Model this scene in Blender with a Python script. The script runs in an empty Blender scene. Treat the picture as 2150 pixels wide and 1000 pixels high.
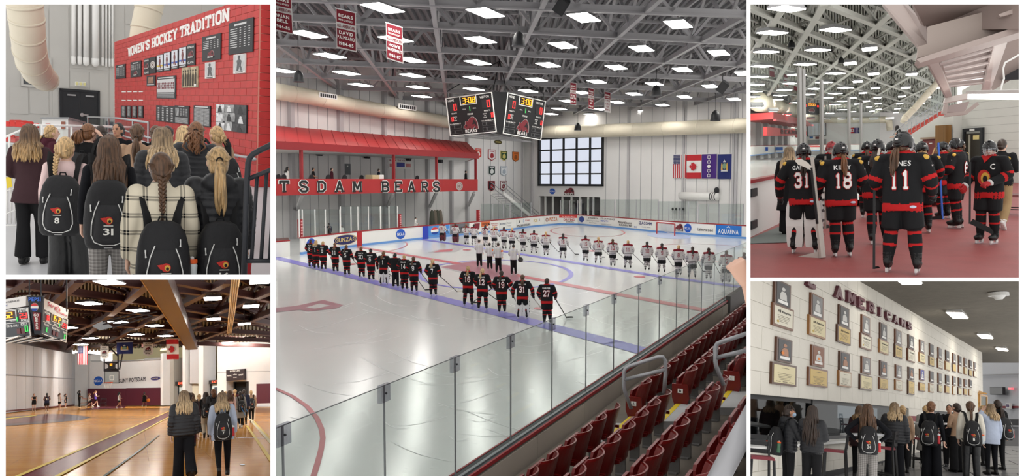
import bpy,bmesh,math,random
import numpy as np
from mathutils import Vector,Matrix,Euler
from mathutils.kdtree import KDTree
random.seed(7)
PI=math.pi
SC=bpy.context.scene
COL=SC.collection
# ---- camera, world, exposure
FPX=1700.0
cam_d=bpy.data.cameras.new('camera');cam=bpy.data.objects.new('camera',cam_d);COL.objects.link(cam)
cam_d.sensor_fit='HORIZONTAL';cam_d.sensor_width=36.0;cam_d.lens=36.0*FPX/2150.0
cam_d.clip_start=.1;cam_d.clip_end=2000
cam.rotation_euler=(PI/2,0,0)
SC.camera=cam
W=bpy.data.worlds.new('world');SC.world=W;W.use_nodes=True
W.node_tree.nodes['Background'].inputs[0].default_value=(1.0,.985,.96,1)
W.node_tree.nodes['Background'].inputs[1].default_value=1.18
SC.view_settings.view_transform='Standard';SC.view_settings.look='None'
SC.view_settings.exposure=.0;SC.view_settings.gamma=1.0;SC.view_settings.use_curve_mapping=False
SC.cycles.max_bounces=5;SC.cycles.diffuse_bounces=2;SC.cycles.caustics_reflective=False;SC.cycles.glossy_bounces=2
SC.cycles.transparent_max_bounces=16;SC.cycles.use_adaptive_sampling=True;SC.cycles.adaptive_threshold=.1
# ---- the five rooms of the cutaway building
class Room:
 def __init__(s,uc,vh,h,b):
  dx=(uc-1075)/FPX;dz=(500-vh)/FPX
  s.R=(Matrix.Rotation(-math.atan2(dx,1),4,'Z')@Matrix.Rotation(math.atan2(dz,math.hypot(dx,1)),4,'X'))
  s.Ri=s.R.inverted();s.h=h;s.b=b
  t=math.atan2(500-vh,FPX);s.n=s.Ri@Vector((0,-math.sin(t),math.cos(t)))
 def ray(s,u,v):
  return(s.Ri@Vector(((u-1075)/FPX,1,(500-v)/FPX)))
 def at(s,u,v,d):
  return s.ray(u,v)*d
 def z(s,u,v,z):
  r=s.ray(u,v);return r*(z/s.n.dot(r))
 def fl(s,u,v,dz=0):return s.z(u,v,-s.h+dz)
 def zf(s,x,y,z=None):return((-s.h if z is None else z)-s.n.x*x-s.n.y*y)/s.n.z
 def px(s,p):
  q=s.R@Vector(p);return(1075+FPX*q.x/q.y,500-FPX*q.z/q.y)
TL=Room(290,222,1.95,(None,None,573.5,582))
BL=Room(290,830,1.62,(None,582.5,573.5,None))
CE=Room(1073,378,6.1,(573.5,None,1571.5,None))
TR=Room(1857,308,1.63,(1571.5,None,None,587))
BR=Room(1857,858,1.57,(1571.5,587,None,None))
ROOM={};LOC={}
def tag(o,label=None,cat=None,group=None,kind=None):
 if label:o['label']=label
 if cat:o['category']=cat
 if group:o['group']=group
 if kind:o['kind']=kind
 return o
def thing(name,label,cat,room,M=None,group=None,kind=None):
 o=bpy.data.objects.new(name,None);COL.objects.link(o);o.empty_display_size=.1
 if M is None:M=Matrix.Identity(4)
 if isinstance(M,Vector):M=Matrix.Translation(M)
 o.matrix_world=room.R@M
 ROOM[o]=room;LOC[o]=M
 return tag(o,label,cat,group,kind)
def copy_tree(o,M=None,room=None,parent=None):
 c=o.copy();COL.objects.link(c)
 ROOM[c]=room or ROOM[o]
 if parent is None:
  LOC[c]=M;c.matrix_world=ROOM[c].R@M
 else:
  c.parent=parent;c.matrix_parent_inverse=Matrix.Identity(4);c.matrix_basis=o.matrix_basis.copy()
 for ch in KIDS.get(o,[]):
  copy_tree(ch,None,ROOM[c],c)
 return c
KIDS={}
def ordn(i):
 W_='first second third fourth fifth sixth seventh eighth ninth tenth eleventh twelfth thirteenth fourteenth fifteenth sixteenth seventeenth eighteenth nineteenth twentieth'.split()
 if i<20:return W_[i]
 T_=('twent','thirt','fort','fift')[(i+1)//10-2]
 return T_+'ieth' if(i+1)%10==0 else T_+'y-'+W_[(i+1)%10-1]
 # ---- mesh builder
class Plane:
 "a flat surface: map(s, z, o) -> room point; o is the height above the surface, towards the viewer"
 def __init__(s,P,ex,ez=Vector((0,0,1)),room=None):
  s.P=Vector(P);s.ex=Vector(ex);s.ez=Vector(ez);s.room=room
  s.n=s.ex.cross(s.ez).normalized()
 def map(s,a,b,o=.0):return s.P+s.ex*a+s.ez*b+s.n*o
 def px(s,u,v):
  r=s.room.ray(u,v);t=s.P.dot(s.n)/r.dot(s.n);q=r*t-s.P
  a11=s.ex.dot(s.ex);a12=s.ex.dot(s.ez);a22=s.ez.dot(s.ez);b1=q.dot(s.ex);b2=q.dot(s.ez)
  D=a11*a22-a12*a12
  return((b1*a22-b2*a12)/D,(b2*a11-b1*a12)/D)
 def box(s,u0,v0,u1,v1):
  um,vm=(u0+u1)/2,(v0+v1)/2
  return(s.px(u0,vm)[0],s.px(um,v1)[1],s.px(u1,vm)[0],s.px(um,v0)[1])
 def sub(s,u0,v0,u1,v1,o=.0):
  a0,b0,a1,b1=s.box(u0,v0,u1,v1)
  return Plane(s.map(a0,b0,o),s.ex*(a1-a0),s.ez*(b1-b0),s.room)
def wallplane(room,u0,d0,u1,d1,v=None):
 "upright wall through the points seen at columns u0, u1 (on row v) at camera depths d0, d1; s = 0 at u0"
 v=v or 500
 def p(u,d):
  r=room.ray(u,v)*d;return Vector((r.x,r.y,0))
 a,b=p(u0,d0),p(u1,d1);e=(b-a).normalized()
 return Plane(a,e,Vector((0,0,1)),room)
class MB:
 def __init__(s):s.v=[];s.f=[];s.m=[]
 def add(s,vs,fs,m=0):
  k=len(s.v);s.v.extend([tuple(x)for x in vs]);s.f.extend([tuple(i+k for i in f)for f in fs]);s.m.extend([m]*len(fs));return s
 def hexa(s,p,m=0):
  return s.add(p,[(3,2,1,0),(4,5,6,7),(0,1,5,4),(1,2,6,5),(2,3,7,6),(3,0,4,7)],m)
 def box(s,x0,y0,z0,x1,y1,z1,m=0,M=None):
  p=[Vector(q)for q in((x0,y0,z0),(x1,y0,z0),(x1,y1,z0),(x0,y1,z0),(x0,y0,z1),(x1,y0,z1),(x1,y1,z1),(x0,y1,z1))]
  if M is not None:p=[M@q for q in p]
  return s.hexa(p,m)
 def rect(s,S,a0,b0,a1,b1,o0=.0,o1=.01,m=0):
  return s.hexa([S.map(a0,b0,o0),S.map(a1,b0,o0),S.map(a1,b1,o0),S.map(a0,b1,o0),S.map(a0,b0,o1),S.map(a1,b0,o1),S.map(a1,b1,o1),S.map(a0,b1,o1)],m)
 def flat(s,pts,m=0):return s.add(pts,[tuple(range(len(pts)))],m)
 def poly(s,S,pts,o0=.0,o1=.01,m=0):
  n=len(pts);vs=[S.map(a,b,o0)for a,b in pts]+[S.map(a,b,o1)for a,b in pts]
  fs=[tuple(range(n,2*n)),tuple(reversed(range(n)))]+[(i,(i+1)%n,n+(i+1)%n,n+i)for i in range(n)]
  return s.add(vs,fs,m)
 def disc(s,S,ca,cb,ra,rb,o0=.0,o1=.01,m=0,n=24,a0=0,a1=None):
  a1=2*PI if a1 is None else a1;full=abs(a1-a0-2*PI)<1e-6
  k=n if full else n+1
  return s.poly(S,[(ca+ra*math.cos(a0+(a1-a0)*i/n),cb+rb*math.sin(a0+(a1-a0)*i/n))for i in range(k)],o0,o1,m)
 def ring(s,S,ca,cb,ra,rb,w,o0=.0,o1=.01,m=0,n=32,a0=0,a1=2*PI):
  for i in range(n):
   t0=a0+(a1-a0)*i/n;t1=a0+(a1-a0)*(i+1)/n
   q=[(ca+(ra-k)*math.cos(t),cb+(rb-k*rb/ra)*math.sin(t))for t,k in((t0,0),(t1,0),(t1,w),(t0,w))]
   s.poly(S,q,o0,o1,m)
  return s
 def prism(s,pts,off,m=0):
  n=len(pts);off=Vector(off);vs=[Vector(p)for p in pts]+[Vector(p)+off for p in pts]
  fs=[tuple(range(n)),tuple(reversed(range(n,2*n)))]+[(i,n+i,n+(i+1)%n,(i+1)%n)for i in range(n)]
  return s.add(vs,fs,m)
 def tube(s,pts,r,n=8,m=0,cap=True,up=None):
  pts=[Vector(p)for p in pts];N=len(pts);rr=r if isinstance(r,(list,tuple))else[r]*N
  vs=[];pu=None
  for i,p in enumerate(pts):
   t=(pts[min(i+1,N-1)]-pts[max(i-1,0)]).normalized()
   if pu is None:
    a=Vector(up)if up is not None else(Vector((0,0,1))if abs(t.z)<.9 else Vector((1,0,0)))
   else:a=pu
   sx=t.cross(a)
   if sx.length<1e-6:sx=t.cross(Vector((.3,1,.2)))
   sx.normalize();su=sx.cross(t).normalized();pu=su
   q=rr[i];qa,qb=q if isinstance(q,(tuple,list))else(q,q)
   for k in range(n):
    th=2*PI*k/n;vs.append(p+sx*(qa*math.cos(th))+su*(qb*math.sin(th)))
  fs=[(i*n+k,i*n+(k+1)%n,(i+1)*n+(k+1)%n,(i+1)*n+k)for i in range(N-1)for k in range(n)]
  if cap:fs+=[tuple(reversed(range(n))),tuple(range((N-1)*n,N*n))]
  return s.add(vs,fs,m)
 def bar(s,a,b,w,h,m=0,up=Vector((0,0,1))):
  a,b=Vector(a),Vector(b);t=(b-a).normalized();sx=t.cross(up)
  if sx.length<1e-4:sx=t.cross(Vector((1,0,0)))
  sx.normalize();su=sx.cross(t)
  c=[(-w/2,-h/2),(w/2,-h/2),(w/2,h/2),(-w/2,h/2)]
  return s.hexa([a+sx*x+su*y for x,y in c]+[b+sx*x+su*y for x,y in c],m)
 def ell(s,c,r,m=0,n=12,k=8,M=None):
  vs=[];c=Vector(c)
  for i in range(k+1):
   ph=-PI/2+PI*i/k
   for j in range(n):
    th=2*PI*j/n
    p=Vector((r[0]*math.cos(ph)*math.cos(th),r[1]*math.cos(ph)*math.sin(th),r[2]*math.sin(ph)))
    if M is not None:p=M@p
    vs.append(p+c)
  fs=[(i*n+j,i*n+(j+1)%n,(i+1)*n+(j+1)%n,(i+1)*n+j)for i in range(k)for j in range(n)]
  return s.add(vs,fs,m)
 def loft(s,rings,m=0,cap=True):
  n=len(rings[0]);vs=[p for r in rings for p in r]
  fs=[(i*n+k,i*n+(k+1)%n,(i+1)*n+(k+1)%n,(i+1)*n+k)for i in range(len(rings)-1)for k in range(n)]
  if cap:fs+=[tuple(reversed(range(n))),tuple(range((len(rings)-1)*n,len(rings)*n))]
  return s.add(vs,fs,m)
 def text(s,S,t,a,b,h,w=None,o=.012,m=0,bold=True,align='C',sx=1.0,slab=False):
  vs,fs,tw=text_geo(t,bold,slab)
  if not fs:return s
  k=h;kx=h*sx
  if w is not None:kx=w/tw
  x0={'C':-tw/2,'L':0,'R':-tw}[align]
  return s.add([S.map(a+(x+x0)*kx,b+y*k,o)for x,y in vs],fs,m)
 def mesh(s,name,mats,smooth=False):
  me=bpy.data.meshes.new(name);me.from_pydata(s.v,[],s.f)
  mats=mats if isinstance(mats,(list,tuple))else[mats]
  for q in mats:me.materials.append(q)
  if len(mats)>1:me.polygons.foreach_set('material_index',s.m)
  if smooth:me.polygons.foreach_set('use_smooth',[True]*len(s.f))
  me.update();return me
 def build(s,name,mats,parent=None,room=None,smooth=False,label=None,cat=None,group=None,kind=None,local=False):
  "links the geometry as one object; coordinates are room coordinates unless local"
  if not s.v:return None
  V=[Vector(p)for p in s.v]
  if parent is not None:
   room=ROOM[parent]
   if not local:
    Mi=full_loc(parent).inverted();V=[Mi@p for p in V]
  lo=[min(p[i]for p in V)for i in range(3)];hi=[max(p[i]for p in V)for i in range(3)]
  c=Vector([(a+b)/2 for a,b in zip(lo,hi)])
  if parent is None:c.z=lo[2]
  s.v=[tuple(p-c)for p in V]
  o=bpy.data.objects.new(name,s.mesh(name,mats,smooth));COL.objects.link(o);ROOM[o]=room
  if parent is not None:
   o.parent=parent;o.location=c;KIDS.setdefault(parent,[]).append(o);LOC[o]=full_loc(parent)@Matrix.Translation(c)
  else:
   LOC[o]=Matrix.Translation(c);o.matrix_world=room.R@LOC[o]
  return tag(o,label,cat,group,kind)
def full_loc(o):return LOC[o]
def struct(name,mb,mats,room,label,cat='structure',smooth=False):
 return mb.build(name,mats,room=room,label=label,cat=cat,kind='structure',smooth=smooth)
def inst(name,me,parent,M=None):
 o=bpy.data.objects.new(name,me);COL.objects.link(o);ROOM[o]=ROOM[parent];o.parent=parent
 if M is not None:o.matrix_basis=M
 LOC[o]=full_loc(parent)@(M if M is not None else Matrix.Identity(4));KIDS.setdefault(parent,[]).append(o);return o
 # ---- materials
MATS={}
def lin(c):
 return tuple(((x/255)/12.92 if x/255<=.04045 else((x/255+.055)/1.055)**2.4)for x in c)
def mat(name,rgb=(200,200,200),rough=.6,metal=.0,emit=.0,var=.0,scale=6.0,bump=.0,bscale=None,spec=.4,stretch=None):
 if name in MATS:return MATS[name]
 m=bpy.data.materials.new(name);m.use_nodes=True;MATS[name]=m
 nt=m.node_tree;b=nt.nodes['Principled BSDF'];c=lin(rgb)
 b.inputs['Base Color'].default_value=(*c,1);b.inputs['Roughness'].default_value=rough
 b.inputs['Metallic'].default_value=metal;b.inputs['Specular IOR Level'].default_value=spec
 if emit:
  b.inputs['Emission Color'].default_value=(*c,1);b.inputs['Emission Strength'].default_value=emit
  if emit<2.5:m.cycles.emission_sampling='NONE'
 if var or bump:
  tc=nt.nodes.new('ShaderNodeTexCoord');co=tc.outputs['Object']
  if stretch:
   mp=nt.nodes.new('ShaderNodeMapping');mp.inputs['Scale'].default_value=stretch;nt.links.new(co,mp.inputs[0]);co=mp.outputs[0]
  if var:
   n=nt.nodes.new('ShaderNodeTexNoise');n.inputs['Scale'].default_value=scale;n.inputs['Detail'].default_value=4;nt.links.new(co,n.inputs['Vector'])
   r=nt.nodes.new('ShaderNodeValToRGB');r.color_ramp.elements[0].position=.3;r.color_ramp.elements[1].position=.7
   r.color_ramp.elements[0].color=(*[x*(1-var)for x in c],1);r.color_ramp.elements[1].color=(*[min(1,x*(1+var))for x in c],1)
   nt.links.new(n.outputs[0],r.inputs[0]);nt.links.new(r.outputs[0],b.inputs['Base Color'])
  if bump:
   n2=nt.nodes.new('ShaderNodeTexNoise');n2.inputs['Scale'].default_value=bscale or scale*3;n2.inputs['Detail'].default_value=3;nt.links.new(co,n2.inputs['Vector'])
   bp=nt.nodes.new('ShaderNodeBump');bp.inputs['Strength'].default_value=bump;bp.inputs['Distance'].default_value=.02
   nt.links.new(n2.outputs[0],bp.inputs['Height']);nt.links.new(bp.outputs[0],b.inputs['Normal'])
 return m
def glassmat(name,tint=(.9,.93,.92),gloss=.06,rough=.02):
 if name in MATS:return MATS[name]
 m=bpy.data.materials.new(name);m.use_nodes=True;MATS[name]=m;nt=m.node_tree;nt.nodes.clear()
 o=nt.nodes.new('ShaderNodeOutputMaterial');t=nt.nodes.new('ShaderNodeBsdfTransparent');g=nt.nodes.new('ShaderNodeBsdfGlossy');x=nt.nodes.new('ShaderNodeMixShader')
 t.inputs[0].default_value=(*tint,1);g.inputs['Roughness'].default_value=rough;x.inputs[0].default_value=gloss
 nt.links.new(t.outputs[0],x.inputs[1]);nt.links.new(g.outputs[0],x.inputs[2]);nt.links.new(x.outputs[0],o.inputs[0]);return m
 # ---- lettering
GL={}
def make_glyphs():
 chars="ABCDEFGHIJKLMNOPQRSTUVWXYZabcdefghijklmnopqrstuvwxyz0123456789.,':-&!"
 tmp=[]
 for bold in(False,True):
  for ch in chars:
   cu=bpy.data.curves.new('glyph','FONT');cu.body=ch;cu.size=1.0;cu.resolution_u=2;cu.offset=.022 if bold else .0
   o=bpy.data.objects.new('glyph',cu);COL.objects.link(o);tmp.append((bold,ch,o,cu))
 bpy.context.view_layer.update();dg=bpy.context.evaluated_depsgraph_get()
 for bold,ch,o,cu in tmp:
  me=bpy.data.meshes.new_from_object(o.evaluated_get(dg))
  vs=[(v.co.x,v.co.y)for v in me.vertices];fs=[tuple(p.vertices)for p in me.polygons]
  bm=bmesh.new();bm.from_mesh(me);bmesh.ops.dissolve_limit(bm,angle_limit=.02,verts=bm.verts,edges=bm.edges)
  bmesh.ops.triangulate(bm,faces=bm.faces);bm.verts.index_update()
  vs=[(v.co.x/.72,v.co.y/.72)for v in bm.verts];fs=[tuple(v.index for v in f.verts)for f in bm.faces]
  fs=[f if cross2(vs,f)>0 else f[::-1]for f in fs];bm.free()
  if not vs:continue
  x0=min(v[0]for v in vs);x1=max(v[0]for v in vs)
  GL[(bold,ch)]=([(x-x0,y)for x,y in vs],fs,x1-x0)
  bpy.data.meshes.remove(me)
 for bold,ch,o,cu in tmp:
  bpy.data.objects.remove(o);bpy.data.curves.remove(cu)
def cross2(v,f):
 a,b,c=v[f[0]],v[f[1]],v[f[2]];return(b[0]-a[0])*(c[1]-a[1])-(b[1]-a[1])*(c[0]-a[0])
_A=[(.08,0),(.42,1),(.58,1),(.92,0)]
_O=[(.3,.06),(.1,.25),(.1,.75),(.3,.94),(.7,.94),(.9,.75),(.9,.25),(.7,.06),(.3,.06)]
SLAB={'A':([[(.14,0),(.5,.96),(.86,0)],[(.3,.32),(.7,.32)]],[(.14,0),(.86,0)]),'B':([[(.2,0),(.2,1)],[(.2,.92),(.66,.92),(.82,.8),(.82,.64),(.66,.52),(.2,.52)],[(.66,.52),(.86,.38),(.86,.2),(.68,.08),(.2,.08)]],[(.2,0),(.2,1)]),'C':([[(.88,.68),(.86,.8),(.68,.93),(.32,.93),(.12,.75),(.12,.25),(.32,.07),(.68,.07),(.88,.24)]],[]),'D':([[(.2,0),(.2,1)],[(.2,.92),(.62,.92),(.86,.72),(.86,.28),(.62,.08),(.2,.08)]],[(.2,0),(.2,1)]),'E':([[(.2,0),(.2,1)],[(.2,.92),(.88,.92),(.88,.74)],[(.2,.5),(.64,.5)],[(.2,.08),(.88,.08),(.88,.28)]],[(.2,0),(.2,1)]),'H':([[(.18,0),(.18,1)],[(.82,0),(.82,1)],[(.18,.5),(.82,.5)]],[(.18,0),(.18,1),(.82,0),(.82,1)]),'I':([[(.5,0),(.5,1)]],[(.5,0),(.5,1)]),'K':([[(.2,0),(.2,1)],[(.82,1),(.24,.46)],[(.42,.6),(.84,0)]],[(.2,0),(.2,1),(.82,1),(.84,0)]),'L':([[(.25,0),(.25,1)],[(.25,.08),(.88,.08),(.88,.3)]],[(.25,0),(.25,1)]),'M':([[(.12,0),(.12,1)],[(.14,.96),(.5,.3),(.86,.96)],[(.88,0),(.88,1)]],[(.12,0),(.88,0),(.12,1),(.88,1)]),'N':([[(.16,0),(.16,1)],[(.16,.98),(.84,.02)],[(.84,0),(.84,1)]],[(.16,0),(.16,1),(.84,1)]),'O':([_O],[]),'R':([[(.2,0),(.2,1)],[(.2,.92),(.66,.92),(.84,.8),(.84,.6),(.66,.48),(.2,.48)],[(.55,.48),(.86,0)]],[(.2,0),(.2,1),(.86,0)]),'S':([[(.86,.72),(.84,.82),(.68,.93),(.32,.93),(.14,.8),(.14,.66),(.3,.55),(.7,.45),(.86,.34),(.86,.2),(.68,.07),(.32,.07),(.14,.2),(.13,.3)]],[]),'T':([[(.5,0),(.5,.95)],[(.1,.7),(.1,.92),(.9,.92),(.9,.7)]],[(.5,0)]),'W':([[(.1,1),(.28,0),(.5,.8),(.72,0),(.9,1)]],[(.1,1),(.9,1)]),'Y':([[(.14,1),(.5,.48),(.86,1)],[(.5,.5),(.5,0)]],[(.5,0),(.14,1),(.86,1)]),'P':([[(.2,0),(.2,1)],[(.2,.92),(.66,.92),(.86,.8),(.86,.58),(.66,.46),(.2,.46)]],[(.2,0),(.2,1)]),"'":([[(.5,.72),(.5,1)]],[]),'0':([_O],[]),'1':([[(.5,0),(.5,.95)],[(.54,.94),(.28,.74)]],[(.5,0)]),'7':([[(.12,.74),(.12,.92),(.84,.92),(.42,0)]],[]),'4':([[(.64,0),(.64,1)],[(.64,.95),(.14,.32),(.92,.32)]],[(.64,0)]),'2':([[(.12,.70),(.14,.82),(.32,.93),(.68,.93),(.86,.8),(.86,.62),(.16,.08),(.88,.08),(.88,.26)]],[]),'3':([[(.13,.76),(.32,.93),(.68,.93),(.85,.8),(.85,.64),(.68,.52),(.42,.52)],[(.68,.52),(.87,.38),(.87,.2),(.68,.07),(.32,.07),(.13,.24)]],[]),'5':([[(.84,.92),(.2,.92),(.18,.55),(.66,.58),(.86,.42),(.86,.22),(.66,.07),(.3,.07),(.13,.22)]],[]),'6':([[(.84,.76),(.66,.93),(.34,.93),(.13,.72),(.13,.25),(.34,.07),(.66,.07),(.87,.22),(.87,.4),(.66,.54),(.14,.48)]],[]),'8':([[(.34,.93),(.16,.8),(.16,.64),(.34,.52),(.66,.52),(.84,.64),(.84,.8),(.66,.93),(.34,.93)],[(.34,.52),(.12,.38),(.12,.2),(.34,.07),(.66,.07),(.88,.2),(.88,.38),(.66,.52)]],[]),'9':([[(.16,.24),(.34,.07),(.66,.07),(.87,.28),(.87,.75),(.66,.93),(.34,.93),(.13,.78),(.13,.6),(.34,.46),(.86,.52)]],[]),}
def slab_glyph(ch,t=.2):
 vs,fs=[],[]
 def q(p):
  k=len(vs);vs.extend(p);fs.append((k,k+1,k+2,k+3)if cross2(p,(0,1,2))>0 else(k+3,k+2,k+1,k))
 st,se=SLAB[ch]
 for pl in st:
  for i in range(len(pl)-1):
   (x0,y0),(x1,y1)=pl[i],pl[i+1];L=math.hypot(x1-x0,y1-y0)or 1;dx,dy=(x1-x0)/L,(y1-y0)/L
   e0=t*.3 if i>0 else 0;e1=t*.3 if i<len(pl)-2 else 0
   a,b=(x0-dx*e0,y0-dy*e0),(x1+dx*e1,y1+dy*e1);nx,ny=-dy*t/2,dx*t/2
   q([(a[0]+nx,a[1]+ny),(a[0]-nx,a[1]-ny),(b[0]-nx,b[1]-ny),(b[0]+nx,b[1]+ny)])
 for x,y in se:
  yy=(0,.14)if y<.5 else(.86,1.0)
  q([(x-.19,yy[0]),(x+.19,yy[0]),(x+.19,yy[1]),(x-.19,yy[1])])
 return vs,fs
def text_geo(t,bold=True,slab=False):
 V,F_,x=[],[],.0
 for ch in t:
  if ch==' ':x+=.42;continue
  if slab:
   vs,fs=slab_glyph(ch);w=.5 if ch in "I'" else .92
   vs=[((px-.5)*.92+w/2,py)for px,py in vs];gap=.06
  else:
   vs,fs,w=GL.get((bold,ch),([],[],.3));gap=.13
  k=len(V);V.extend([(px+x,py)for px,py in vs]);F_.extend([tuple(i+k for i in f)for f in fs]);x+=w+gap
 return V,F_,max(x-.1,.1)
SEG={'0':'abcdef','1':'bc','2':'abged','3':'abgcd','4':'fgbc','5':'afgcd','6':'afgedc','7':'abc','8':'abcdefg','9':'abfgcd','C':'afed','D':'bcdeg'}
def seg(mb,S,ch,a,b,w,h,o=.02,m=0,t=None):
 "seven-segment digit, lower left corner at (a, b)"
 t=t or w*.22
 R={'a':(0,h-t,w,h),'d':(0,0,w,t),'g':(0,h/2-t/2,w,h/2+t/2),'f':(0,h/2,t,h),'b':(w-t,h/2,w,h),'e':(0,0,t,h/2),'c':(w-t,0,w,h/2)}
 for k in SEG[ch]:
  x0,y0,x1,y1=R[k];mb.rect(S,a+x0,b+y0,a+x1,b+y1,o*.5,o,m)
make_glyphs()
# ---- the white dividing walls of the cutaway building
class _Cam:
 R=Matrix.Identity(4);b=(None,)*4
CAMROOM=_Cam()
def partition(name,u0,v0,u1,v1,label,a=5.0,b=6.2):
 mb=MB()
 def p(u,v,d):return Vector(((u-1075)/FPX*d,d,(500-v)/FPX*d))
 mb.hexa([p(u0,v1,a),p(u1,v1,a),p(u1,v1,b),p(u0,v1,b),p(u0,v0,a),p(u1,v0,a),p(u1,v0,b),p(u0,v0,b)])
 struct(name,mb,mat('white_partition_paint',(254,254,254),.9,spec=.0),CAMROOM,label,'wall')
partition('wall_partition_left',567.5,-40,579.5,1040,'white dividing wall between the brick wall room and the ice rink',b=58)
partition('wall_partition_right',1567.5,-40,1575.5,1040,'white dividing wall between the ice rink and the players tunnel',b=34)
partition('wall_left',-60,-40,12,1040,'white outer wall end at the left edge')
partition('wall_right',2139,-40,2210,1040,'white outer wall end at the right edge')
partition('trim_1',12,577,567.5,587.5,'white floor slab edge above the basketball gym',b=30)
partition('trim_2',1575.5,583,2139,591,'white floor slab edge above the trophy corridor',b=24)
partition('trim_3',12,-40,567.5,9.5,'white roof slab edge above the red brick wall room')
partition('trim_4',1575.5,-40,2139,9.5,'white roof slab edge above the players tunnel')
def K(op,name,mats,parent,*a,**k):
 "one part from one shape: K('rect', 'panel', material, thing, ...)"
 kb={q:k.pop(q)for q in('smooth','label','cat','group','kind','local','room')if q in k}
 mb=MB();getattr(mb,op)(*a,**k);return mb.build(name,mats,parent,**kb)
 # ---- people: one continuous skin per figure, hair and gear on top
TS=bpy.data.scenes.new('workshop');TVL=TS.view_layers[0]
ZN=['skin','top','top2','top3','pants','pants2','shoe','sole']
class PB(MB):
 "closed shapes with a zone per vertex, fused by a voxel remesh into one surface"
 def __init__(s):super().__init__();s.z=[];s.pr=[]
 def ztag(s,zone):s.z.extend([ZN.index(zone)]*(len(s.v)-len(s.z)))
 def limb(s,pts,radii,zone,n=16,seg_=11):
  "pts joints, radii per joint; zone: name or function of t in 0..1"
  P=[];R=[];T=[];N=len(pts)-1
  for i in range(N):
   for k in range(seg_+(1 if i==N-1 else 0)):
    t=k/seg_;P.append(Vector(pts[i]).lerp(Vector(pts[i+1]),t))
    a,b=radii[i],radii[i+1]
    R.append(tuple(x+(y-x)*t for x,y in zip(a,b))if isinstance(a,tuple)else a+(b-a)*t);T.append((i+t)/N)
  Q=[p.copy()for p in P]
  for i in range(2,len(P)-2):Q[i]=(P[i-2]+P[i-1]+P[i]+P[i+1]+P[i+2])/5
  n0=len(s.v);s.tube(Q,R,n)
  if callable(zone):s.pr.append((n0,len(s.v),[Vector(p)for p in pts],zone))
  for i in range(len(Q)):
   zz=zone(T[i])if callable(zone)else zone;s.z.extend([ZN.index(zz)]*n)
 def blob(s,c,r,zone,M=None,n=14,k=10):s.ell(c,r,0,n,k,M);s.ztag(zone)
def fuse(pb,voxel,name,smooth=2):
 me=pb.mesh('raw',[]);o=bpy.data.objects.new('raw',me);TS.collection.objects.link(o)
 md=o.modifiers.new('r','REMESH');md.mode='VOXEL';md.voxel_size=voxel;md.adaptivity=0
 if smooth:ms=o.modifiers.new('s','SMOOTH');ms.factor=.5;ms.iterations=smooth
 TVL.update();out=bpy.data.meshes.new_from_object(o.evaluated_get(TVL.depsgraph));out.name=name
 kd=KDTree(len(pb.v))
 for i,p in enumerate(pb.v):kd.insert(p,i)
 kd.balance();z=pb.z
 if z:
  for q in ZN:out.materials.append(None)
  mi=[]
  for p in out.polygons:
   i=kd.find(p.center)[1];q=z[i]
   for a,b,pts,fn in pb.pr:
    if a<=i<b:
     best=(9,0);N=len(pts)-1
     for k in range(N):
      d=pts[k+1]-pts[k];t=max(0,min(1,(p.center-pts[k]).dot(d)/d.length_squared));e=(pts[k]+d*t-p.center).length
      if e<best[0]:best=(e,(k+t)/N)
     q=ZN.index(fn(best[1]));break
   mi.append(q)
  out.polygons.foreach_set('material_index',mi)
 out.polygons.foreach_set('use_smooth',[True]*len(out.polygons));out.update()
 bpy.data.objects.remove(o);bpy.data.meshes.remove(me);return out
ARMS={'down':((.225,-.03,1.12),(.235,.03,.87)),'clasp':((.25,-.03,1.12),(.07,.20,1.04)),'hip':((.42,-.10,1.17),(.21,.02,1.0)),'head':((.30,.16,1.26),(.15,.07,1.52)),'raise':((.30,.10,1.19),(.34,.22,1.46)),'reach':((.30,.16,1.16),(.34,.42,1.22)),'stick':((.325,-.02,1.13),(.30,.20,.96)),'stickin':((.325,.0,1.13),(.16,.28,1.02)),'swing':((.24,-.14,1.14),(.27,-.08,.88)),'cross':((.24,.02,1.12),(.02,.17,1.10)),'table':((.24,.12,1.12),(.16,.34,1.06)),'goalie':((.38,.02,1.12),(.40,.16,.88)),'tuck':((.23,.04,1.12),(.10,.22,1.12)),'up':((.36,.05,1.42),(.30,.12,1.68)),}
LEGS={'stand':(((.095,.01,.49),(.105,-.01,.09)),((-.095,.01,.49),(-.105,-.01,.09))),'wide':(((.13,.02,.49),(.17,-.01,.09)),((-.13,.02,.49),(-.17,-.01,.09))),'ease':(((.10,.05,.49),(.13,.02,.09)),((-.085,.0,.49),(-.09,-.03,.09))),'walk':(((.09,.13,.50),(.09,.20,.10)),((-.09,.04,.48),(-.085,-.24,.17))),'walk2':(((.09,.02,.48),(.11,-.22,.16)),((-.09,.13,.50),(-.10,.18,.10))),'run':(((.09,.26,.56),(.09,.20,.20)),((-.09,-.02,.50),(-.09,-.36,.30))),'sit':(((.10,.40,.86),(.11,.44,.46)),((-.10,.40,.86),(-.11,.44,.46))),}
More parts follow.
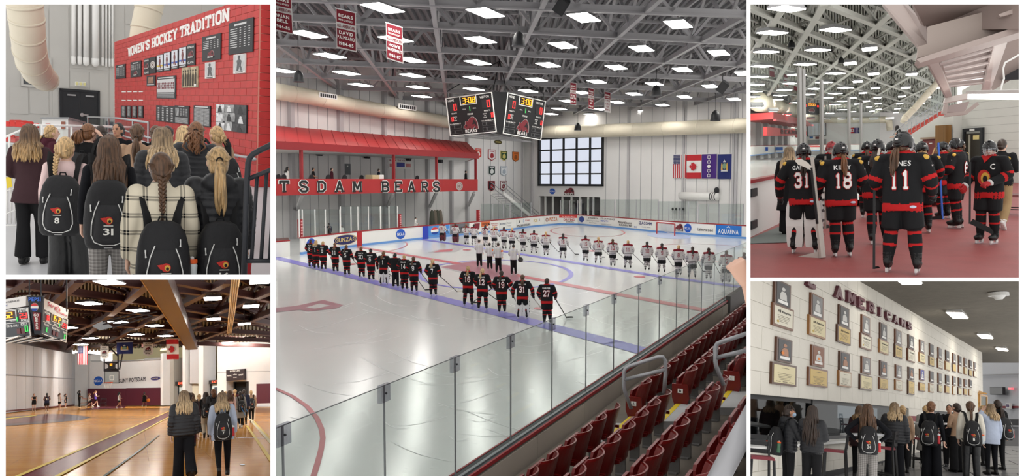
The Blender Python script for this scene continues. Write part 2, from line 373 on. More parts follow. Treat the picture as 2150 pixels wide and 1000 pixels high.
TOPS={'tight':([(.90,.158,.112),(1.0,.142,.104),(1.08,.130,.098),(1.18,.140,.104),(1.28,.160,.104),(1.36,.162,.092),(1.41,.12,.078),(1.45,.062,.06)],(.056,.046,.036),1.2),'tank':([(.90,.158,.112),(1.0,.142,.104),(1.08,.130,.098),(1.18,.140,.104),(1.28,.156,.102),(1.34,.13,.088),(1.38,.09,.07)],(.052,.044,.034),-.1),'tee':([(.84,.185,.13),(.95,.178,.125),(1.08,.165,.118),(1.18,.165,.118),(1.28,.178,.115),(1.36,.178,.10),(1.41,.13,.085),(1.45,.065,.06)],(.064,.048,.036),.42),'vest':([(.84,.185,.13),(.95,.178,.125),(1.08,.165,.118),(1.18,.165,.118),(1.28,.165,.115),(1.36,.15,.10),(1.40,.12,.085)],(.054,.046,.036),.02),'sweater':([(.84,.190,.135),(.92,.195,.138),(1.0,.182,.128),(1.08,.172,.122),(1.18,.176,.122),(1.28,.186,.12),(1.36,.182,.105),(1.41,.13,.085),(1.45,.068,.064)],(.072,.066,.048),1.2),'shirt':([(.74,.215,.155),(.84,.215,.155),(.95,.205,.148),(1.08,.19,.135),(1.18,.188,.13),(1.28,.195,.125),(1.36,.188,.108),(1.41,.13,.085),(1.45,.068,.064)],(.08,.074,.05),1.2),'coat':([(.48,.25,.19),(.62,.23,.175),(.80,.205,.15),(.95,.185,.135),(1.08,.172,.125),(1.18,.176,.122),(1.28,.188,.12),(1.36,.184,.105),(1.41,.13,.085),(1.46,.075,.07)],(.075,.068,.052),1.2),'blazer':([(.76,.215,.155),(.84,.198,.142),(.95,.172,.122),(1.05,.155,.112),(1.18,.165,.115),(1.28,.182,.115),(1.36,.182,.10),(1.41,.13,.085),(1.45,.07,.064)],(.068,.06,.046),1.2),'puffer':([(.84,.20,.145),(.90,.21,.152),(1.0,.202,.148),(1.08,.196,.142),(1.18,.20,.142),(1.28,.208,.14),(1.36,.20,.122),(1.42,.145,.10),(1.48,.088,.082)],(.088,.08,.06),1.2),'jersey':([(.75,.232,.165),(.80,.235,.167),(.85,.233,.165),(1.0,.224,.157),(1.15,.226,.157),(1.30,.238,.155),(1.38,.235,.135),(1.43,.20,.115),(1.47,.12,.09),(1.50,.075,.07)],(.09,.085,.07),1.2),}
def ring_at(rings,z):
 if z<=rings[0][0]:return rings[0][1:]
 for a,b in zip(rings,rings[1:]):
  if z<=b[0]:
   t=(z-a[0])/(b[0]-a[0]);t=t*t*(3-2*t)*.5+t*.5
   return(a[1]+(b[1]-a[1])*t,a[2]+(b[2]-a[2])*t)
 return rings[-1][1:]
BODY={};TOPOF={}
def body_mesh(top='sweater',bottom='slim',arms=('down','down'),legs='stand',hy=0,hp=0,vox=.016,team=None,male=False,goalie=False,hood=False):
 "arms = (left, right); hy, hp = head yaw (to the left) and pitch (down) in degrees"
 key=(top,bottom,arms,legs,hy,hp,vox,team,male,goalie,hood)
 if key in BODY:return BODY[key]
 pb=PB();rings,ar,skin_t=TOPS[top];jersey=top=='jersey'
 g=1.08 if male else 1.0
 z0=rings[0][0];zs=np.arange(z0,rings[-1][0]+.001,.02);R=[];P=[];Zt=[]
 for z in zs:
  rx,ry=ring_at(rings,z)
  if top=='puffer':
   q=abs(math.sin((z-z0)/.062*PI));k=.034*(q**.5-.6);rx+=k;ry+=k
  P.append(Vector((0,-.005,z)));R.append((rx*(g if z>1.1 else 1.02),ry*g))
  zz='top'
  if jersey:
   if team=='black':zz='top2' if z<.835 else('top' if z<1.47 else 'top2')
   elif team=='white':zz='top2' if z>1.385 else('top3' if(.80<z<.83 or .89<z<.915 or 1.365<z<1.386)else 'top')
  if top=='vest' and team=='white':zz='top'
  Zt.append(zz)
 n=44;pb.tube(P,R,n,up=(0,1,0))
 if jersey:pb.pr.append((0,len(pb.v),[P[0],P[-1]],lambda t:Zt[min(len(Zt)-1,int(t*(len(Zt)-1)+.5))]))
 for zz in Zt:pb.z.extend([ZN.index(zz)]*n)
 pb.limb([(0,0,.80),(0,0,.98)],[(.10,.14),(.095,.13)],'pants')
 if top in('tank','vest'):pb.limb([(-.14,-.005,1.36),(.14,-.005,1.36)],[(.07,.05),(.07,.05)],'skin')
 H=Matrix.Translation((0,0,1.47))@Matrix.Rotation(math.radians(hy),4,'Z')@Matrix.Rotation(math.radians(-hp),4,'X')@Matrix.Translation((0,0,-1.47));H3=H.to_3x3()
 pb.limb([(0,-.01,1.38),(0,.005,1.53)],[.056,.05],'skin',seg_=6)
 for c,r in(((0,.015,1.585),(.075,.094,.108)),((0,.045,1.525),(.054,.058,.062)),((0,.113,1.565),(.012,.02,.018)),((0,.105,1.582),(.008,.014,.026)),((.078,.01,1.57),(.012,.022,.032)),((-.078,.01,1.57),(.012,.022,.032))):
  pb.blob(H@Vector(c),r,'skin',H3)
 if hood:pb.blob((0,-.095,1.42),(.13,.075,.085),'top');pb.blob((0,-.03,1.455),(.105,.10,.045),'top')
 if top in('blazer','sweater','shirt','puffer','coat'):pb.limb([(0,-.005,1.41),(0,0,1.475)],[.085,.068],'top',seg_=4)
 for sd,nm in((-1,arms[0]),(1,arms[1])):
  el,wr=ARMS[nm];shx=.225 if jersey else .168*g
  sh=Vector((sd*shx,-.005,1.375));el=Vector((sd*el[0]*(1.0 if jersey else g*.97),el[1],el[2]));wr=Vector((sd*wr[0],wr[1],wr[2]))
  def zf(t,skin_t=skin_t):
   if jersey and team=='black':return 'top2' if(.40<t<.50 or .62<t<.70)else 'top'
   if jersey and team=='white':return 'top3' if(.42<t<.46 or .54<t<.58 or .68<t<.72)else('top2' if t<.04 else 'top')
   if team=='ref':return 'top'
   if team=='vestwhite':return 'top3' if t>.1 else 'top'
   return 'top' if t<skin_t else 'skin'
  rr=[ar[0],ar[1],ar[2]]
  if top=='puffer':
   pts=[];rad=[]
   for i in range(25):
    t=i/24;p=sh.lerp(el,t*2)if t<.5 else el.lerp(wr,t*2-1);r=(rr[0]+(rr[1]-rr[0])*t*2)if t<.5 else rr[1]+(rr[2]-rr[1])*(t*2-1)
    pts.append(p);rad.append(r+.024*(abs(math.sin(t*PI*9))**.5-.6))
   pb.tube(pts,rad,12);zz=zf(0);pb.ztag(zz)
  else:pb.limb([sh,el,wr],rr,zf)
  pb.blob(sh,(ar[0]*1.02,)*3,zf(.0))
  if jersey:pb.blob(sh+Vector((-sd*.03,0,.02)),(.12,.11,.07),'top2' if team=='white' else 'top')
 (k1,a1),(k2,a2)=LEGS[legs]
 for sd,kn,an in((1,k1,a1),(-1,k2,a2)):
  hip=Vector((sd*.088,0,.88));kn=Vector(kn);an=Vector(an)
  if legs=='sit':hip=Vector((sd*.09,0,.86))
  fw=Vector((0,1,0))
  if bottom=='hockey':
   pb.limb([hip,kn+Vector((0,0,.03))],[(.132,.14),(.122,.128)],'pants')
   st=(.14,.22,.46,.53)
   pb.limb([kn+Vector((0,.01,.06)),kn.lerp(an,.45),an],[.082,.085,.056],(lambda t:'top2' if(st[0]<t<st[1]or st[2]<t<st[3])else 'pants2')if team=='black' else(lambda t:'top3' if(st[0]<t<.19 or .27<t<.34 or st[2]<t<.53 or .6<t<.66)else 'pants2'))
   pb.limb([an+Vector((0,-.01,.12)),an+Vector((0,0,.0))],[.058,.056],'shoe',seg_=5)
   pb.blob(an+Vector((0,.06,-.02)),(.05,.14,.045),'shoe');pb.blob(an+Vector((0,-.03,.0)),(.048,.07,.06),'shoe')
   pb.blob(an+Vector((0,.05,-.065)),(.04,.13,.018),'shoe')
  else:
   sh_={'slim':(.092,.066,.042),'wide':(.10,.094,.105),'flare':(.095,.072,.092),'trouser':(.102,.082,.066),'shorts':(.115,.056,.036),'tights':(.088,.062,.042)}[bottom]
   if bottom=='shorts':
    pb.limb([hip,kn,an],[.086,.058,.038],'skin');pb.limb([hip,hip.lerp(kn,.62)],[.108,.115],'pants')
   else:pb.limb([hip,kn,an+Vector((0,0,.0 if bottom!='wide' else-.03))],list(sh_),'pants')
   pitch=.0 if an.z<.12 else-.9
   F3=Matrix.Rotation(pitch,3,'X');base=an+Vector((0,0,-.04))
   pb.limb([an+Vector((0,-.01,.04)),an+Vector((0,-.01,-.03))],[.045,.045],'shoe',seg_=3)
   pb.blob(base+F3@Vector((0,.06,-.005)),(.046,.135,.042),'shoe',F3);pb.blob(base+F3@Vector((0,-.035,.0)),(.042,.055,.045),'shoe',F3)
   pb.blob(base+F3@Vector((0,.045,-.036)),(.046,.14,.014),'sole',F3)
 me=fuse(pb,vox,'body',1 if top=='puffer' else 2);BODY[key]=(me,H,rings);return BODY[key]
 # ---- hands
HANDS={}
def hand_mesh(pose):
 if pose in HANDS:return HANDS[pose]
 pb=PB();curl={'relaxed':.45,'open':.08,'grip':1.35}[pose]
 pb.limb([(0,-.02,0),(0,.03,0),(0,.095,0)],[(.026,.02),(.036,.017),(.040,.014)],'skin',seg_=4)
 for i,(x,L)in enumerate(((.030,.074),(.010,.084),(-.010,.078),(-.030,.060))):
  p=Vector((x,.085,0));a=.0;pts=[p.copy()];sp=(.12,.04,-.04,-.14)[i]if pose=='open' else 0
  for k,f in enumerate((.45,.3,.25)):
   a+=curl*(.7 if k==0 else 1.0);p=p+Vector((math.sin(sp)*L*f,math.cos(a)*L*f,-math.sin(a)*L*f));pts.append(p.copy())
  pb.limb(pts,[.0095,.0092,.0085,.007],'skin',n=8,seg_=3)
 t=.9 if pose=='grip' else .2
 pb.limb([(.030,.015,-.004),(.055,.045,-.014),(.060-.03*t,.075,-.024),(.056-.05*t,.098,-.03)],[.014,.012,.0105,.0085],'skin',n=8,seg_=3)
 HANDS[pose]=fuse(pb,.0048,'hand',1);return HANDS[pose]
 # ---- hair
HAIR={}
def skull(mb,k=1.0,low=.0):
 mb.ell((0,-.008,1.592),(.087*k,.100*k,.118*k),0,20,14)
 mb.ell((0,-.03,1.54),(.078*k,.078*k,.075),0,16,10)
def hair_mesh(style,seed=0,length=.38):
 key=(style,seed,round(length,2))
 if key in HAIR:return HAIR[key]
 rnd=random.Random(seed*31+len(style));mb=MB();
 def strand(pts,r=.011,n=5):
  N=len(pts);mb.tube(pts,[r*(.75 if i==0 else(1 if i<N-2 else(.75 if i==N-2 else .25)))for i in range(N)],n)
 if style=='short':
  mb.ell((0,-.004,1.60),(.083,.097,.106),0,20,14);mb.ell((0,-.045,1.55),(.07,.055,.05),0,14,8)
 elif style=='long':
  skull(mb)
  for i in range(74):
   a=math.radians(rnd.uniform(-128,128));x0,y0=math.sin(a),-math.cos(a);w=rnd.uniform(0,1)
   L=length*rnd.uniform(.82,1.06);p=[]
   p.append(Vector((x0*.02,-.01+y0*.02,1.705)));p.append(Vector((x0*.066,y0*.078-.006,1.672)))
   p.append(Vector((x0*.091,y0*.104-.006,1.59)));p.append(Vector((x0*.093,y0*.108-.01,1.51)))
   sx=x0*(.105+.03*w);sy=min(y0*.11,.05)-.025-.02*w
   k=6
   for j in range(1,k+1):
    t=j/k;back=-.045*math.sin(min(1,t*1.6)*PI/2)if y0<.3 else .02
    p.append(Vector((sx+.012*math.sin(5*t+i)+.012*t*x0,sy+back+.006*math.sin(4*t+2*i),1.49-(L-.12)*t)))
   strand(p,rnd.uniform(.011,.016))
 elif style in('pony','lowpony','curly'):
  skull(mb,.985);tz={'pony':1.60,'lowpony':1.52,'curly':1.60}[style]
  for i in range(36):
   a=math.radians(rnd.uniform(-150,150));x0,y0=math.sin(a),math.cos(a)
   p=[Vector((x0*.075,y0*.085-.005,1.655 if abs(a)<1.2 else 1.60)),Vector((x0*.089,y0*.06-.03,1.62)),Vector((x0*.06,-.092,(1.60+tz)/2)),Vector((x0*.012,-.112,tz))]
   strand(p,.012)
  mb.tube([Vector((.022*math.cos(q),-.115+.01*math.sin(q),tz+.022*math.sin(q)))for q in np.linspace(0,2*PI,11)],.006,6,m=1)
  for i in range(30):
   x,y=rnd.gauss(0,.4),rnd.gauss(0,.4);L=length*rnd.uniform(.75,1.05);p=[Vector((x*.012,-.11,tz))]
   for j in range(1,9):
    t=j/8;sp=.045*math.sin(t*PI*.8)+.008;c=.016*math.sin(14*t+i*2)if style=='curly' else .005*math.sin(6*t+i)
    p.append(Vector((x*sp*(1.6 if style=='curly' else 1)+c,-.118-.045*math.sin(min(1,t*2.2)*PI/2)+y*sp+c*.6,tz+.02*math.sin(min(1,t*3)*PI)-L*t)))
   strand(p,.014 if style!='curly' else .012)
 elif style in('braid','sidebraid'):
  skull(mb,.985);tz=1.52;sx=-.03 if style=='sidebraid' else 0
  for i in range(36):
   a=math.radians(rnd.uniform(-150,150));x0,y0=math.sin(a),math.cos(a)
   strand([Vector((x0*.075,y0*.085-.005,1.655 if abs(a)<1.2 else 1.60)),Vector((x0*.089,y0*.06-.03,1.61)),Vector((x0*.062+sx*.3,-.09,1.56)),Vector((x0*.014+sx,-.105,tz))],.012)
  N=max(5,int(length/.034))
  for i in range(N):
   z=tz-.012-i*length*.86/N;f=1-.35*i/N;yy=-.112-.035*min(1,i/4)
   for sd in(-1,1):
    Mx=Matrix.Rotation(sd*.75,3,'Y');mb.ell((sx+sd*.011*f,yy-.004*(i%2),z-(.011 if sd>0 else 0)),(.016*f,.018*f,.031*f),0,10,8,Mx)
  zt=tz-length*.88;mb.ell((sx,yy,zt),(.014,.014,.01),1,10,6)
  for i in range(8):strand([Vector((sx,yy,zt)),Vector((sx+rnd.uniform(-.014,.014),yy+rnd.uniform(-.012,.012),zt-.05)),Vector((sx+rnd.uniform(-.02,.02),yy,zt-.10))],.007)
 elif style=='bun':
  skull(mb,.985)
  for i in range(30):
   a=math.radians(rnd.uniform(-150,150));x0,y0=math.sin(a),math.cos(a)
   strand([Vector((x0*.075,y0*.085-.005,1.65 if abs(a)<1.2 else 1.60)),Vector((x0*.089,y0*.06-.03,1.61)),Vector((x0*.05,-.095,1.57)),Vector((x0*.014,-.11,1.555))],.012)
  for i in range(9):
   q=i*2*PI/9;mb.ell((.026*math.cos(q),-.128+.006*math.sin(3*q),1.55+.026*math.sin(q)),(.022,.02,.022),0,10,6)
  for i in range(7):strand([Vector((0,-.12,1.55)),Vector((rnd.uniform(-.05,.05),-.13,1.53)),Vector((rnd.uniform(-.07,.07),-.125,1.48+rnd.uniform(-.03,.02)))],.007)
 elif style=='cornrow':
  skull(mb,.96)
  for i in range(9):
   a=math.radians(-72+18*i)
   for j in range(9):
    t=j/8;ph=math.radians(150*t-5);mb.ell((math.sin(a)*.088*math.sin(ph*.9+.15),.098*math.cos(ph),1.59+.118*math.sin(ph)*math.cos(a*.8)),(.013,.013,.012),0,8,6)
  for i in range(8):q=i*PI/4;mb.ell((.022*math.cos(q),-.118,1.53+.022*math.sin(q)),(.022,.02,.022),0,8,6)
 me=mb.mesh('hair',[None,None],True);me.polygons.foreach_set('material_index',mb.m);me.update();HAIR[key]=me;return me
def hairmat(name,root,tip=None,z0=1.15,z1=1.6):
 if name in MATS:return MATS[name]
 m=mat(name,root,.42,var=.0,spec=.5);nt=m.node_tree;b=nt.nodes['Principled BSDF']
 tc=nt.nodes.new('ShaderNodeTexCoord');mp=nt.nodes.new('ShaderNodeMapping');mp.inputs['Scale'].default_value=(60,60,5);nt.links.new(tc.outputs['Object'],mp.inputs[0])
 n=nt.nodes.new('ShaderNodeTexNoise');n.inputs['Scale'].default_value=1.0;nt.links.new(mp.outputs[0],n.inputs['Vector'])
 sp=nt.nodes.new('ShaderNodeSeparateXYZ');nt.links.new(tc.outputs['Object'],sp.inputs[0])
 mr=nt.nodes.new('ShaderNodeMapRange');mr.inputs[1].default_value=z0;mr.inputs[2].default_value=z1;nt.links.new(sp.outputs[2],mr.inputs[0])
 cr=nt.nodes.new('ShaderNodeValToRGB');cr.color_ramp.elements[0].color=(*lin(tip or root),1);cr.color_ramp.elements[1].color=(*lin(root),1);nt.links.new(mr.outputs[0],cr.inputs[0])
 mx=nt.nodes.new('ShaderNodeMix');mx.data_type='RGBA';mx.blend_type='MULTIPLY';mx.inputs[0].default_value=1.0
 r2=nt.nodes.new('ShaderNodeValToRGB');r2.color_ramp.elements[0].position=.32;r2.color_ramp.elements[1].position=.62;r2.color_ramp.elements[0].color=(.45,.43,.42,1);r2.color_ramp.elements[1].color=(1.25,1.2,1.15,1)
 nt.links.new(n.outputs[0],r2.inputs[0]);nt.links.new(cr.outputs[0],mx.inputs[6]);nt.links.new(r2.outputs[0],mx.inputs[7]);nt.links.new(mx.outputs[2],b.inputs['Base Color']);return m
HC={'blonde':hairmat('blonde_hair',(196,165,120)),'brown':hairmat('brown_hair',(92,66,46)),'dark':hairmat('dark_brown_hair',(52,38,30)),'black':hairmat('black_hair',(28,24,23)),'ombre':hairmat('ombre_hair',(98,74,54),(200,166,116),1.28,1.56),'ash':hairmat('ash_blonde_hair',(128,108,84),(214,188,148),1.32,1.66),'auburn':hairmat('auburn_hair',(122,82,52)),'lblonde':hairmat('light_blonde_hair',(214,186,142)),'grey':hairmat('grey_hair',(120,116,112))}
SK={'fair':mat('fair_skin',(222,178,156),.5,var=.04,scale=9),'tan':mat('tan_skin',(190,140,112),.5,var=.04,scale=9),'brown':mat('brown_skin',(120,82,62),.5,var=.04,scale=9)}
def cloth(name,rgb,rough=.85,bump=.5,bscale=9,var=.08,spec=.2):return mat(name,rgb,rough,var=var,scale=5,bump=bump,bscale=bscale,spec=spec)
CL=dict(black=cloth('black_cloth',(26,26,28)),softblack=cloth('soft_black_knit',(20,21,26)),puff=cloth('black_quilted_nylon',(24,25,30),.5,.35,14,spec=.45),leather=cloth('black_leather',(30,31,33),.38,.5,12,spec=.5),maroon=cloth('maroon_cloth',(74,32,44)),blazer=cloth('dark_plum_wool',(62,42,46)),pink=cloth('pale_pink_knit',(224,196,194)),tan=cloth('tan_knit',(178,146,120)),white=cloth('white_cloth',(232,230,226)),cream=cloth('cream_knit',(226,220,206)),greyplaid=None,grey=cloth('grey_wool',(150,148,144)),blue=cloth('pale_blue_shirting',(186,196,216)),navy=cloth('navy_cloth',(34,38,58)),khaki=cloth('khaki_cotton',(158,132,96)),beige=cloth('beige_trousers',(186,172,152)),jblack=cloth('black_jersey',(27,27,29),.8,.45,7),jred=cloth('red_jersey_trim',(186,34,36),.8,.3,7),jgrey=cloth('light_grey_jersey',(198,194,192),.85,.45,7),jmar=cloth('maroon_jersey_yoke',(120,24,38),.8,.3,7),hpant=cloth('black_hockey_pants',(24,24,26),.7,.4,6),sockw=cloth('white_hockey_socks',(214,210,208)),purple=cloth('purple_cloth',(84,64,150)),red=cloth('red_cloth',(190,40,44)),shoe=mat('black_shoe_leather',(22,21,22),.45),wshoe=mat('white_trainer',(226,226,224),.6),sole=mat('white_rubber_sole',(214,212,206),.7),dsole=mat('dark_rubber_sole',(30,28,28),.7))
def stripes_mat(name,base,dark,sx,sz,wx,wz,both=True):
 "woven check: dark bands across and along the cloth"
 m=mat(name,base,.85,spec=.2);nt=m.node_tree;b=nt.nodes['Principled BSDF'];tc=nt.nodes.new('ShaderNodeTexCoord');sp=nt.nodes.new('ShaderNodeSeparateXYZ');nt.links.new(tc.outputs['Object'],sp.inputs[0])
 outs=[]
 for ax,s_,w_ in((0,sx,wx),(2,sz,wz)):
  if not s_:continue
  mu=nt.nodes.new('ShaderNodeMath');mu.operation='MULTIPLY';mu.inputs[1].default_value=s_;nt.links.new(sp.outputs[ax],mu.inputs[0])
  fr=nt.nodes.new('ShaderNodeMath');fr.operation='FRACT';nt.links.new(mu.outputs[0],fr.inputs[0])
  for lo,hi in((.0,w_),(w_*1.5,w_*2.3)):
   a=nt.nodes.new('ShaderNodeMath');a.operation='GREATER_THAN';a.inputs[1].default_value=lo;nt.links.new(fr.outputs[0],a.inputs[0])
   c=nt.nodes.new('ShaderNodeMath');c.operation='LESS_THAN';c.inputs[1].default_value=hi;nt.links.new(fr.outputs[0],c.inputs[0])
   d=nt.nodes.new('ShaderNodeMath');d.operation='MULTIPLY';nt.links.new(a.outputs[0],d.inputs[0]);nt.links.new(c.outputs[0],d.inputs[1]);outs.append(d)
 acc=outs[0]
 for o in outs[1:]:
  s2=nt.nodes.new('ShaderNodeMath');s2.operation='ADD';nt.links.new(acc.outputs[0],s2.inputs[0]);nt.links.new(o.outputs[0],s2.inputs[1]);acc=s2
 k=nt.nodes.new('ShaderNodeMath');k.operation='MULTIPLY';k.inputs[1].default_value=.55;k.use_clamp=True;nt.links.new(acc.outputs[0],k.inputs[0])
 mx=nt.nodes.new('ShaderNodeMix');mx.data_type='RGBA';mx.inputs[6].default_value=(*lin(base),1);mx.inputs[7].default_value=(*lin(dark),1);nt.links.new(k.outputs[0],mx.inputs[0]);nt.links.new(mx.outputs[2],b.inputs['Base Color'])
 return m
CL['plaid']=stripes_mat('cream_black_plaid',(228,218,196),(16,16,20),7.5,7.5,.12,.12)
CL['greyplaid']=stripes_mat('grey_check_trousers',(168,164,160),(96,92,92),30,30,.2,.2)
CL['ref']=stripes_mat('black_white_striped_shirt',(226,226,228),(20,20,22),14,0,.22,0)
MET=mat('steel_blade',(200,202,206),.25,1.0);EYE=mat('dark_eye',(30,22,20),.3);LIP=mat('lip',(176,96,92),.5);TIE=mat('black_hair_tie',(20,20,20),.8)
def person(room,pos,yaw,H,label,top='sweater',bottom='slim',arms=('down','down'),legs='stand',hy=0,hp=0,vox=.016,team=None,male=False,mats=None,hair=None,hlen=.38,skin='fair',hands=True,face=False,helmet=None,hood=False,seed=0,group=None,gloves=None,blades=False,goalie=False,slim=1.0):
 "stands at pos (room point of the feet), faces yaw (0 = away from the camera, +90 = to the left)"
 me,HM,rings=body_mesh(top,bottom,arms,legs,hy,hp,vox,team,male,goalie,hood)
 base_h=1.70 if not helmet else 1.72
 k=H/base_h;lift=.055 if blades else .0
 M=Matrix.Translation(Vector(pos)+Vector((0,0,lift*k)))@Matrix.Rotation(math.radians(yaw),4,'Z')@Matrix.Diagonal((k*slim,k*slim,k,1))
 o=bpy.data.objects.new('person',me);COL.objects.link(o);ROOM[o]=room;LOC[o]=M;o.matrix_world=room.R@M
 tag(o,label,'person',group);TOPOF[o]=top
 dm=dict(skin=SK[skin],top=CL['black'],top2=CL['black'],top3=CL['white'],pants=CL['black'],pants2=CL['black'],shoe=CL['shoe'],sole=CL['dsole']);dm.update(mats or{})
 for i,z in enumerate(ZN):
  o.material_slots[i].link='OBJECT';o.material_slots[i].material=dm[z]
 if hair:
  st,colr=hair;h=inst('hair',hair_mesh(st,seed,hlen),o,HM.copy())
  h.material_slots[0].link='OBJECT';h.material_slots[0].material=HC[colr];h.material_slots[1].link='OBJECT';h.material_slots[1].material=TIE
 if face:
  for sd in(-1,1):
   mb=MB();mb.ell((sd*.031,.098,1.588),(.012,.006,.006),0,10,6,);
   for i in range(len(mb.v)):mb.v[i]=tuple(HM@Vector(mb.v[i]))
   mb.build('eye',EYE,o,smooth=True,local=True)
   mb=MB();mb.bar(HM@Vector((sd*.014,.107,1.612)),HM@Vector((sd*.05,.094,1.612)),.006,.006);mb.build('eyebrow',HC['dark'],o,local=True)
  mb=MB();mb.ell((0,.1,1.528),(.022,.008,.007),0,10,6)
  mb.v=[tuple(HM@Vector(p))for p in mb.v];mb.build('mouth',LIP,o,smooth=True,local=True)
 if hands:
  for i,(sd,nm)in enumerate(((-1,arms[0]),(1,arms[1]))):
   if bottom=='none':continue
   el,wr=ARMS[nm];el=Vector((sd*el[0],el[1],el[2]));wr=Vector((sd*wr[0],wr[1],wr[2]));d=(wr-el).normalized()
   if gloves:
    hm=glove_mesh();nm2='glove'
   else:hm=hand_mesh('grip' if 'stick' in nm else('open' if nm in('raise','reach')else 'relaxed'));nm2='hand'
   side=Vector((0,1,0))if abs(d.y)<.8 else Vector((sd*-1.0,0,0))
   side=(side-d*side.dot(d)).normalized();nz=side.cross(d).normalized()
   hmx=Matrix((side,d,nz)).transposed().to_4x4();hmx.translation=wr
   if sd<0 and not gloves:pass
   ho=inst(nm2,hm,o,hmx)
   if gloves:
    for q,gm in enumerate(gloves):ho.material_slots[q].link='OBJECT';ho.material_slots[q].material=gm
   else:
    if not hm.materials:hm.materials.append(None)
    ho.material_slots[0].link='OBJECT';ho.material_slots[0].material=SK[skin]
 if helmet:add_helmet(o,HM,helmet)
 if blades:
  (k1,a1),(k2,a2)=LEGS[legs]
  for an in(a1,a2):inst('skate_blade',blade_mesh(),o,Matrix.Translation(Vector(an)))
 return o
def place(room,u,vtop,s):
 "foot point and height of a figure whose crown is seen at (u, vtop) at s pixels per metre"
 p=room.at(u,vtop,FPX/s);z=room.zf(p.x,p.y);return Vector((p.x,p.y,z)),p.z-z
SHARED={}
def blade_mesh():
 if 'blade' not in SHARED:
  mb=MB();mb.box(-.004,-.10,-.145,.004,.17,-.115,0);mb.box(-.012,-.09,-.118,.012,-.02,-.07,1);mb.box(-.012,.07,-.118,.012,.15,-.07,1)
  SHARED['blade']=mb.mesh('skate_blade',[MET,CL['wshoe']])
 return SHARED['blade']
def glove_mesh():
 if 'glove' not in SHARED:
  mb=MB();mb.tube([(0,-.07,0),(0,.0,0),(0,.03,0)],[(.062,.056),(.066,.058),(.055,.05)],12,1)
  mb.ell((0,.07,0),(.058,.06,.045),0,14,10)
  for i in range(4):
   x=-.039+.026*i;mb.tube([(x,.08,.02),(x,.12,.015),(x,.145,-.015),(x,.13,-.045)],[.017,.0175,.017,.013],8,0)
  mb.tube([(.05,.03,0),(.072,.07,-.015),(.065,.11,-.03)],[.02,.019,.014],8,0)
  SHARED['glove']=mb.mesh('glove',[None,None],True);SHARED['glove'].polygons.foreach_set('material_index',mb.m)
 return SHARED['glove']
def add_helmet(o,HM,kind):
 me=SHARED.get('helmet')
 if me is None:
  mb=MB();n=24
  rings=[]
  for i in range(9):
   ph=math.radians(-32+122*i/8)if i<8 else math.radians(89);z=1.60+.128*math.sin(ph);r=max(.02,math.cos(ph))
   rings.append([Vector((.112*r*math.cos(t),.006+.138*r*math.sin(t),z+(.035 if math.sin(t)>.55 and i<3 else 0)))for t in np.linspace(0,2*PI,n,endpoint=False)])
  mb.loft(rings,0)
  for sd in(-1,1):
   mb.ell((sd*.102,.0,1.565),(.02,.042,.05),0,10,8)
   for j in range(3):mb.box(sd*.03-.006,-.13+.012*j,1.62+.03*j,sd*.03+.006,-.08+.02*j,1.635+.03*j,1)
  mb.ell((0,.02,1.722),(.03,.08,.014),0,10,6);mb.ell((0,-.128,1.60),(.05,.02,.03),0,10,6)
  SHARED['helmet']=me=mb.mesh('helmet',[None,mat('helmet_vent',(60,60,64),.6)],True);me.polygons.foreach_set('material_index',mb.m)
  cg=MB()
  for x in np.linspace(-.085,.085,9):cg.tube([Vector((x,.10-abs(x)*.5,1.655)),Vector((x,.165-abs(x)*.85,1.60)),Vector((x,.165-abs(x)*.85,1.53)),Vector((x*.7,.12-abs(x)*.4,1.475))],.0028,5)
  for z,y in((1.63,.148),(1.59,.166),(1.55,.168),(1.51,.15)):cg.tube([Vector((x,y-abs(x)*.8,z))for x in(-.10,-.06,0,.06,.10)],.0028,5)
  SHARED['cage']=cg.mesh('face_cage',MET)
  st=MB();st.box(-.018,-.142,1.60,.018,-.134,1.64);SHARED['hsticker']=st.mesh('sticker',mat('white_sticker',(230,226,224),.5))
 h=inst('helmet',me,o,HM.copy());h.material_slots[0].link='OBJECT'
 h.material_slots[0].material=mat('black_helmet_shell',(18,18,20),.22,spec=.6)if kind=='black' else mat('red_white_mask_shell',(150,46,50),.3,var=.6,scale=18)
 inst('face_cage',SHARED['cage'],h);inst('sticker',SHARED['hsticker'],h)
class BackSurf:
 "curved surface of the back (or chest) of a garment, in the figure's own frame"
 def __init__(s,rings,front=False,off=.004):s.r=rings;s.f=front;s.off=off
 def map(s,a,b,o=.0):
  rx,ry=ring_at(s.r,b);q=max(.0,1-(a/(rx*1.02))**2)**.5;y=ry*q+s.off+o
  return Vector((-a,y,b))if s.f else Vector((a,-.005-y,b))
def jersey_marks(o,number,name=None,mcol=(236,234,232),out=(170,30,34),front=False,h=.235,edge=True,seed=0):
 S=BackSurf(TOPS['jersey'][0],front);wt=mat('number_white_%d'%mcol[0],mcol,.7);rd=mat('number_edge_%d'%out[0],out,.7)
 tw=.25 if len(number)==2 else .12
 if edge:
  mb=MB();mb.text(S,number,0,1.02,h,tw,o=.012,slab=True);Q=[]
  for dx,dz in((-.012,0),(.012,0),(0,-.012),(0,.012)):
   m2=MB();m2.text(S,number,dx,1.02+dz,h,tw,o=.008,slab=True);Q.append(m2)
  for m2 in Q[1:]:Q[0].add(m2.v,m2.f)
  Q[0].build('number_edge',rd,o,local=True)
 else:
  mb=MB();mb.text(S,number,0,1.02,h,tw,o=.012,slab=True)
 mb.build('number',wt,o,local=True)
 if name:
  mb=MB();mb.text(S,name,0,1.31,.062,min(.30,.05*len(name)),o=.012);mb.build('name_lettering',wt,o,local=True)
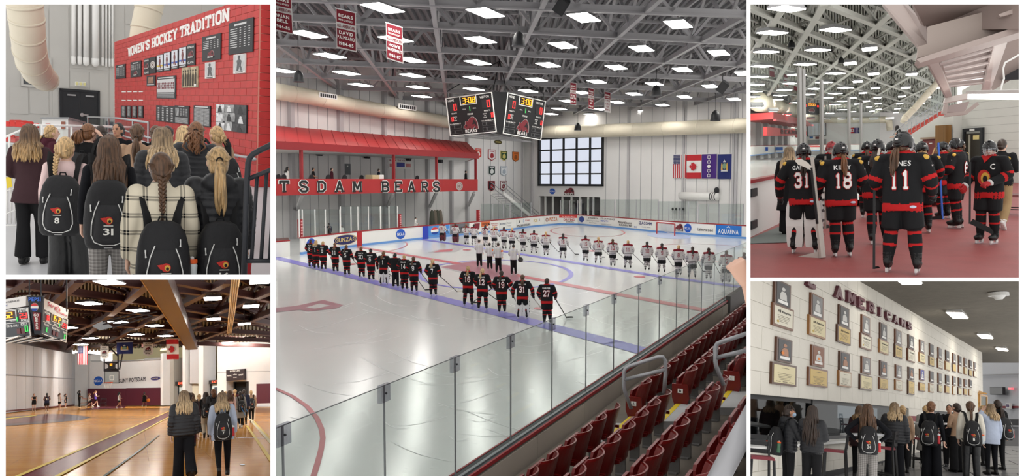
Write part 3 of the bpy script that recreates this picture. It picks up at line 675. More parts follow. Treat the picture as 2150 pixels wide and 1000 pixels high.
  # ---- things people carry
def bag_mesh():
 if 'bag' in SHARED:return
 Z=[(-.27,.145,.10),(-.24,.165,.125),(-.16,.178,.14),(-.04,.176,.135),(.08,.165,.115),(.17,.145,.09),(.235,.11,.06),(.262,.06,.035)]
 def sup(z,w,d,n=24):
  q=[]
  for t in np.linspace(0,2*PI,n,endpoint=False):
   c,s_=math.cos(t),math.sin(t);q.append(Vector((w*math.copysign(abs(c)**.7,c),d*math.copysign(abs(s_)**.7,s_),z)))
  return q
 mb=MB();mb.loft([sup(*r)for r in Z]);SHARED['bag']=mb.mesh('backpack',None,True);SHARED['bag'].materials.clear();SHARED['bag'].materials.append(mat('black_pack_nylon',(24,24,27),.62,var=.12,scale=9,bump=.4,bscale=22,spec=.35))
 class S:
  @staticmethod
  def map(a,b,o=.0):
   w,d=ring_at([(z,w,d)for z,w,d in Z],b);q=max(.0,1-abs(a/w)**2.6)**(1/2.6);return Vector((a,-(d*q+o),b))
 mb=MB();N=18;rows=12
 vs=[];fs=[]
 for j in range(rows+1):
  b=-.23+.30*j/rows;hw=.118*(1-.25*(j/rows))*(1 if j else .8)
  for i in range(N+1):
   x=-hw+2*hw*i/N;e=(1-(2*i/N-1)**4)*(1-(2*j/rows-1)**6);vs.append(S.map(x,b,.002+.028*e))
 for j in range(rows):
  for i in range(N):k=j*(N+1)+i;fs.append((k+1,k,k+N+1,k+N+2))
 mb.add(vs,fs);SHARED['pocket']=mb.mesh('front_pocket',mat('black_pack_pocket',(32,32,35),.7,var=.1,scale=12,bump=.3,bscale=26),True)
 mb=MB();pth=[(-.062,.10),(-.092,.02),(-.113,-.08),(-.116,-.16),(-.095,-.215),(-.04,-.238),(.04,-.238),(.095,-.215),(.116,-.16),(.113,-.08),(.092,.02),(.062,.10)]
 P=[]
 for i in range(len(pth)-1):
  for k in range(4):t=k/4;P.append(S.map(pth[i][0]*(1-t)+pth[i+1][0]*t,pth[i][1]*(1-t)+pth[i+1][1]*t,.012))
 mb.tube(P,.0042,6);SHARED['piping']=mb.mesh('piping',mat('white_reflective_piping',(220,220,218),.4))
 for sd in(-1,1):
  mb=MB();mb.tube([Vector((sd*.085,.09,.20)),Vector((sd*.095,.105,.30)),Vector((sd*.11,.13,.385)),Vector((sd*.118,.19,.448)),Vector((sd*.124,.28,.44)),Vector((sd*.135,.375,.34)),Vector((sd*.15,.375,.16)),Vector((sd*.17,.33,.0)),Vector((sd*.18,.2,-.12)),Vector((sd*.15,.08,-.18))],[(.036,.008),(.038,.010),(.038,.010),(.038,.011),(.036,.010),(.034,.009),(.03,.008),(.014,.005),(.012,.005),(.012,.005)],8,up=(0,0,1))
  SHARED['strap%d'%sd]=mb.mesh('strap',mat('black_strap_webbing',(20,20,22),.8))
 mb=MB();mb.tube([Vector((-.03,.06,.25)),Vector((-.02,.05,.285)),Vector((.02,.05,.285)),Vector((.03,.06,.25))],.007,6);SHARED['handle']=mb.mesh('handle',MATS['black_strap_webbing'])
 mb=MB()
 for x,z in((-.12,.07),(.10,.14)):mb.tube([S.map(x,z,.012),S.map(x,z-.03,.02),S.map(x*.98,z-.05,.014)],[.006,.004,.007],6)
 SHARED['pull']=mb.mesh('zipper_pull',mat('pale_zip_pull',(206,206,204),.35,.6))
 mb=MB();
 mb.disc(S,.004,-.045,.030,.030,.033,.036,0,18);mb.poly(S,[(-.052,-.028),(-.02,-.022),(-.012,-.052),(-.03,-.058)],.033,.036,0)
 mb.disc(S,.012,-.047,.018,.020,.036,.039,1,14);mb.disc(S,.012,-.052,.010,.012,.039,.041,2,10);mb.rect(S,-.03,-.088,.036,-.082,.033,.036,3)
 SHARED['emblem']=mb.mesh('emblem',[mat('emblem_red',(190,44,36),.6),mat('emblem_gold',(214,170,70),.5),mat('emblem_black',(16,16,16),.6),mat('emblem_white',(230,228,222),.6)])
 mb=MB();mb.rect(S,-.03,-.262,.03,-.254,.004,.012);SHARED['taglabel']=mb.mesh('maker_label',mat('grey_woven_label',(160,160,160),.7))
 SHARED['bagS']=S
def backpack(p,label,number=None,bottle=None,seed=0,dz=.0,sc=1.0,ang=.0,blabel=None,extra=None):
 "hangs on person p"
 bag_mesh();Mp=LOC[p];d=ring_at(TOPS[TOPOF[p]][0],1.1)[1]+.125
 M=Mp@Matrix.Translation((.0,-d,1.02+dz))@Matrix.Rotation(ang,4,'Y')@Matrix.Rotation(-.06,4,'X')@Matrix.Diagonal((sc,sc,sc,1))
 o=bpy.data.objects.new('backpack',SHARED['bag']);COL.objects.link(o);ROOM[o]=ROOM[p];LOC[o]=M;o.matrix_world=ROOM[p].R@M;tag(o,label,'backpack','black team backpacks')
 for nm,k in(('front_pocket','pocket'),('piping','piping'),('strap','strap-1'),('strap','strap1'),('handle','handle'),('zipper_pull','pull'),('emblem','emblem'),('maker_label','taglabel')):
  inst(nm,SHARED[k],o)
 if number:
  mb=MB();mb.text(SHARED['bagS'],number,.003,-.155,.052,.03*len(number)+.012,o=.034);mb.build('number',MATS['emblem_white'],o,local=True)
 if bottle:
  col,cap=bottle;bottle_obj(ROOM[p],M@Matrix.Translation((.185,-.01,-.21)),blabel,col,cap)
 return o
def bottle_obj(room,M,label,col,cap):
 k='bottle'+col
 if k not in SHARED:
  mb=MB();mb.tube([Vector((0,0,z))for z in(0,.01,.06,.09,.16,.175)],[.03,.036,.036,.031,.036,.03],14);SHARED[k]=mb.mesh('bottle',mat('%s_plastic'%col,{'red':(196,40,48),'clear':(206,212,214),'green':(70,110,84)}[col],.35),True)
  mb=MB();mb.tube([Vector((0,0,z))for z in(.172,.178,.20,.203)],[.03,.036,.036,.028],14);SHARED[k+'c']=mb.mesh('cap',mat('%s_cap_for_%s'%(cap,col),{'orange':(232,96,40),'white':(226,226,226),'red':(206,40,40)}[cap],.4))
  mb=MB();mb.tube([Vector((0,0,z))for z in(.2,.215,.222)],[.014,.014,.008],8);SHARED[k+'n']=mb.mesh('nozzle',mat('white_nozzle',(224,224,222),.4))
 o=bpy.data.objects.new('water_bottle',SHARED[k]);COL.objects.link(o);ROOM[o]=room;LOC[o]=M;o.matrix_world=room.R@M;tag(o,label,'bottle','water bottles in backpack side pockets')
 c=inst('cap',SHARED[k+'c'],o);inst('nozzle',SHARED[k+'n'],c);return o
def stick(room,a,b,label,shaft=(24,24,26),blade=(26,26,28),side=(1,0,0),w=.03,bl=.30,bh=.07,goalie=False,grip=None,group='hockey sticks'):
 "hockey stick from butt end a to heel b; the blade runs from the heel along side"
 a,b=Vector(a),Vector(b);o=thing('hockey_stick',label,'stick',room,b,group)
 mb=MB();d=(b-a).normalized()
 if goalie:
  m_=a.lerp(b,.62);mb.bar(a,m_,w,w*.8);mb.bar(m_,b,w*2.6,w*.9)
 else:mb.bar(a,b,w,w*.75)
 mb.build('shaft',mat('stick_shaft_%d_%d_%d'%shaft,shaft,.4),o)
 if grip:
  mb=MB();mb.bar(a-d*.005,a.lerp(b,grip[1]),w*1.15,w*.95);mb.build('grip_tape',mat('grip_tape_%d_%d_%d'%grip[0],grip[0],.8),o)
 s_=Vector(side).normalized();up=Vector((0,0,1));mb=MB();n=7;P=[]
 nn=s_.cross(up).normalized()if abs(s_.z)<.9 else Vector((0,1,0));vv=nn.cross(s_).normalized()
 bot,topp=[],[]
 for i in range(n):
  t=i/(n-1);c=b+s_*(bl*t)+nn*(.03*t*t);hh=bh*(1.0-.12*t)*(1 if i<n-1 else .55)
  bot.append(c-vv*(.012*0));topp.append(c+vv*hh)
 th=nn*.012
 rings=[[p0-th,p0+th,p1+th*.7,p1-th*.7]for p0,p1 in zip(bot,topp)];mb.loft(rings)
 mb.build('blade',mat('stick_blade_%d_%d_%d'%blade,blade,.7),o);return o
 # ==== room 1: entrance with the red brick tradition wall
wallgrey=mat('pale_grey_wall_panel',(192,190,185),.7,var=.03,scale=.6)
red_b=mat('red_brick_paint',(190,44,40),.55,var=.10,scale=2.5,bump=.15,bscale=12)
mortar=mat('pink_mortar',(206,132,118),.8)
cream=mat('cream_duct',(226,217,196),.5,var=.03,scale=1)
steel=mat('brushed_steel',(176,178,180),.35,.7);blackm=mat('black_paint_metal',(34,36,40),.45);wht=mat('white_paint',(236,235,232),.6);blk=mat('black_board',(38,38,42),.6)
lettw=mat('white_lettering',(240,238,234),.6)
floor_grey=mat('pale_grey_epoxy_floor',(186,187,190),.35,var=.04,scale=.8)
mb=MB();P=[TL.fl(-60,583),TL.fl(590,583),TL.fl(590,320),TL.fl(-60,285)];mb.prism(P,(0,0,-.15));struct('floor',mb,floor_grey,TL,'pale grey floor under the group by the brick wall','floor')
WB=wallplane(TL,-60,40,600,50,200)
Lw=WB.px(600,100)[0]
mb=MB();mb.rect(WB,0,-2.2,Lw,9,-.3,0);wb=struct('wall_back',mb,wallgrey,TL,'pale grey panelled wall with pipes and black doors','wall')
for(u0,v0,u1,v1)in((20,14,102,110),(20,182,60,240),(62,190,103,240),(104,12,145,186),(146,150,187,184),(188,152,228,300),(230,12,262,300),(146,12,228,146),(262,12,420,60),(422,12,560,110),(110,190,124,300)):
 a=WB.box(u0,v0,u1,v1);K('rect','panel',wallgrey,wb,WB,a[0]+.02,a[1]+.02,a[2]-.02,a[3]-.02,0,.03)
t=thing('air_duct','thick cream air duct curving down into the wall at far left','duct',TL,TL.at(60,100,31))
pts=[TL.at(u,v,d)for u,v,d in((46,-14,29.5),(52,10,29.7),(56,40,30),(59,75,30.4),(62,105,31),(68,130,31.8),(78,150,33),(92,164,34.6),(98,168,36))]
rr=[35*30/FPX,34.5*30/FPX,34*30/FPX,33*30/FPX,32*31/FPX,31*31.8/FPX,29*33/FPX,26*34/FPX,24*36/FPX]
K('tube','duct_pipe',cream,t,pts,rr,24,smooth=True)
for i in range(1,8):
 mb=MB();a=pts[i];d=(pts[i+1]-pts[i-1]).normalized()*.05;mb.tube([a-d,a+d],rr[i]*1.03,24);mb.build('seam_ring',cream,t,smooth=True)
a=WB.box(48,123,103,179);mb=MB();mb.rect(WB,*a,.03,.05,1);mb.rect(WB,a[0]-.1,a[1]-.1,a[2]+.1,a[1],.03,.12);mb.rect(WB,a[0]-.1,a[3],a[2]+.1,a[3]+.1,.03,.12);mb.rect(WB,a[0]-.1,a[1],a[0],a[3],.03,.12);mb.rect(WB,a[2],a[1],a[2]+.1,a[3],.03,.12)
mb.build('wall_opening',[wallgrey,mat('recess_shade',(92,96,98),.9)],t)  # flat dark sheet, the shade inside the opening is its colour
t=thing('air_duct','cream round duct rising behind the top of the brick wall','duct',TL,TL.at(305,60,36))
mb=MB();pts=[TL.at(u,v,36)for u,v in((296,130),(300,90),(304,60),(312,20),(322,-20))];mb.tube(pts,27*36/FPX,24);mb.build('duct_pipe',cream,t,smooth=True)
for i in(1,2,3):
 mb=MB();d=(pts[i+1]-pts[i-1]).normalized()*.05;mb.tube([pts[i]-d,pts[i]+d],28*36/FPX,24);mb.build('seam_ring',cream,t,smooth=True)
for i,(u,w,vb)in enumerate(((153,8,137),(166,8,137),(179,11,139),(198,13,141),(214,5,139),(222,3.6,141),(229,4,141),(235,4.4,141))):
 s0,z0=WB.px(u,vb);s0,z1=WB.px(u,vb-16);st=WB.px(u,-20);r=w/2*43/FPX
 t=thing('wall_pipe','%s of the eight white vertical pipes on the grey wall, from the left'%ordn(i),'pipe',TL,WB.map(s0,z0,.2),'white pipes on the grey wall')
 K('tube','pipe',wht,t,[WB.map(st[0],st[1],r+.06),WB.map(s0,z1,r+.06)],r,12,smooth=True)
 K('tube','end_cap',wht,t,[WB.map(s0,z1+.05,r+.06),WB.map(s0,z0+r,r+.06),WB.map(s0,z0+r*.4,r+.06),WB.map(s0,z0,r+.06)],[r*1.12,r*1.12,r*.8,r*.2],12,smooth=True)
t=thing('door_1','black metal double door in the pale grey wall','door',TL,WB.map(WB.px(167,290)[0],-2,0),kind='structure')
a=WB.box(125,188,209,300)
mb=MB();mb.rect(WB,a[0],a[1],a[0]+.1,a[3],.03,.12);mb.rect(WB,a[2]-.1,a[1],a[2],a[3],.03,.12);mb.rect(WB,a[0],a[3]-.12,a[2],a[3],.03,.12);mb.build('door_frame',blackm,t)
m_=(a[0]+a[2])/2
for x0,x1 in((a[0]+.1,m_-.01),(m_+.01,a[2]-.1)):
 lf=K('rect','door_leaf',blackm,t,WB,x0,a[1],x1,a[3]-.12,.03,.08)
 K('rect','door_closer',steel,lf,WB,x0+.25,a[3]-.36,x1-.2,a[3]-.28,.08,.16)
b=WB.px(171,241);mb=MB();mb.disc(WB,b[0],b[1],.1,.1,.08,.14,0,16);mb.rect(WB,b[0],b[1]-.03,b[0]+.3,b[1]+.03,.14,.18);mb.build('handle',mat('bright_chrome',(220,222,224),.15,1),t)
t=thing('emergency_light','small emergency light box above the black double door','light',TL,WB.map(*WB.px(168,176),.05))
S=WB.sub(157,172,180,181,.03);K('rect','plate',wht,t,S,0,0,1,1,0,.06)
for x in(.15,.5,.85):
 K('rect','lens',mat('yellow_lens',(222,214,150),.3),t,S,x-.1,.2,x+.1,.85,.06,.12)
t=thing('hand_dryer','stainless steel water cooler cabinet beside the brick wall','appliance',TL,WB.map(*WB.px(226,276),.1))
S=WB.sub(216,246,237,278,.03);K('poly','cabinet',steel,t,S,[(0,0),(1,0),(1,.85),(.85,1),(.15,1),(0,.85)],0,.35)
mb=MB();mb.rect(S,.12,.1,.88,.72,.35,.37,0);mb.rect(S,.25,.3,.75,.6,.37,.385,1);mb.build('panel',[mat('dark_steel',(90,94,100),.4,.5),mat('navy_panel',(38,46,74),.4)],t)
t=thing('ticket_counter','white counter desk with grey top under the duct','counter',TL,TL.at(120,300,30))
S=Plane(TL.at(88,300,29),TL.at(143,300,29)-TL.at(88,300,29),TL.at(88,248,29)-TL.at(88,300,29),TL)
K('rect','front',wht,t,S,0,0,1,.96,-1,0);K('rect','counter_top',mat('grey_laminate',(150,152,154),.4),t,S,-.02,.96,1.08,1.02,-1.1,.08)
K('rect','notice',mat('brown_notice',(150,96,80),.7),t,S,.76,.55,.9,.85,.01,.04);K('rect','logo_sheet',mat('pale_red_logo',(214,160,156),.7),t,S,.15,.62,.32,.78,.01,.02)
def rail_tube(name,label,pxs,d,rpx,m,room,cat='railing',posts=(),group=None,extra=()):
 dd=d if isinstance(d,(list,tuple))else[d]*len(pxs)
 P=[room.at(u,v,q)for(u,v),q in zip(pxs,dd)];r=rpx*(sum(dd)/len(dd))/FPX
 t=thing(name,label,cat,room,P[0],group);K('tube','top_rail',m,t,P,r,10,smooth=True)
 for(u0,v0,u1,v1,q)in extra:K('tube','rail',m,t,[room.at(u0,v0,q),room.at(u1,v1,q)],r*.8,8,smooth=True)
 for(u0,v0,u1,v1,q)in posts:K('tube','post',m,t,[room.at(u0,v0,q),room.at(u1,v1,q)],r*.9,8,smooth=True)
 return t
gl=glassmat('clear_glass_panel')
t=rail_tube('guard_rail','white steel guard rail with glass in front of the black doors',[(72,262),(82,263),(150,264),(240,266),(292,268)],[17,17,18,20,22],2.2,wht,TL,posts=((76,263,77,330,17),(88,263,88,330,17),(150,264,150,330,18),(208,265,208,330,19)))
mb=MB();A=[TL.at(90,270,17.4),TL.at(288,272,22),TL.at(288,320,22),TL.at(90,325,17.4)];mb.prism(A,(0,.03,0));mb.build('glass_panel',gl,t)
t=rail_tube('stair_rail','white stair rail sloping down on the far left beside red seats',[(-30,305),(20,284),(50,271),(74,262)],16.5,2.2,wht,TL,posts=((20,284,20,345,16.5),(50,271,50,330,16.5)))
mb=MB();A=[TL.at(-10,303,16.6),TL.at(72,268,16.6),TL.at(72,330,16.6),TL.at(-10,372,16.6)];mb.prism(A,(0,.03,0));mb.build('glass_panel',gl,t)
t=rail_tube('stair_rail','white lower stair railing with balusters behind the maroon blazer',[(-20,392),(36,366)],11.5,2.0,wht,TL,posts=[(u,384-.46*(u-0),u+1,470,11.5)for u in(14,22,30,38,46)],extra=((-20,412,44,392,11.5),(-20,463,46,436,11.5),(-20,474,46,474,11.5)))
mb=MB();a=[TL.at(12,373,11.4),TL.at(23,371,11.4),TL.at(26,392,11.4),TL.at(15,396,11.4)];mb.prism(a,(0,.02,0));mb.build('yellow_sign',mat('yellow_sign',(226,200,60),.6),t)
mb=MB();mb.prism([TL.at(-20,330,15),TL.at(60,326,15),TL.at(60,372,15),TL.at(-20,380,15)],(0,.4,0));struct('wall_stair_side',mb,mat('concrete_grey',(176,170,160),.85,var=.1,scale=3),TL,'bare concrete stair side at the far left edge','wall')
def tl_seat(u,v,w,i,lab):
 d=21;S=Plane(TL.at(u,v+w*1.25,d),TL.at(u+w,v+w*1.25,d)-TL.at(u,v+w*1.25,d),TL.at(u,v,d)-TL.at(u,v+w*1.25,d),TL)
 t=thing('stadium_seat',lab,'seat',TL,S.map(.5,0,0),'bright red seats beside the entrance');sr=mat('bright_red_seat_plastic',(206,52,44),.4)
 K('poly','backrest',sr,t,S,[(.05,.35),(.95,.35),(1,.9),(.9,1),(.1,1),(0,.9)],-.25,-.18)
 K('poly','seat',sr,t,S,[(.06,.05),(.94,.05),(1,.55),(.85,.66),(.15,.66),(0,.55)],-.12,.05)
for i,(u,v)in enumerate(((10,250),(22,250),(34,251),(46,253),(58,256),(8,282),(22,284))):
 tl_seat(u,v,13,i,'bright red stadium seat, %s from the left in the %s row by the stair rail'%(ordn(i if i<5 else i-5),'upper' if i<5 else 'lower'))
 # --- the red brick wall
WR=wallplane(TL,241,36.8,541,19.3,225);s1=WR.px(541,222)[0];ztop=2.77;zb=-TL.h
mb=MB();mb.rect(WR,.03,zb,s1-.01,ztop-.01,-.5,-.012);mb.rect(WR,s1-.02,zb,s1+.02,ztop,-.5,-.0)
wr=struct('wall_brick',mb,mortar,TL,'red painted brick wall carrying the hockey tradition display','wall')
NR,bl=26,1.05;bh=(ztop-zb)/NR;cand=[]
for r in range(NR):
 off=-(bl/2 if r%2 else 0);s0=off
 while s0<s1:
  a,b=max(s0,0),min(s0+bl,s1)
  if b-a>.05:cand.append((a,zb+r*bh,b,zb+(r+1)*bh))
  s0+=bl
def vis(c):
 u,v=TL.px(WR.map((c[0]+c[2])/2,(c[1]+c[3])/2));return-(1000 if v>300 else 0)+u*.5-(500 if v<5 else 0)
cand.sort(key=vis,reverse=True);bricks={}
def brick_box(mb,c):mb.rect(WR,c[0]+.012,c[1]+.006,c[2]-.012,c[3]-.006,-.012,.006)
for c in cand[:300]:
 k=(round(c[2]-c[0],3))
 mb=MB();brick_box(mb,c);mb.build('brick',red_b,wr)
mb=MB()
for c in cand[300:]:brick_box(mb,c)
mb.build('bricks',red_b,wr,kind='stuff')
mb=MB();e0=WR.map(s1,zb,0);back=-WR.n*3.2+WR.ex*.9
for r in range(NR):
 z0=zb+r*bh+.006;z1=z0+bh-.012;p=WR.map(s1+.012,0,0)
 for k in range(4):
  f0,f1=(k+.02)/4,(k+.98)/4;q=[p+back*f0,p+back*f1,p+back*f1-WR.ex*.3,p+back*f0-WR.ex*.3]
  mb.hexa([Vector((x.x,x.y,z0))for x in q]+[Vector((x.x,x.y,z1))for x in q])
mb.build('bricks',mat('red_brick_shaded_end',(176,38,36),.55,var=.1,scale=2.5),wr,kind='stuff')  # side face: darker copy of the brick red, shade in the colour
t=thing('wall_title','white block letters spelling the hockey tradition title on red brick','lettering',TL,WR.map(*WR.px(376,80),.02))
a0=WR.px(270,118);a1=WR.px(482,43);top0=WR.px(269,101)[1];hgt=top0-a0[1];L=a1[0]-a0[0]
words="WOMEN'S HOCKEY TRADITION";tot=text_geo(words,slab=True)[2];x=0
for ch in words:
 if ch==' ':x+=.42;continue
 w=.5 if ch in "I'" else .92
 vs,fs=slab_glyph(ch,.24);mb=MB();kx=L/tot
 pts=[(a0[0]+((px_-.5)*.92+w/2+x)*kx,a0[1]+(a1[1]-a0[1])*x/tot+py_*hgt)for px_,py_ in vs]
 for j,f in enumerate(fs):mb.poly(WR,[pts[i]for i in f],.004,.02+.002*j)
 mb.build('letter',lettw,t);x+=w+.06
sep=mat('sepia_photo',(176,160,130),.6,var=.5,scale=5);bwp=mat('black_white_photo',(150,150,150),.6,var=.75,scale=4);bwc=mat('photo_collage',(170,170,170),.6,var=.8,scale=3)
colp=mat('team_photo',(170,160,160),.6,var=.5,scale=6);seal=mat('white_seal',(214,210,206),.6);greyl=mat('pale_print',(208,208,208),.7);mar_l=mat('maroon_print',(130,34,44),.6)
def poster(u0,v0,u1,v1,label,kind,room=TL,Wp=None,name='poster',cat='poster'):
 S=(Wp or WR).sub(u0,v0,u1,v1,.008);t=thing(name,label,cat,room,S.map(.5,0,0),'boards on the red brick wall')
 board=K('rect','board',{'bw':mat('white_print_border',(226,224,220),.6),'sepia':sep}.get(kind,blk),t,S,0,0,1,1,0,.03)
 p=MB()
 if kind in('table','table2'):
  p.rect(S,.25,.86,.75,.92,.03,.036)
  for r in range(9):
   z=.76-r*.07
   if kind=='table2' and r>4:break
   p.rect(S,.08,z,.38,z+.022,.03,.036)
   for c in(.48,.66,.84):p.rect(S,c,z,c+.06,z+.022,.03,.036)
  p.build('print',greyl,t)
  if kind=='table2':bear(S,t,.5,.1,.34,.3)
 elif kind=='list':
  for r in range(14):p.rect(S,.25,.9-r*.06,.75,.925-r*.06,.03,.036)
  p.build('print',greyl,t)
 elif kind=='dense':
  p.rect(S,.12,.9,.88,.96,.03,.036)
  for c in range(3):
   for r in range(22):p.rect(S,.06+c*.31,.05+r*.037,.33+c*.31,.066+r*.037,.03,.036)
  p.build('print',greyl,t)
 elif kind=='grid':
  p.rect(S,.35,.93,.65,.97,.03,.036)
  for c in range(4):
   for r in range(6):p.disc(S,.15+c*.24,.84-r*.145,.055,.03,.03,.036,0,10);p.rect(S,.1+c*.24,.775-r*.145,.2+c*.24,.79-r*.145,.03,.036)
  p.build('print',greyl,t)
 elif kind=='mix':
  p.rect(S,.3,.93,.7,.97,.03,.036)
  for c in range(3):
   for r in range(7):p.rect(S,.42+c*.19,.8-r*.06,.52+c*.19,.82-r*.06,.03,.036)
  for r in range(7):p.rect(S,.06,.04+r*.045,.94,.06+r*.045,.03,.036)
  p.build('print',greyl,t);q=MB();q.rect(S,.08,.42,.32,.86,.03,.036);q.build('photo',bwp,t)
 elif kind=='class':
  p.text(S,'SENIOR',.5,.82,.09,.8,o=.036);p.text(S,'CLASS',.5,.08,.1,.76,o=.036);p.build('lettering',lettw,t);bear(S,t,.5,.34,.66,.34)
 elif kind=='seal':
  p.disc(S,.5,.52,.42,.22,.03,.036);p.build('seal',seal,t);q=MB();q.ring(S,.5,.52,.33,.172,.05,.036,.04);q.disc(S,.5,.52,.12,.065,.036,.04);q.build('seal_print',mat('brown_print',(110,84,76),.6),t)
 elif kind=='player':
  p.rect(S,.06,.14,.94,.97,.03,.034);p.build('photo',mat('bright_rink_photo',(214,216,222),.6,var=.12,scale=6),t)
  q=MB();q.rect(S,.06,.3,.94,.38,.034,.037);q.build('photo_boards',mat('blue_rink_boards_%d'%(int(u0)%2),((60,100,190),(222,190,60))[int(u0)%2],.6),t)
  g=MB();g.poly(S,[(.35,.3),(.45,.45),(.38,.6),(.42,.75),(.6,.76),(.68,.6),(.6,.45),(.74,.2),(.6,.2),(.5,.4),(.42,.22)],.037,.04);g.disc(S,.52,.83,.09,.05,.037,.04,0,10);g.build('pictured_skater',mat('skater_print',(120,66,66),.6),t)
  l=MB();l.rect(S,.12,.05,.88,.085,.03,.036);l.build('caption',greyl,t)
 elif kind=='team':
  p.rect(S,.04,.27,.96,.86,.03,.035);p.build('photo',mat('pale_team_photo',(206,204,204),.6),t)
  g=MB()
  for r in range(3):
   for c in range(11):g.disc(S,.1+c*.08+(.02 if r%2 else 0),.47+r*.1,.03,.05,.035,.039,0,8)
  g.build('pictured_team',mat('team_print',(112,44,54),.6,var=.5,scale=9),t)
  l=MB();l.rect(S,.1,.9,.9,.95,.03,.036)
  for r in range(4):l.rect(S,.06,.05+r*.05,.94,.07+r*.05,.03,.036)
  l.build('caption',greyl,t)
 elif kind=='darkphoto':
  p.rect(S,.2,.28,.8,.86,.03,.036);p.build('photo',mat('plaque_photo',(150,110,90),.6,var=.5,scale=8),t);l=MB();l.rect(S,.1,.1,.9,.16,.03,.036);l.build('caption',greyl,t)
 elif kind=='sepia':
  g=MB()
  for c in range(6):g.poly(S,[(.06+c*.15,.06),(.16+c*.15,.06),(.17+c*.15,.6),(.13+c*.15,.78),(.07+c*.15,.6)],.03,.036)
  for c in range(6):g.disc(S,.12+c*.15,.82,.04,.05,.03,.036,0,10)
  g.build('pictured_people',mat('dark_sepia_print',(62,52,40),.7),t);q=MB();q.rect(S,.8,.04,.92,.16,.036,.04);q.build('white_mark',lettw,t)
 elif kind=='bw':
  p.rect(S,.04,.12,.96,.97,.03,.034);p.build('photo',mat('pale_grey_photo',(196,196,196),.6,var=.15,scale=8),t)
  g=MB();g.poly(S,[(.3,.14),(.35,.5),(.3,.66),(.5,.76),(.72,.64),(.66,.4),(.8,.14),(.62,.14),(.55,.36),(.45,.14)],.034,.038);g.disc(S,.5,.83,.1,.09,.034,.038,0,12);g.build('pictured_skater',mat('grey_print',(92,92,94),.6,var=.5,scale=9),t)
  l=MB();l.rect(S,.2,.045,.8,.08,.03,.036);l.build('caption',mat('dark_print',(40,40,42),.7),t)
 elif kind=='collage':
  rnd=random.Random(3);cells=[(0,.66,.3,1),(.3,.7,.62,1),(.62,.66,1,1),(0,.3,.26,.66),(.26,.36,.66,.7),(.66,.3,1,.66),(0,0,.32,.3),(.32,0,.58,.36),(.58,0,1,.3)]
  for i,(x0,y0,x1,y1)in enumerate(cells):
   q=MB();q.rect(S,x0+.008,y0+.008,x1-.008,y1-.008,.03,.036);c=q.build('photo',mat('collage_print_%d'%(i%3),((206,206,206),(64,64,66),(150,150,150))[(i*2)%3],.6,var=.6,scale=7),t)
   g=MB();cx,cy=(x0+x1)/2,(y0+y1)/2;g.disc(S,cx,cy+.06,.04,.05,.036,.04,0,8);g.poly(S,[(cx-.07,y0+.02),(cx-.05,cy+.02),(cx+.05,cy+.02),(cx+.08,y0+.02)],.036,.04);g.build('pictured_figure',mat('collage_figure_%d'%(i%2),((40,40,42),(226,226,226))[i%2],.6),c)
 return t
def bear(S,par,cx,b,w,h,o=.036,word=True,room=None):
 "crouching bear emblem on a lettered base"
 P=[(-.5,.3),(-.47,.46),(-.36,.56),(-.35,.7),(-.27,.76),(-.2,.7),(-.08,.84),(.08,.97),(.24,.97),(.39,.83),(.48,.58),(.5,.22),(.34,.2),(.3,.4),(.16,.24),(.0,.22),(-.08,.38),(-.16,.22),(-.34,.2),(-.37,.31)]
 ol=MB();ol.poly(S,[(cx+x*w*1.06,b+(y*1.04-.02)*h)for x,y in P],o*.8,o);ol.build('emblem_outline',mat('emblem_outline_grey',(196,190,188),.6),par)
 q=MB();q.poly(S,[(cx+x*w,b+y*h)for x,y in P],o,o+.006);q.build('bear_emblem',mat('bear_maroon',(118,38,46),.6),par)
 q=MB();q.poly(S,[(cx+x*w,b+y*h)for x,y in((-.36,.42),(-.3,.52),(-.24,.46),(-.3,.4))],o+.006,o+.01);q.poly(S,[(cx+x*w,b+y*h)for x,y in((.1,.5),(.26,.8),(.42,.6),(.4,.34),(.3,.52))],o+.006,o+.01);q.rect(S,cx-.5*w,b,cx+.5*w,b+.2*h,o,o+.008);q.build('bear_shading',mat('bear_black',(34,24,26),.6),par)
 if word:
  q=MB();q.text(S,'BEARS',cx,b+.02*h,h*.2,w*.85,o=o+.012);q.build('lettering',lettw,par)
for a in((245,136,265,165,'small black scoring leaders board at the far left end of the brick wall','table'),(276,129,298,162,'small black leaders board with bear emblem, second from the left end','table2'),(304,123,316,157,'narrow black senior class board left of the round white seal','class'),(317,120,329,154,'dark narrow board with a round white seal','seal'),(331,115,345,151,'first of four skater photo cards, beside the round seal board','player'),(346,110,360,149,'second of four skater photo cards, with yellow boards in the picture','player'),(362,105,376,145,'third of four skater photo cards under the title','player'),(378,99,394,142,'fourth of four skater photo cards, beside the taller senior class board','player'),(395,93,412,137,'tall black senior class board right of the skater photos','class'),(427,74,466,127,'large dark goaltending board with bear emblem under the title','table2'),(483,43,534,112,'largest dark scoring leaders board at the right end of the brick wall','table'),(310,159,328,181,'small dark plaque photo left of the team picture','darkphoto'),(331,160,371,207,'black framed team group photo in the middle of the brick wall','team'),(384,141,418,184,'sepia photo of a row of women on the brick wall','sepia'),(433,131,454,165,'small black and white skater photo below the goaltending board','bw'),(493,114,518,154,'black and white portrait photo below the largest leaders board','bw'),(330,222,369,256,'black board with a grid of small portraits above the hand rail','grid'),(369,222,399,260,'dark grey stats board with a small photo, next to the portrait grid','mix'),(409,222,444,265,'grey board of dense newspaper print on the brick wall','dense'),(456,220,521,276,'black and white photo collage at the lower right of the brick wall','collage')):
 poster(*a)
for i,(u0,u1)in enumerate(((256,266),(268,277),(279.5,289),(291.5,302))):
 poster(u0,222,u1,247,'narrow black list board, %s of four in a row at lower left'%ordn(i),'list')
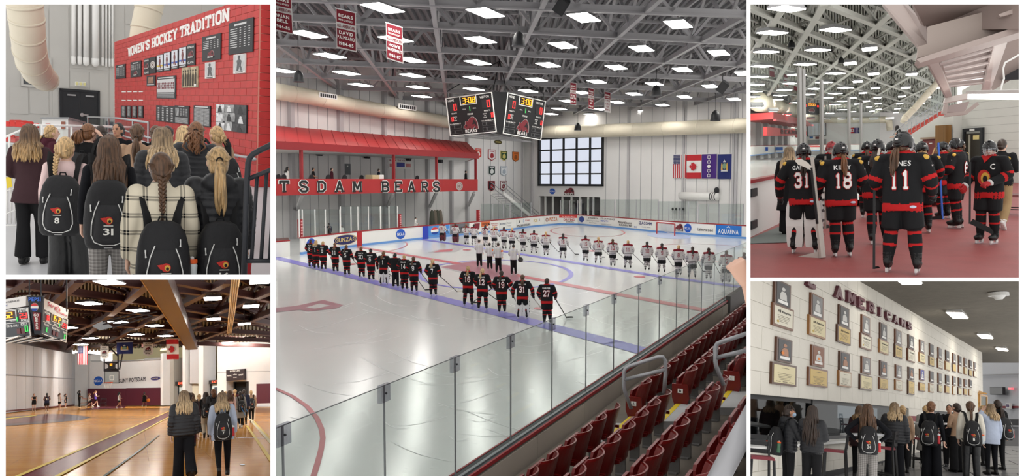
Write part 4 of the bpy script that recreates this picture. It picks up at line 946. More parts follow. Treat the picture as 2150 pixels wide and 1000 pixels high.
for r,v in enumerate((193,211)):
 for i,u in enumerate((261,273,285,297)):
  S=WR.sub(u-4,v-1-.12*i,u+4,v+1-.12*i,.008);mb=MB();mb.rect(S,0,0,1,1,0,.02)
  mb.build('name_strip',lettw,room=TL,label='tiny white name strip, %s in the %s row on the red brick'%(ordn(i),('upper','lower')[r]),cat='label',group='white strips on the brick wall')
rp=[WR.map(*WR.px(u,v),1.2)for u,v in((247,249),(320,252),(400,262))]
t=thing('ramp_rail','grey ramp rail with glass panels along the brick wall','railing',TL,rp[0]);K('tube','top_rail',steel,t,rp,.035,8,smooth=True)
for i,(u,v)in enumerate(((248,249),(300,251),(361,256),(400,262))):
 p=WR.map(*WR.px(u,v),1.2);K('tube','post',steel,t,[p,p-Vector((0,0,1.2))],.03,8)
for a,b in((rp[0],rp[1]),(rp[1],rp[2])):
 mb=MB();z=Vector((0,0,-1));mb.prism([a+z*.08,b+z*.08,b+z,a+z],WR.n*.02);mb.build('glass_panel',gl,t)
for dv in(14,26):
 q=[WR.map(*WR.px(u,v+dv),1.25)for u,v in((247,250),(330,260),(410,280))];K('tube','hand_rail',steel,t,q,.03,8,smooth=True)
q=[WR.map(*WR.px(u,v),.15)for u,v in((470,316),(500,325),(520,329),(534,331))]+[WR.map(*WR.px(540,332),.2)+WR.ex*.5]
t=thing('wall_handrail','grey steel handrail fixed to the lower right of the brick wall','handrail',TL,q[0]);K('tube','rail',steel,t,q,.035,10,smooth=True)
for k in(1,3):K('tube','bracket',steel,t,[q[k],q[k]-WR.n*.15+Vector((0,0,-.08))],.02,6)
mb=MB();mb.prism([TL.at(546,212,21.5),TL.at(590,212,21.5),TL.at(590,392,21.5),TL.at(546,392,21.5)],(0,.3,0));struct('door_2',mb,mat('black_doorway',(26,27,32),.6),TL,'black doorway at the right end of the brick wall','door')
bm_=mat('black_railing_paint',(38,40,46),.4,bump=.1,bscale=30)
t=thing('stair_railing','black steel stair railing at the right edge of the brick wall room','railing',TL,TL.at(520,577,5.6))
D=5.6
K('tube','top_rail',bm_,t,[TL.at(u,v,D)for u,v in((600,288),(568,305),(545,316),(531,324),(524,332),(521,344),(519,375),(516,450),(511,640))],6.2*D/FPX,12,smooth=True)
K('tube','mid_rail',bm_,t,[TL.at(600,346,D),TL.at(568,357,D),TL.at(521,376,D)],5*D/FPX,10,smooth=True)
K('tube','bottom_rail',bm_,t,[TL.at(512,548,D),TL.at(600,548,D)],5*D/FPX,10,smooth=True)
for u0,v0,u1 in((540,370,528),(560,361,548),(578,355,566)):
 K('tube','baluster',bm_,t,[TL.at(u0,v0,D),TL.at(u1,548,D)],4*D/FPX,8,smooth=True)
 # --- the people
pk=dict(vox=.013)
def tlp(u,vt,s,yaw,label,pack=None,bottle=None,blabel=None,packlabel=None,dz=0,sc=1.0,**k):
 pos,H=place(TL,u,vt,s);kk=dict(vox=.013);kk.update(k)
 p=person(TL,pos,yaw,H,label,**kk)
 if packlabel:backpack(p,packlabel,pack,bottle,blabel=blabel,dz=dz-.02,sc=sc*(1.18 if sc==1 else 1))
 return p
tlp(62,262,172,-12,'woman in a plum blazer and flared black trousers with ombre hair',top='blazer',bottom='flare',mats=dict(top=CL['blazer']),hair=('long','ombre'),hlen=.34,seed=1,arms=('clasp','clasp'),legs='ease')
tlp(107,263,134,-75,'woman in a maroon hoodie with blonde ponytail seen in profile',top='sweater',hood=True,mats=dict(top=CL['maroon']),hair=('lowpony','blonde'),hlen=.2,seed=2,face=True)
tlp(138,288,205,-8,'woman in pale pink top with a blonde side braid',pack='8',packlabel='black backpack numbered 8 on the pink-topped woman',top='tight',bottom='wide',mats=dict(top=CL['pink'],pants=CL['leather']),hair=('sidebraid','blonde'),hlen=.30,seed=3,hy=-18,legs='ease',arms=('down','tuck'))
tlp(186,260,152,-28,'woman in black holding a hand to her brown ponytail head',top='tee',hair=('pony','auburn'),hlen=.18,seed=4,arms=('down','head'),hy=-25,packlabel='black backpack on the woman holding her hand to her head')
tlp(211,264,140,10,'dark-haired woman half hidden behind the hand-to-head woman',hair=('bun','dark'),seed=5)
tlp(229,286,228,0,'woman with very long loose brown hair and check trousers',pack='31',packlabel='black backpack numbered 31 on the long-haired woman',bottle=('red','white'),blabel='red bottle in the side pocket of backpack 31',top='tight',mats=dict(pants=CL['greyplaid'],top=CL['softblack']),bottom='trouser',hair=('long','brown'),hlen=.56,seed=6,arms=('down','down'))
tlp(248,258,128,172,'guide in a black turtleneck facing the group with a raised hand',top='tight',mats=dict(top=CL['softblack']),hair=('bun','black'),seed=7,face=True,arms=('raise','down'),skin='tan',hy=-20)
tlp(288,260,158,-5,'woman in a tan top with a low brown ponytail',top='tight',mats=dict(top=CL['tan'],pants=CL['black']),hair=('lowpony','brown'),hlen=.34,seed=8,arms=('cross','cross'))
tlp(327,264,140,5,'brown-haired woman mostly hidden behind the long ash-blonde woman',hair=('pony','brown'),hlen=.15,seed=9)
tlp(352,265,146,-30,'dark-haired woman in grey beside the ash-blonde woman',mats=dict(top=CL['grey']),hair=('lowpony','dark'),hlen=.2,seed=10,packlabel='black backpack on the dark-haired woman in grey')
tlp(341,268,198,0,'woman with long ash-blonde hair in a black vest over white sleeves',top='puffer',team='vestwhite',mats=dict(top=CL['puff'],top3=CL['white']),hair=('long','ash'),hlen=.34,seed=11,hands=False)
tlp(386,265,156,15,'woman with long wavy blonde hair in white behind the puffer jacket',mats=dict(top=CL['white'],pants=CL['greyplaid']),hair=('long','lblonde'),hlen=.38,seed=12)
tlp(412,256,178,-6,'woman in a black puffer jacket with curly brown ponytail',top='puffer',hood=True,mats=dict(top=CL['puff']),hair=('curly','auburn'),hlen=.26,seed=13)
tlp(455,265,158,25,'blonde woman with a low bun beside the brick wall',mats=dict(top=CL['tan']),hair=('bun','blonde'),seed=14,hy=15,packlabel='black backpack on the blonde bun woman by the wall')
tlp(338,321,285,3,'woman in a cream and black plaid shirt with a brown braid',packlabel='black team backpack on the plaid shirt',bottle=('clear','orange'),blabel='clear bottle with orange cap beside the plaid shirt',top='shirt',mats=dict(top=CL['plaid']),hair=('braid','brown'),hlen=.32,seed=15,arms=('down','down'),dz=-.09,sc=1.1)
tlp(458,309,272,2,'woman in a black puffer jacket with long blonde ponytail in front',pack='16',packlabel='black backpack numbered 16 on the front puffer jacket',bottle=('red','red'),blabel='red lanyard bottle hanging on backpack 16',top='puffer',hood=True,mats=dict(top=CL['puff']),hair=('pony','blonde'),hlen=.42,seed=16,dz=-.14,sc=1.05)
# ==== room 2: the ice rink
ice_m=mat('ice',(226,228,226),.16,var=.025,scale=.35,spec=.5)
rinkwall=mat('rink_wall_panel',(230,228,227),.7,var=.02,scale=.3);rcol=mat('rink_column_paint',(188,186,188),.6)
truss_m=mat('grey_truss_paint',(156,154,157),.55);deck_m=mat('grey_roof_deck',(104,103,107),.6);lamp_m=mat('lamp_diffuser',(255,252,246),.5,emit=24.0);lamp_h=mat('lamp_housing',(170,170,172),.5)
redp=mat('rink_red_paint',(176,44,46),.55,var=.03,scale=1);redd=mat('rink_dark_red',(150,34,40),.5);boardw=mat('white_rink_board',(232,231,228),.35);bluek=mat('pale_blue_kick_strip',(104,152,214),.45)
def strip_px(mb,room,pts,z,wpx=None,m=0,wm=None):
 "line painted on a level plane through pixel points, wm metres wide"
 P=[room.z(u,v,z)for u,v in pts]
 for i in range(len(P)-1):
  d=(P[i+1]-P[i]).normalized();n=Vector((-d.y,d.x,0))*wm/2;e=d*(wm*.1)
  mb.flat([P[i]-n-e,P[i+1]-n+e,P[i+1]+n+e,P[i]+n-e],m)
 return mb
IZ=-6.1
mb=MB();mb.prism([Vector((-40,9,IZ)),Vector((45,9,IZ)),Vector((45,142,IZ)),Vector((-40,142,IZ))][::-1],(0,0,-.1));ice=struct('floor_ice',mb,ice_m,CE,'white ice sheet of the hockey rink','ice')
def paint(name,mb,m):return mb.build(name,m,ice)
bl_m=mat('blue_ice_line',(128,124,206),.3);rd_m=mat('red_ice_line',(196,104,112),.3);mr_m=mat('maroon_ice_logo',(166,112,124),.3);gy_m=mat('grey_ice_trim',(186,184,186),.3)
paint('blue_line',strip_px(MB(),CE,[(560,536),(579,541),(713,574),(1075,665),(1286,720),(1361,740),(1420,756)],IZ+.012,wm=.95),bl_m)
paint('blue_line',strip_px(MB(),CE,[(885,502.5),(1070,530),(1383,580),(1568,604),(1600,608)],IZ+.012,wm=.8),bl_m)
paint('centre_line',strip_px(MB(),CE,[(754,519),(965,554),(1093,580),(1286,616),(1500,655)],IZ+.013,wm=.75),rd_m)
def icering(name,pxc,ru,vt,vb,w,m,a0=0,a1=2*PI,skew=0):
 c=CE.z(*pxc,IZ+.011);rx=ru/FPX*c.y;y0=CE.z(pxc[0],vt,IZ).y;y1=CE.z(pxc[0],vb,IZ).y;ry=abs(y0-y1)/2;cy=(y0+y1)/2
 mb=MB();S=Plane(Vector((c.x,cy,IZ+.011)),Vector((1,0,0)),Vector((skew,1,0)),CE)
 n=56
 for i in range(n):
  t0=a0+(a1-a0)*i/n;t1=a0+(a1-a0)*(i+1)/n
  mb.flat([S.map((rx-k)*math.cos(t),(ry-k)*math.sin(t))for t,k in((t0,0),(t1,0),(t1,w),(t0,w))])
 return paint(name,mb,m)
icering('centre_circle',(1040,575),166,546,609,.32,bl_m)
paint('goal_circle',strip_px(MB(),CE,[(560,812),(579,816),(614,832),(644,853),(665,877),(675,900),(678,920),(674,945),(666,975),(655,1010)],IZ+.012,wm=.13),rd_m)
icering('faceoff_circle',(790,518),62,505,532,.17,rd_m);icering('faceoff_circle',(1230,484),76,476,498,.2,rd_m);icering('faceoff_circle',(1500,530),115,512,552,.16,rd_m)
for c,r in(((1343,581),12),((1248,527),12),((738,555),10),((980,525),9),((1131,648),10)):
 p=CE.z(*c,IZ+.012);mb=MB();S=Plane(p,Vector((1,0,0)),Vector((0,1,0)),CE);mb.disc(S,0,0,r/FPX*p.y,r/FPX*p.y*1.6,0,.004);paint('faceoff_spot',mb,rd_m)
def icepoly(name,pts,m,z=.012):mb=MB();mb.flat([CE.z(u,v,IZ+z)for u,v in pts]);return paint(name,mb,m)
icepoly('centre_logo_trim',[(918,561),(996,546),(1078,557),(1100,588),(1072,599),(1010,584),(960,570)],gy_m,.010)
icepoly('centre_logo',[(926,561),(993,548.5),(1070,558),(1092,587),(1070,595),(1012,581),(962,568)],mr_m,.014)
icepoly('painted_letter',[(560,649),(624,642),(679,630),(721,641),(705,648),(645,654),(630,650.5),(560,658)],mr_m);icepoly('painted_letter_counter',[(642,646),(671,637.5),(694,642),(661,648.5)],ice_m,.016)
icepoly('ice_ad',[(898,531),(918,525),(975,519),(968,524),(958,529)],gy_m);icepoly('ice_ad_print',[(910,530),(922,525.5),(952,523),(948,528)],rd_m,.016)
mb=MB();rnd=random.Random(4)
for i in range(70):
 u,v=rnd.uniform(600,1500),rnd.uniform(600,930);a=rnd.uniform(-.45,.25);l=rnd.uniform(40,190)
 strip_px(mb,CE,[(u+l*k/4,v-l*a*k/4+5*math.sin(k))for k in range(5)],IZ+.006,wm=.02)
mb.build('skate_marks',mat('skate_cut_ice',(244,245,244),.5),ice,kind='stuff')
# ---- walls
MF=wallplane(CE,580,70,1003,102,378);WLp=wallplane(CE,580,82,1100,134,378);WEp=wallplane(CE,1100,134,1580,104,378)
sL0,sL1=WLp.px(540,378)[0],WLp.px(1100,378)[0];sE1=WEp.px(1600,378)[0]
mb=MB();mb.rect(WLp,sL0,IZ,sL1,13.7,-.4,0);wl=struct('wall_left',mb,rinkwall,CE,'pale grey panelled side wall of the rink behind the balcony','wall')
wa=WEp.box(1131,288,1268,391);al=WEp.box(1131,413,1260,462);al=(al[0],IZ,al[2],al[3])
mb=MB();mb.rect(WEp,0,IZ,al[0],13.7,-.4,0);mb.rect(WEp,wa[2],IZ,sE1,13.7,-.4,0);mb.rect(WEp,al[0],wa[3],wa[2],13.7,-.4,0);mb.rect(WEp,al[0],al[3],wa[2],wa[1],-.4,0);mb.rect(WEp,al[2],IZ,wa[2],al[3],-.4,0)
we=struct('wall_end',mb,rinkwall,CE,'pale grey end wall of the rink with window and flags','wall')
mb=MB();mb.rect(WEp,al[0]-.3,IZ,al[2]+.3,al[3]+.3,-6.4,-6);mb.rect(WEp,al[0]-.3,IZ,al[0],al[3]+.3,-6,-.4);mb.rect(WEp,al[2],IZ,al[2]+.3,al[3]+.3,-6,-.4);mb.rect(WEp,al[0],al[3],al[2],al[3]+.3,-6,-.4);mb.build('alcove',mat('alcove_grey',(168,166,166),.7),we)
mb=MB();p=WEp.box(1160,426,1177,458);mb.rect(WEp,p[0]-.3,IZ,p[2]-.3,p[3]-.2,-6,-5.8);mb.build('alcove_door',mat('slate_door',(88,92,104),.6),we)
mb=MB();p=WEp.box(1198,445,1250,458);mb.poly(WEp,[(p[0],IZ),(p[2],IZ),(p[2]-1.2,p[3]),(p[0],p[3])],-5,-3.5);mb.build('zamboni_ramp',mat('dark_mat',(62,62,64),.8),we)
for u in(1142,1158,1178,1197,1215,1232,1243):
 a=WEp.px(u,415);K('rect','post',wht,we,WEp,a[0]-.08,IZ,a[0]+.08,al[3],-.5,-.2)
seam=mat('panel_seam',(168,167,170),.7)
for i,u in enumerate((1272,1300,1322,1345,1368,1392,1418,1440,1462,1485,1510,1532,1556)):
 a=WEp.px(u,378)[0];K('rect','panel_seam',seam,we,WEp,a-.04,IZ,a+.04,12,0,.03)
for u,w in((1320,.35),(1435,.3),(1540,.35),(1546,.35),(1118,.4)):
 a=WEp.px(u,378)[0];K('rect','column',rcol,we,WEp,a-w/2,IZ,a+w/2,12,.02,.25)
for u,w in((610,.55),(713,.7),(805,.5),(895,.45),(945,.45),(978,.45),(1095,.5)):
 a=WLp.px(u,378)[0];K('rect','column',rcol,wl,WLp,a-w*.5,IZ,a+w*.5,13,0,.45 if u<1000 else .2)
for u in(592,628,650,668,690,735,757,778,830,850,870,915,930,1015,1030,1046,1062,1078):
 a=WLp.px(u,378)[0];K('rect','panel_seam',seam,wl,WLp,a-.04,IZ,a+.04,12,0,.03)
t=thing('window_1','large black-framed rink window of five by four panes','window',CE,WEp.map((wa[0]+wa[2])/2,wa[1],0),kind='structure')
pw,ph=(wa[2]-wa[0])/5,(wa[3]-wa[1])/4
mb=MB();f=.32;mb.rect(WEp,wa[0],wa[1],wa[2],wa[1]+f,-.2,.25);mb.rect(WEp,wa[0],wa[3]-f*.6,wa[2],wa[3],-.2,.25);mb.rect(WEp,wa[0],wa[1],wa[0]+f,wa[3],-.2,.25);mb.rect(WEp,wa[2]-f,wa[1],wa[2],wa[3],-.2,.25);mb.build('window_frame',blackm,t)
for i in range(1,5):mb=MB();x=wa[0]+i*pw;mb.rect(WEp,x-.11,wa[1]+f,x+.11,wa[3]-f*.6,-.15,.15);mb.build('mullion',blackm,t)
for j in range(1,4):mb=MB();z=wa[1]+j*ph;mb.rect(WEp,wa[0]+f,z-.11,wa[2]-f,z+.11,-.15,.12);mb.build('transom',blackm,t)
for i in range(5):
 for j in range(4):K('rect','pane',glassmat('frosted_daylight_pane',(.80,.83,.90),.04,.1),t,WEp,wa[0]+i*pw+.12,wa[1]+j*ph+.12,wa[0]+(i+1)*pw-.12,wa[1]+(j+1)*ph-.12,-.08,-.04)
def disc_logo(Wp,u,v,r,label,room,word='NCAA',col=(28,88,190),name='round_sign',par=None,aspect=1.0,off=.02):
 S=Wp.sub(u-r*aspect,v-r,u+r*aspect,v+r,off);t=par or thing(name,label,'sign',room,S.map(.5,0,0))
 K('disc','disc',mat('logo_blue_%d'%col[0],col,.5),t,S,.5,.5,.5,.5,0,.03,0,28);K('text','lettering',lettw,t,S,word,.5,.38,.26,.92,o=.05);return t
disc_logo(WEp,1160,402,6,'round blue sign above the alcove beside the bear emblem',CE)
S=WEp.sub(1185,394,1206,410,.02);t=thing('wall_emblem','brown bear emblem on the end wall under the big window','emblem',CE,S.map(.5,0,0));bear(S,t,.5,0,1,1,.04)
pen=[(996,311,1010,334,(214,62,50),(240,225,220)),(1024,314,1039,338,(232,226,226),(160,40,48)),(1050,317,1064,338,(42,72,46),(214,196,110)),(1075,319,1088,340,(216,116,48),(150,84,40)),(1024,348,1039,370,(30,52,48),(225,225,225)),(1050,349,1064,370,(226,228,230),(170,180,190)),(1024,380,1038,402,(34,30,32),(160,40,48)),(1049,380,1063,401,(220,220,216),(120,36,46))]
names=['red','white with dark red bird','dark green with gold','orange','dark green with white horse head','white with pale shield','black with red letter','pale grey with maroon letter']
for(u0,v0,u1,v1,c1,c2),nm in zip(pen,names):
 S=WLp.sub(u0,v0,u1,v1,.05);t=thing('pennant','small %s team pennant on the rink side wall'%nm,'pennant',CE,S.map(.5,0,0),'team pennants on the side wall')
 Q=[(0,.22),(.5,0),(1,.22),(1,1),(0,1)];K('poly','border',mat('pennant_border_%d'%(c2[0]),c2,.8),t,S,Q,0,.05)
 K('poly','field',mat('pennant_%d_%d'%c1[:2],c1,.8),t,S,[(.07,.26),(.5,.07),(.93,.26),(.93,.96),(.07,.96)],.05,.07)
 mb=MB();mb.poly(S,[(.25,.3),(.5,.22),(.75,.35),(.7,.6),(.5,.72),(.3,.6)],.07,.09);mb.rect(S,.2,.8,.8,.88,.07,.09);mb.build('crest',mat('pennant_crest_%d_%d'%c2[:2],c2,.8),t)
S=WLp.sub(1037,294,1053,303,.05);t=thing('oval_sign','small dark oval sign on the side wall below the scoreboard','sign',CE,S.map(.5,0,0));K('disc','disc',mat('olive_sign',(72,64,30),.6),t,S,.5,.5,.5,.5,0,.05);K('rect','lettering',mat('gold_print',(206,186,90),.6),t,S,.2,.4,.8,.6,.05,.07)
# ---- balcony: floor, red band with letters, posts, canopy
s0,s1_=MF.px(540,378)[0],MF.px(1003,390)[0];zb0=MF.px(790,406)[1];zb1=MF.px(790,376)[1]
t=thing('balcony','red-banded spectator balcony along the rink side wall','balcony',CE,MF.map(s0,zb0,0),kind='structure')
K('rect','band',redp,t,MF,s0,zb0,s1_,zb1,-.3,0)
wdep=(MF.map(s0,0)-WLp.map(0,0)).dot(WLp.n)
K('rect','deck',mat('balcony_soffit',(176,172,170),.7),t,MF,s0,zb0,s1_,zb0+.25,-wdep,-.3)
lt=thing('balcony_lettering','black block letters with white edges along the red balcony band','lettering',CE,MF.map(s0,zb0,.1))
for ch,uc in zip('TSDAMBEARS',(595.5,636.5,674,711.5,749,807.5,835,863,890.5,915)):
 za,zc_=MF.px(uc,404.0-(uc-595)*.003)[1],MF.px(uc,379.5+(uc-595)*.006)[1];w=21.5*(1-(uc-595)/1100);a0_=MF.px(uc-w/2,390)[0];a1_=MF.px(uc+w/2,390)[0];vs,fs=slab_glyph(ch,.2)
 for k,(mt_,ex,o)in enumerate(((mat('red_letter_edge',(196,30,34),.5),.22,.03),(lettw,.13,.06),(mat('black_letter',(22,22,24),.5),0,.09))):
  mb=MB();vg,fg=slab_glyph(ch,.2+ex)
  for j,f_ in enumerate(fg):mb.poly(MF,[(a0_+vg[i][0]*(a1_-a0_),za+vg[i][1]*(zc_-za))for i in f_],o-.02,o+.002*j)
  if k==0:continue
  mb.build('letter_face' if k==2 else 'letter_edge',mt_,lt)
S=MF.sub(957,382,971,400,.01);tt=thing('round_seal','grey round college seal at the end of the red band','seal',CE,S.map(.5,0,0));K('disc','disc',mat('seal_grey',(190,178,174),.6),tt,S,.5,.5,.5,.5,0,.04);mb=MB();mb.ring(S,.5,.5,.36,.36,.05,.04,.06);mb.disc(S,.5,.5,.15,.18,.04,.06);mb.build('seal_print',mat('seal_print',(150,120,116),.6),tt)
t=thing('canopy','sloping red canopy roof above the spectator balcony','roof',CE,MF.map(s0,3,0),kind='structure')
e0,e1=MF.px(540,305),MF.px(1003,336);zf0=MF.px(790,323)[1];zf1=MF.px(790,309)[1];ztopw=WLp.px(780,281)[1]
swl0=WLp.px(540,250)[0];swl1=WLp.px(979,300)[0]
K('rect','fascia',redd,t,MF,s0,zf0,s1_+.2,zf1,-.3,.05)
q0,q1=MF.map(s0,zf1,0),MF.map(s1_+.2,zf1,0);r0,r1=WLp.map(swl0,ztopw,0),WLp.map(swl1,ztopw,0)
K('prism','roof_slope',redp,t,[q0,q1,r1,r0],(0,0,-.12))
mb=MB();q2=MF.map(s1_+.2,zf0,-.3);r2=WLp.map(swl1,zf0,0);mb.prism([q1,r1,r2,q2],(0,-.1,0));mb.build('gable_end',redp,t)
K('prism','soffit',rinkwall,t,[MF.map(s0,zf0+.05,-.3),MF.map(s1_,zf0+.05,-.3),WLp.map(swl1,zf0+.05,0),WLp.map(swl0,zf0+.05,0)],(0,0,.1))
for i in range(22):
 f_=i/22;mb=MB();a,b=q0.lerp(q1,f_),r0.lerp(r1,f_);mb.bar(a+Vector((0,0,.02)),b+Vector((0,0,.02)),.05,.06);mb.build('standing_seam',mat('canopy_seam',(166,40,44),.55),t)
for i,u in enumerate((637,830,920,1002)):
 a=MF.px(u,360)[0];K('rect','post',redd,t,MF,a-.12,zb1,a+.12,zf0,-.35,-.1)
for i,(ua,va,ub,vb)in enumerate(((640,408,618,440),(830,406,808,434),(921,404,897,434),(1000,405,978,432))):
 a=MF.map(*MF.px(ua,va),-.3);b=WLp.map(*WLp.px(ub,vb),.4);K('bar','brace',rcol,t,a,b,.3,.3)
def duct(label,P,r,room,mats_,rings=8,vents=()):
 t=thing('air_duct',label,'duct',room,P[0]);K('tube','duct_pipe',mats_,t,P,r,20,smooth=True)
 n=len(P)-1
 for i in range(rings):
  f_=(i+.5)/rings*n;k=int(f_);p=P[k].lerp(P[k+1],f_-k);d=(P[k+1]-P[k]).normalized()*.06;K('tube','seam_ring',mats_,t,[p-d,p+d],r*1.03,20,smooth=True)
 return t
P=[WLp.map(*WLp.px(u,v),1.2)for u,v in((560,193),(640,206),(720,222),(800,236),(880,250),(960,263),(1040,274),(1090,279))]
t=duct('long cream duct running along the rink side wall',P,.82,CE,cream,9)
for u,v in((657,203),(826,226)):
 S=WLp.sub(u-19,v-5,u+19,v+6,2.0);vn=K('rect','vent',wht,t,S,0,0,1,1,0,.06)
 for k in range(8):K('rect','vent_slot',blk,vn,S,.06+k*.115,.2,.14+k*.115,.8,.06,.09)
P=[WEp.map(*WEp.px(u,v),1.3)for u,v in((1108,280),(1140,278),(1260,276),(1408,271),(1600,264))]
duct('long cream duct running above the rink end wall window',P,.95,CE,cream,10)
# ---- roof: deck, two-way trusses, lamps
ZC,ZD=10.3,13.6
mb=MB()
for i in range(150):
 x=-45+i*.6;mb.hexa([Vector(p)for p in((x+.12,33,ZD),(x+.36,33,ZD),(x+.36,142,ZD),(x+.12,142,ZD),(x,33,ZD+.25),(x+.48,33,ZD+.25),(x+.48,142,ZD+.25),(x,142,ZD+.25))])
mb.box(-45,33,ZD+.25,45,142,ZD+.3);ceil=struct('ceiling',mb,deck_m,CE,'grey ribbed steel roof deck over the rink','ceiling')
def truss(room,lines,zc,zd,par,m,wch,hch,step,wst,lim=300,topm=None):
 "bottom chords seen through pixel pairs on the level zc, with V struts up to the deck"
 struts=[]
 for(u0,v0,u1,v1)in lines:
  a,b=room.z(u0,v0,zc),room.z(u1,v1,zc);mb=MB();mb.bar(a,b,wch,hch);mb.bar(a+Vector((0,0,-hch/2)),b+Vector((0,0,-hch/2)),wch*1.8,hch*.25);mb.build('beam',m,par)
  L=(b-a).length;n=max(1,int(L/step));up=Vector((0,0,zd-zc))
  for i in range(n):
   p,q,r=a.lerp(b,i/n),a.lerp(b,(i+.5)/n),a.lerp(b,(i+1)/n)
   struts+=[(p,q+up),(q+up,r)]
  K('bar','top_chord',m,par,a+up,b+up,wch,hch)
 def sz(s_):
  a,b=room.px(s_[0]),room.px(s_[1]);k=room.b
  ins=all((k[0]or-50)<(x[0])<(k[2]or 2200)and(k[1]or-50)<x[1]<(k[3]or 1050)for x in(a,b))
  return-((abs(a[0]-b[0])+abs(a[1]-b[1]))if ins else 0)
 struts.sort(key=sz);
 for p,q in struts[:lim]:K('bar','strut',m,par,p,q,wst,wst)
 mb=MB()
 for p,q in struts[lim:]:mb.bar(p,q,wst,wst)
 if mb.v:mb.build('struts',m,par,kind='stuff')
fam1=[(560,-8,1600,30),(560,33,1600,90),(560,87,1600,137),(560,126,1600,168),(560,155,1600,193),(560,178,1600,213),(560,197,1600,228),(700,216,1600,241),(800,230,1600,251)]
vp=(962,378)
def to_vp(u,v0,v1,vp=vp):return(vp[0]+(u-vp[0])*(v0-vp[1])/(5-vp[1]),v0,vp[0]+(u-vp[0])*(v1-vp[1])/(5-vp[1]),v1)
fam2=[to_vp(u,-15,250)for u in(470,690,908,1140,1374,1610,1860,2120,2400)]+[to_vp(u,120,250)for u in(240,20,2700,3000)]
truss(CE,fam1,ZC,ZD,ceil,truss_m,.2,.42,5.2,.2,280);
ceil2=MB();ceil2.box(-45,33,ZD+.32,45,142,ZD+.4);c2=struct('ceiling',ceil2,deck_m,CE,'upper layer of the rink roof with the lengthwise trusses','ceiling')
truss(CE,fam2,ZC,ZD,c2,truss_m,.17,.36,9,.2,260)
def roof_light(room,u,v,z,w,l,label,ang=0,group='roof lights of the rink',m=None,hm=None,skew=0):
 p=room.z(u,v,z);t=thing('ceiling_light',label,'light',room,p,group);R3=Matrix.Rotation(ang,3,'Z')
 def q(x,y,z_):return p+R3@Vector((x,y,z_))
 k='rl%.2f_%.2f_%.2f_%s_%s'%(w,l,ang,room.h,m.name if m else '')
 if k not in SHARED:
  mb=MB();mb.hexa([R3@Vector(c)for c in((-w/2,-l/2,.03),(w/2,-l/2,.03),(w/2,l/2,.03),(-w/2,l/2,.03),(-w*.35,-l*.45,.2),(w*.35,-l*.45,.2),(w*.35,l*.45,.2),(-w*.35,l*.45,.2))])
  SHARED[k]=mb.mesh('housing',hm or lamp_h)
  mb=MB();mb.hexa([R3@Vector(c)for c in((-w/2+.04,-l/2+.04,0),(w/2-.04,-l/2+.04,0),(w/2-.04,l/2-.04,0),(-w/2+.04,l/2-.04,0),(-w/2+.04,-l/2+.04,.03),(w/2-.04,-l/2+.04,.03),(w/2-.04,l/2-.04,.03),(-w/2+.04,l/2-.04,.03))])
  SHARED[k+'d']=mb.mesh('diffuser',m or lamp_m)
  mb=MB();mb.bar(Vector((0,0,.2)),Vector((0,0,1.2)),.04,.04);SHARED[k+'h']=mb.mesh('hanger',hm or lamp_h)
 for n_,s_ in(('housing',''),('diffuser','d'),('hanger','h')):inst(n_,SHARED[k+s_],t)
 return t
LR=[[(804,18),(1020,28),(1226,38),(1424,52)],[(648,73),(831,83),(1009,85),(1182,96),(1347,103),(1509,112)],[(693,118),(864,127),(1003,132),(1151,137),(1294,142),(1433,147),(1561,155)],[(593,149),(728,154),(866,159),(998,164),(1127,168),(1253,172),(1374,177),(1491,182)],[(757,179),(877,184),(995,188),(1109,192),(1222,195),(1331,198),(1437,204),(1541,209)],[(886,203),(1192,213),(1295,215),(1391,221),(1486,226)],[(1174,229),(1262,230),(1354,234),(1440,239),(1525,242)],[(1157,240),(1240,241),(1322,246),(1402,250)],[(1147,252),(1219,253),(1295,256)]]
for r,row in enumerate(LR):
 for i,(u,v)in enumerate(row):
  roof_light(CE,u,v,9.9,1.35,2.8,'bright rink roof light, %s from the left in the %s row from the top'%(ordn(i),ordn(r)),-.42)
def fill(room,u,v,d,w,h,label,m,hm,yaw=0):  # added lamp turned away from the camera, brightens a far wall
 p=room.at(u,v,d);M=Matrix.Translation(p)@Matrix.Rotation(yaw,4,'Z')@Matrix.Rotation(-.5,4,'X');t=thing('added_fill_lamp',label,'light',room,M,'wall washer lamps');K('box','housing',hm,t,-w/2,-.25,-h/2,w/2,0,h/2,local=True);K('box','diffuser',m,t,-w*.46,0,-h*.42,w*.46,.04,h*.42,local=True)
blkp=mat('black_speaker',(30,30,33),.5)
for u,v,d,k,lab in((627,160,60,11,'above the side duct at the left'),(1089,82,48,14,'right of the scoreboard cables'),(1378,190,80,10,'amid the right-hand roof lights'),(1502,243,100,10,'near the end wall duct at the right'),(1213,266,112,7,'in front of the duct above the big window')):
 p=CE.at(u,v,d);r=k*d/FPX;t=thing('bell_speaker','black bell-shaped hanging speaker %s'%lab,'speaker',CE,p,'hanging bell speakers')
 K('tube','cone',blkp,t,[p+Vector((0,0,z*r))for z in(-1.1,-.95,.2,.75,1.05,1.15)],[r,r*1.02,r*.88,r*.62,r*.3,r*.05],18,smooth=True)
 K('tube','rim',mat('speaker_rim',(48,48,52),.5),t,[p+Vector((0,0,-1.12*r)),p+Vector((0,0,-.9*r))],r*1.06,18)
 K('tube','cable',blkp,t,[p+Vector((0,0,1.1*r)),Vector((p.x,p.y,max(p.z+3*r,ZD-.1)))],r*.05,6)
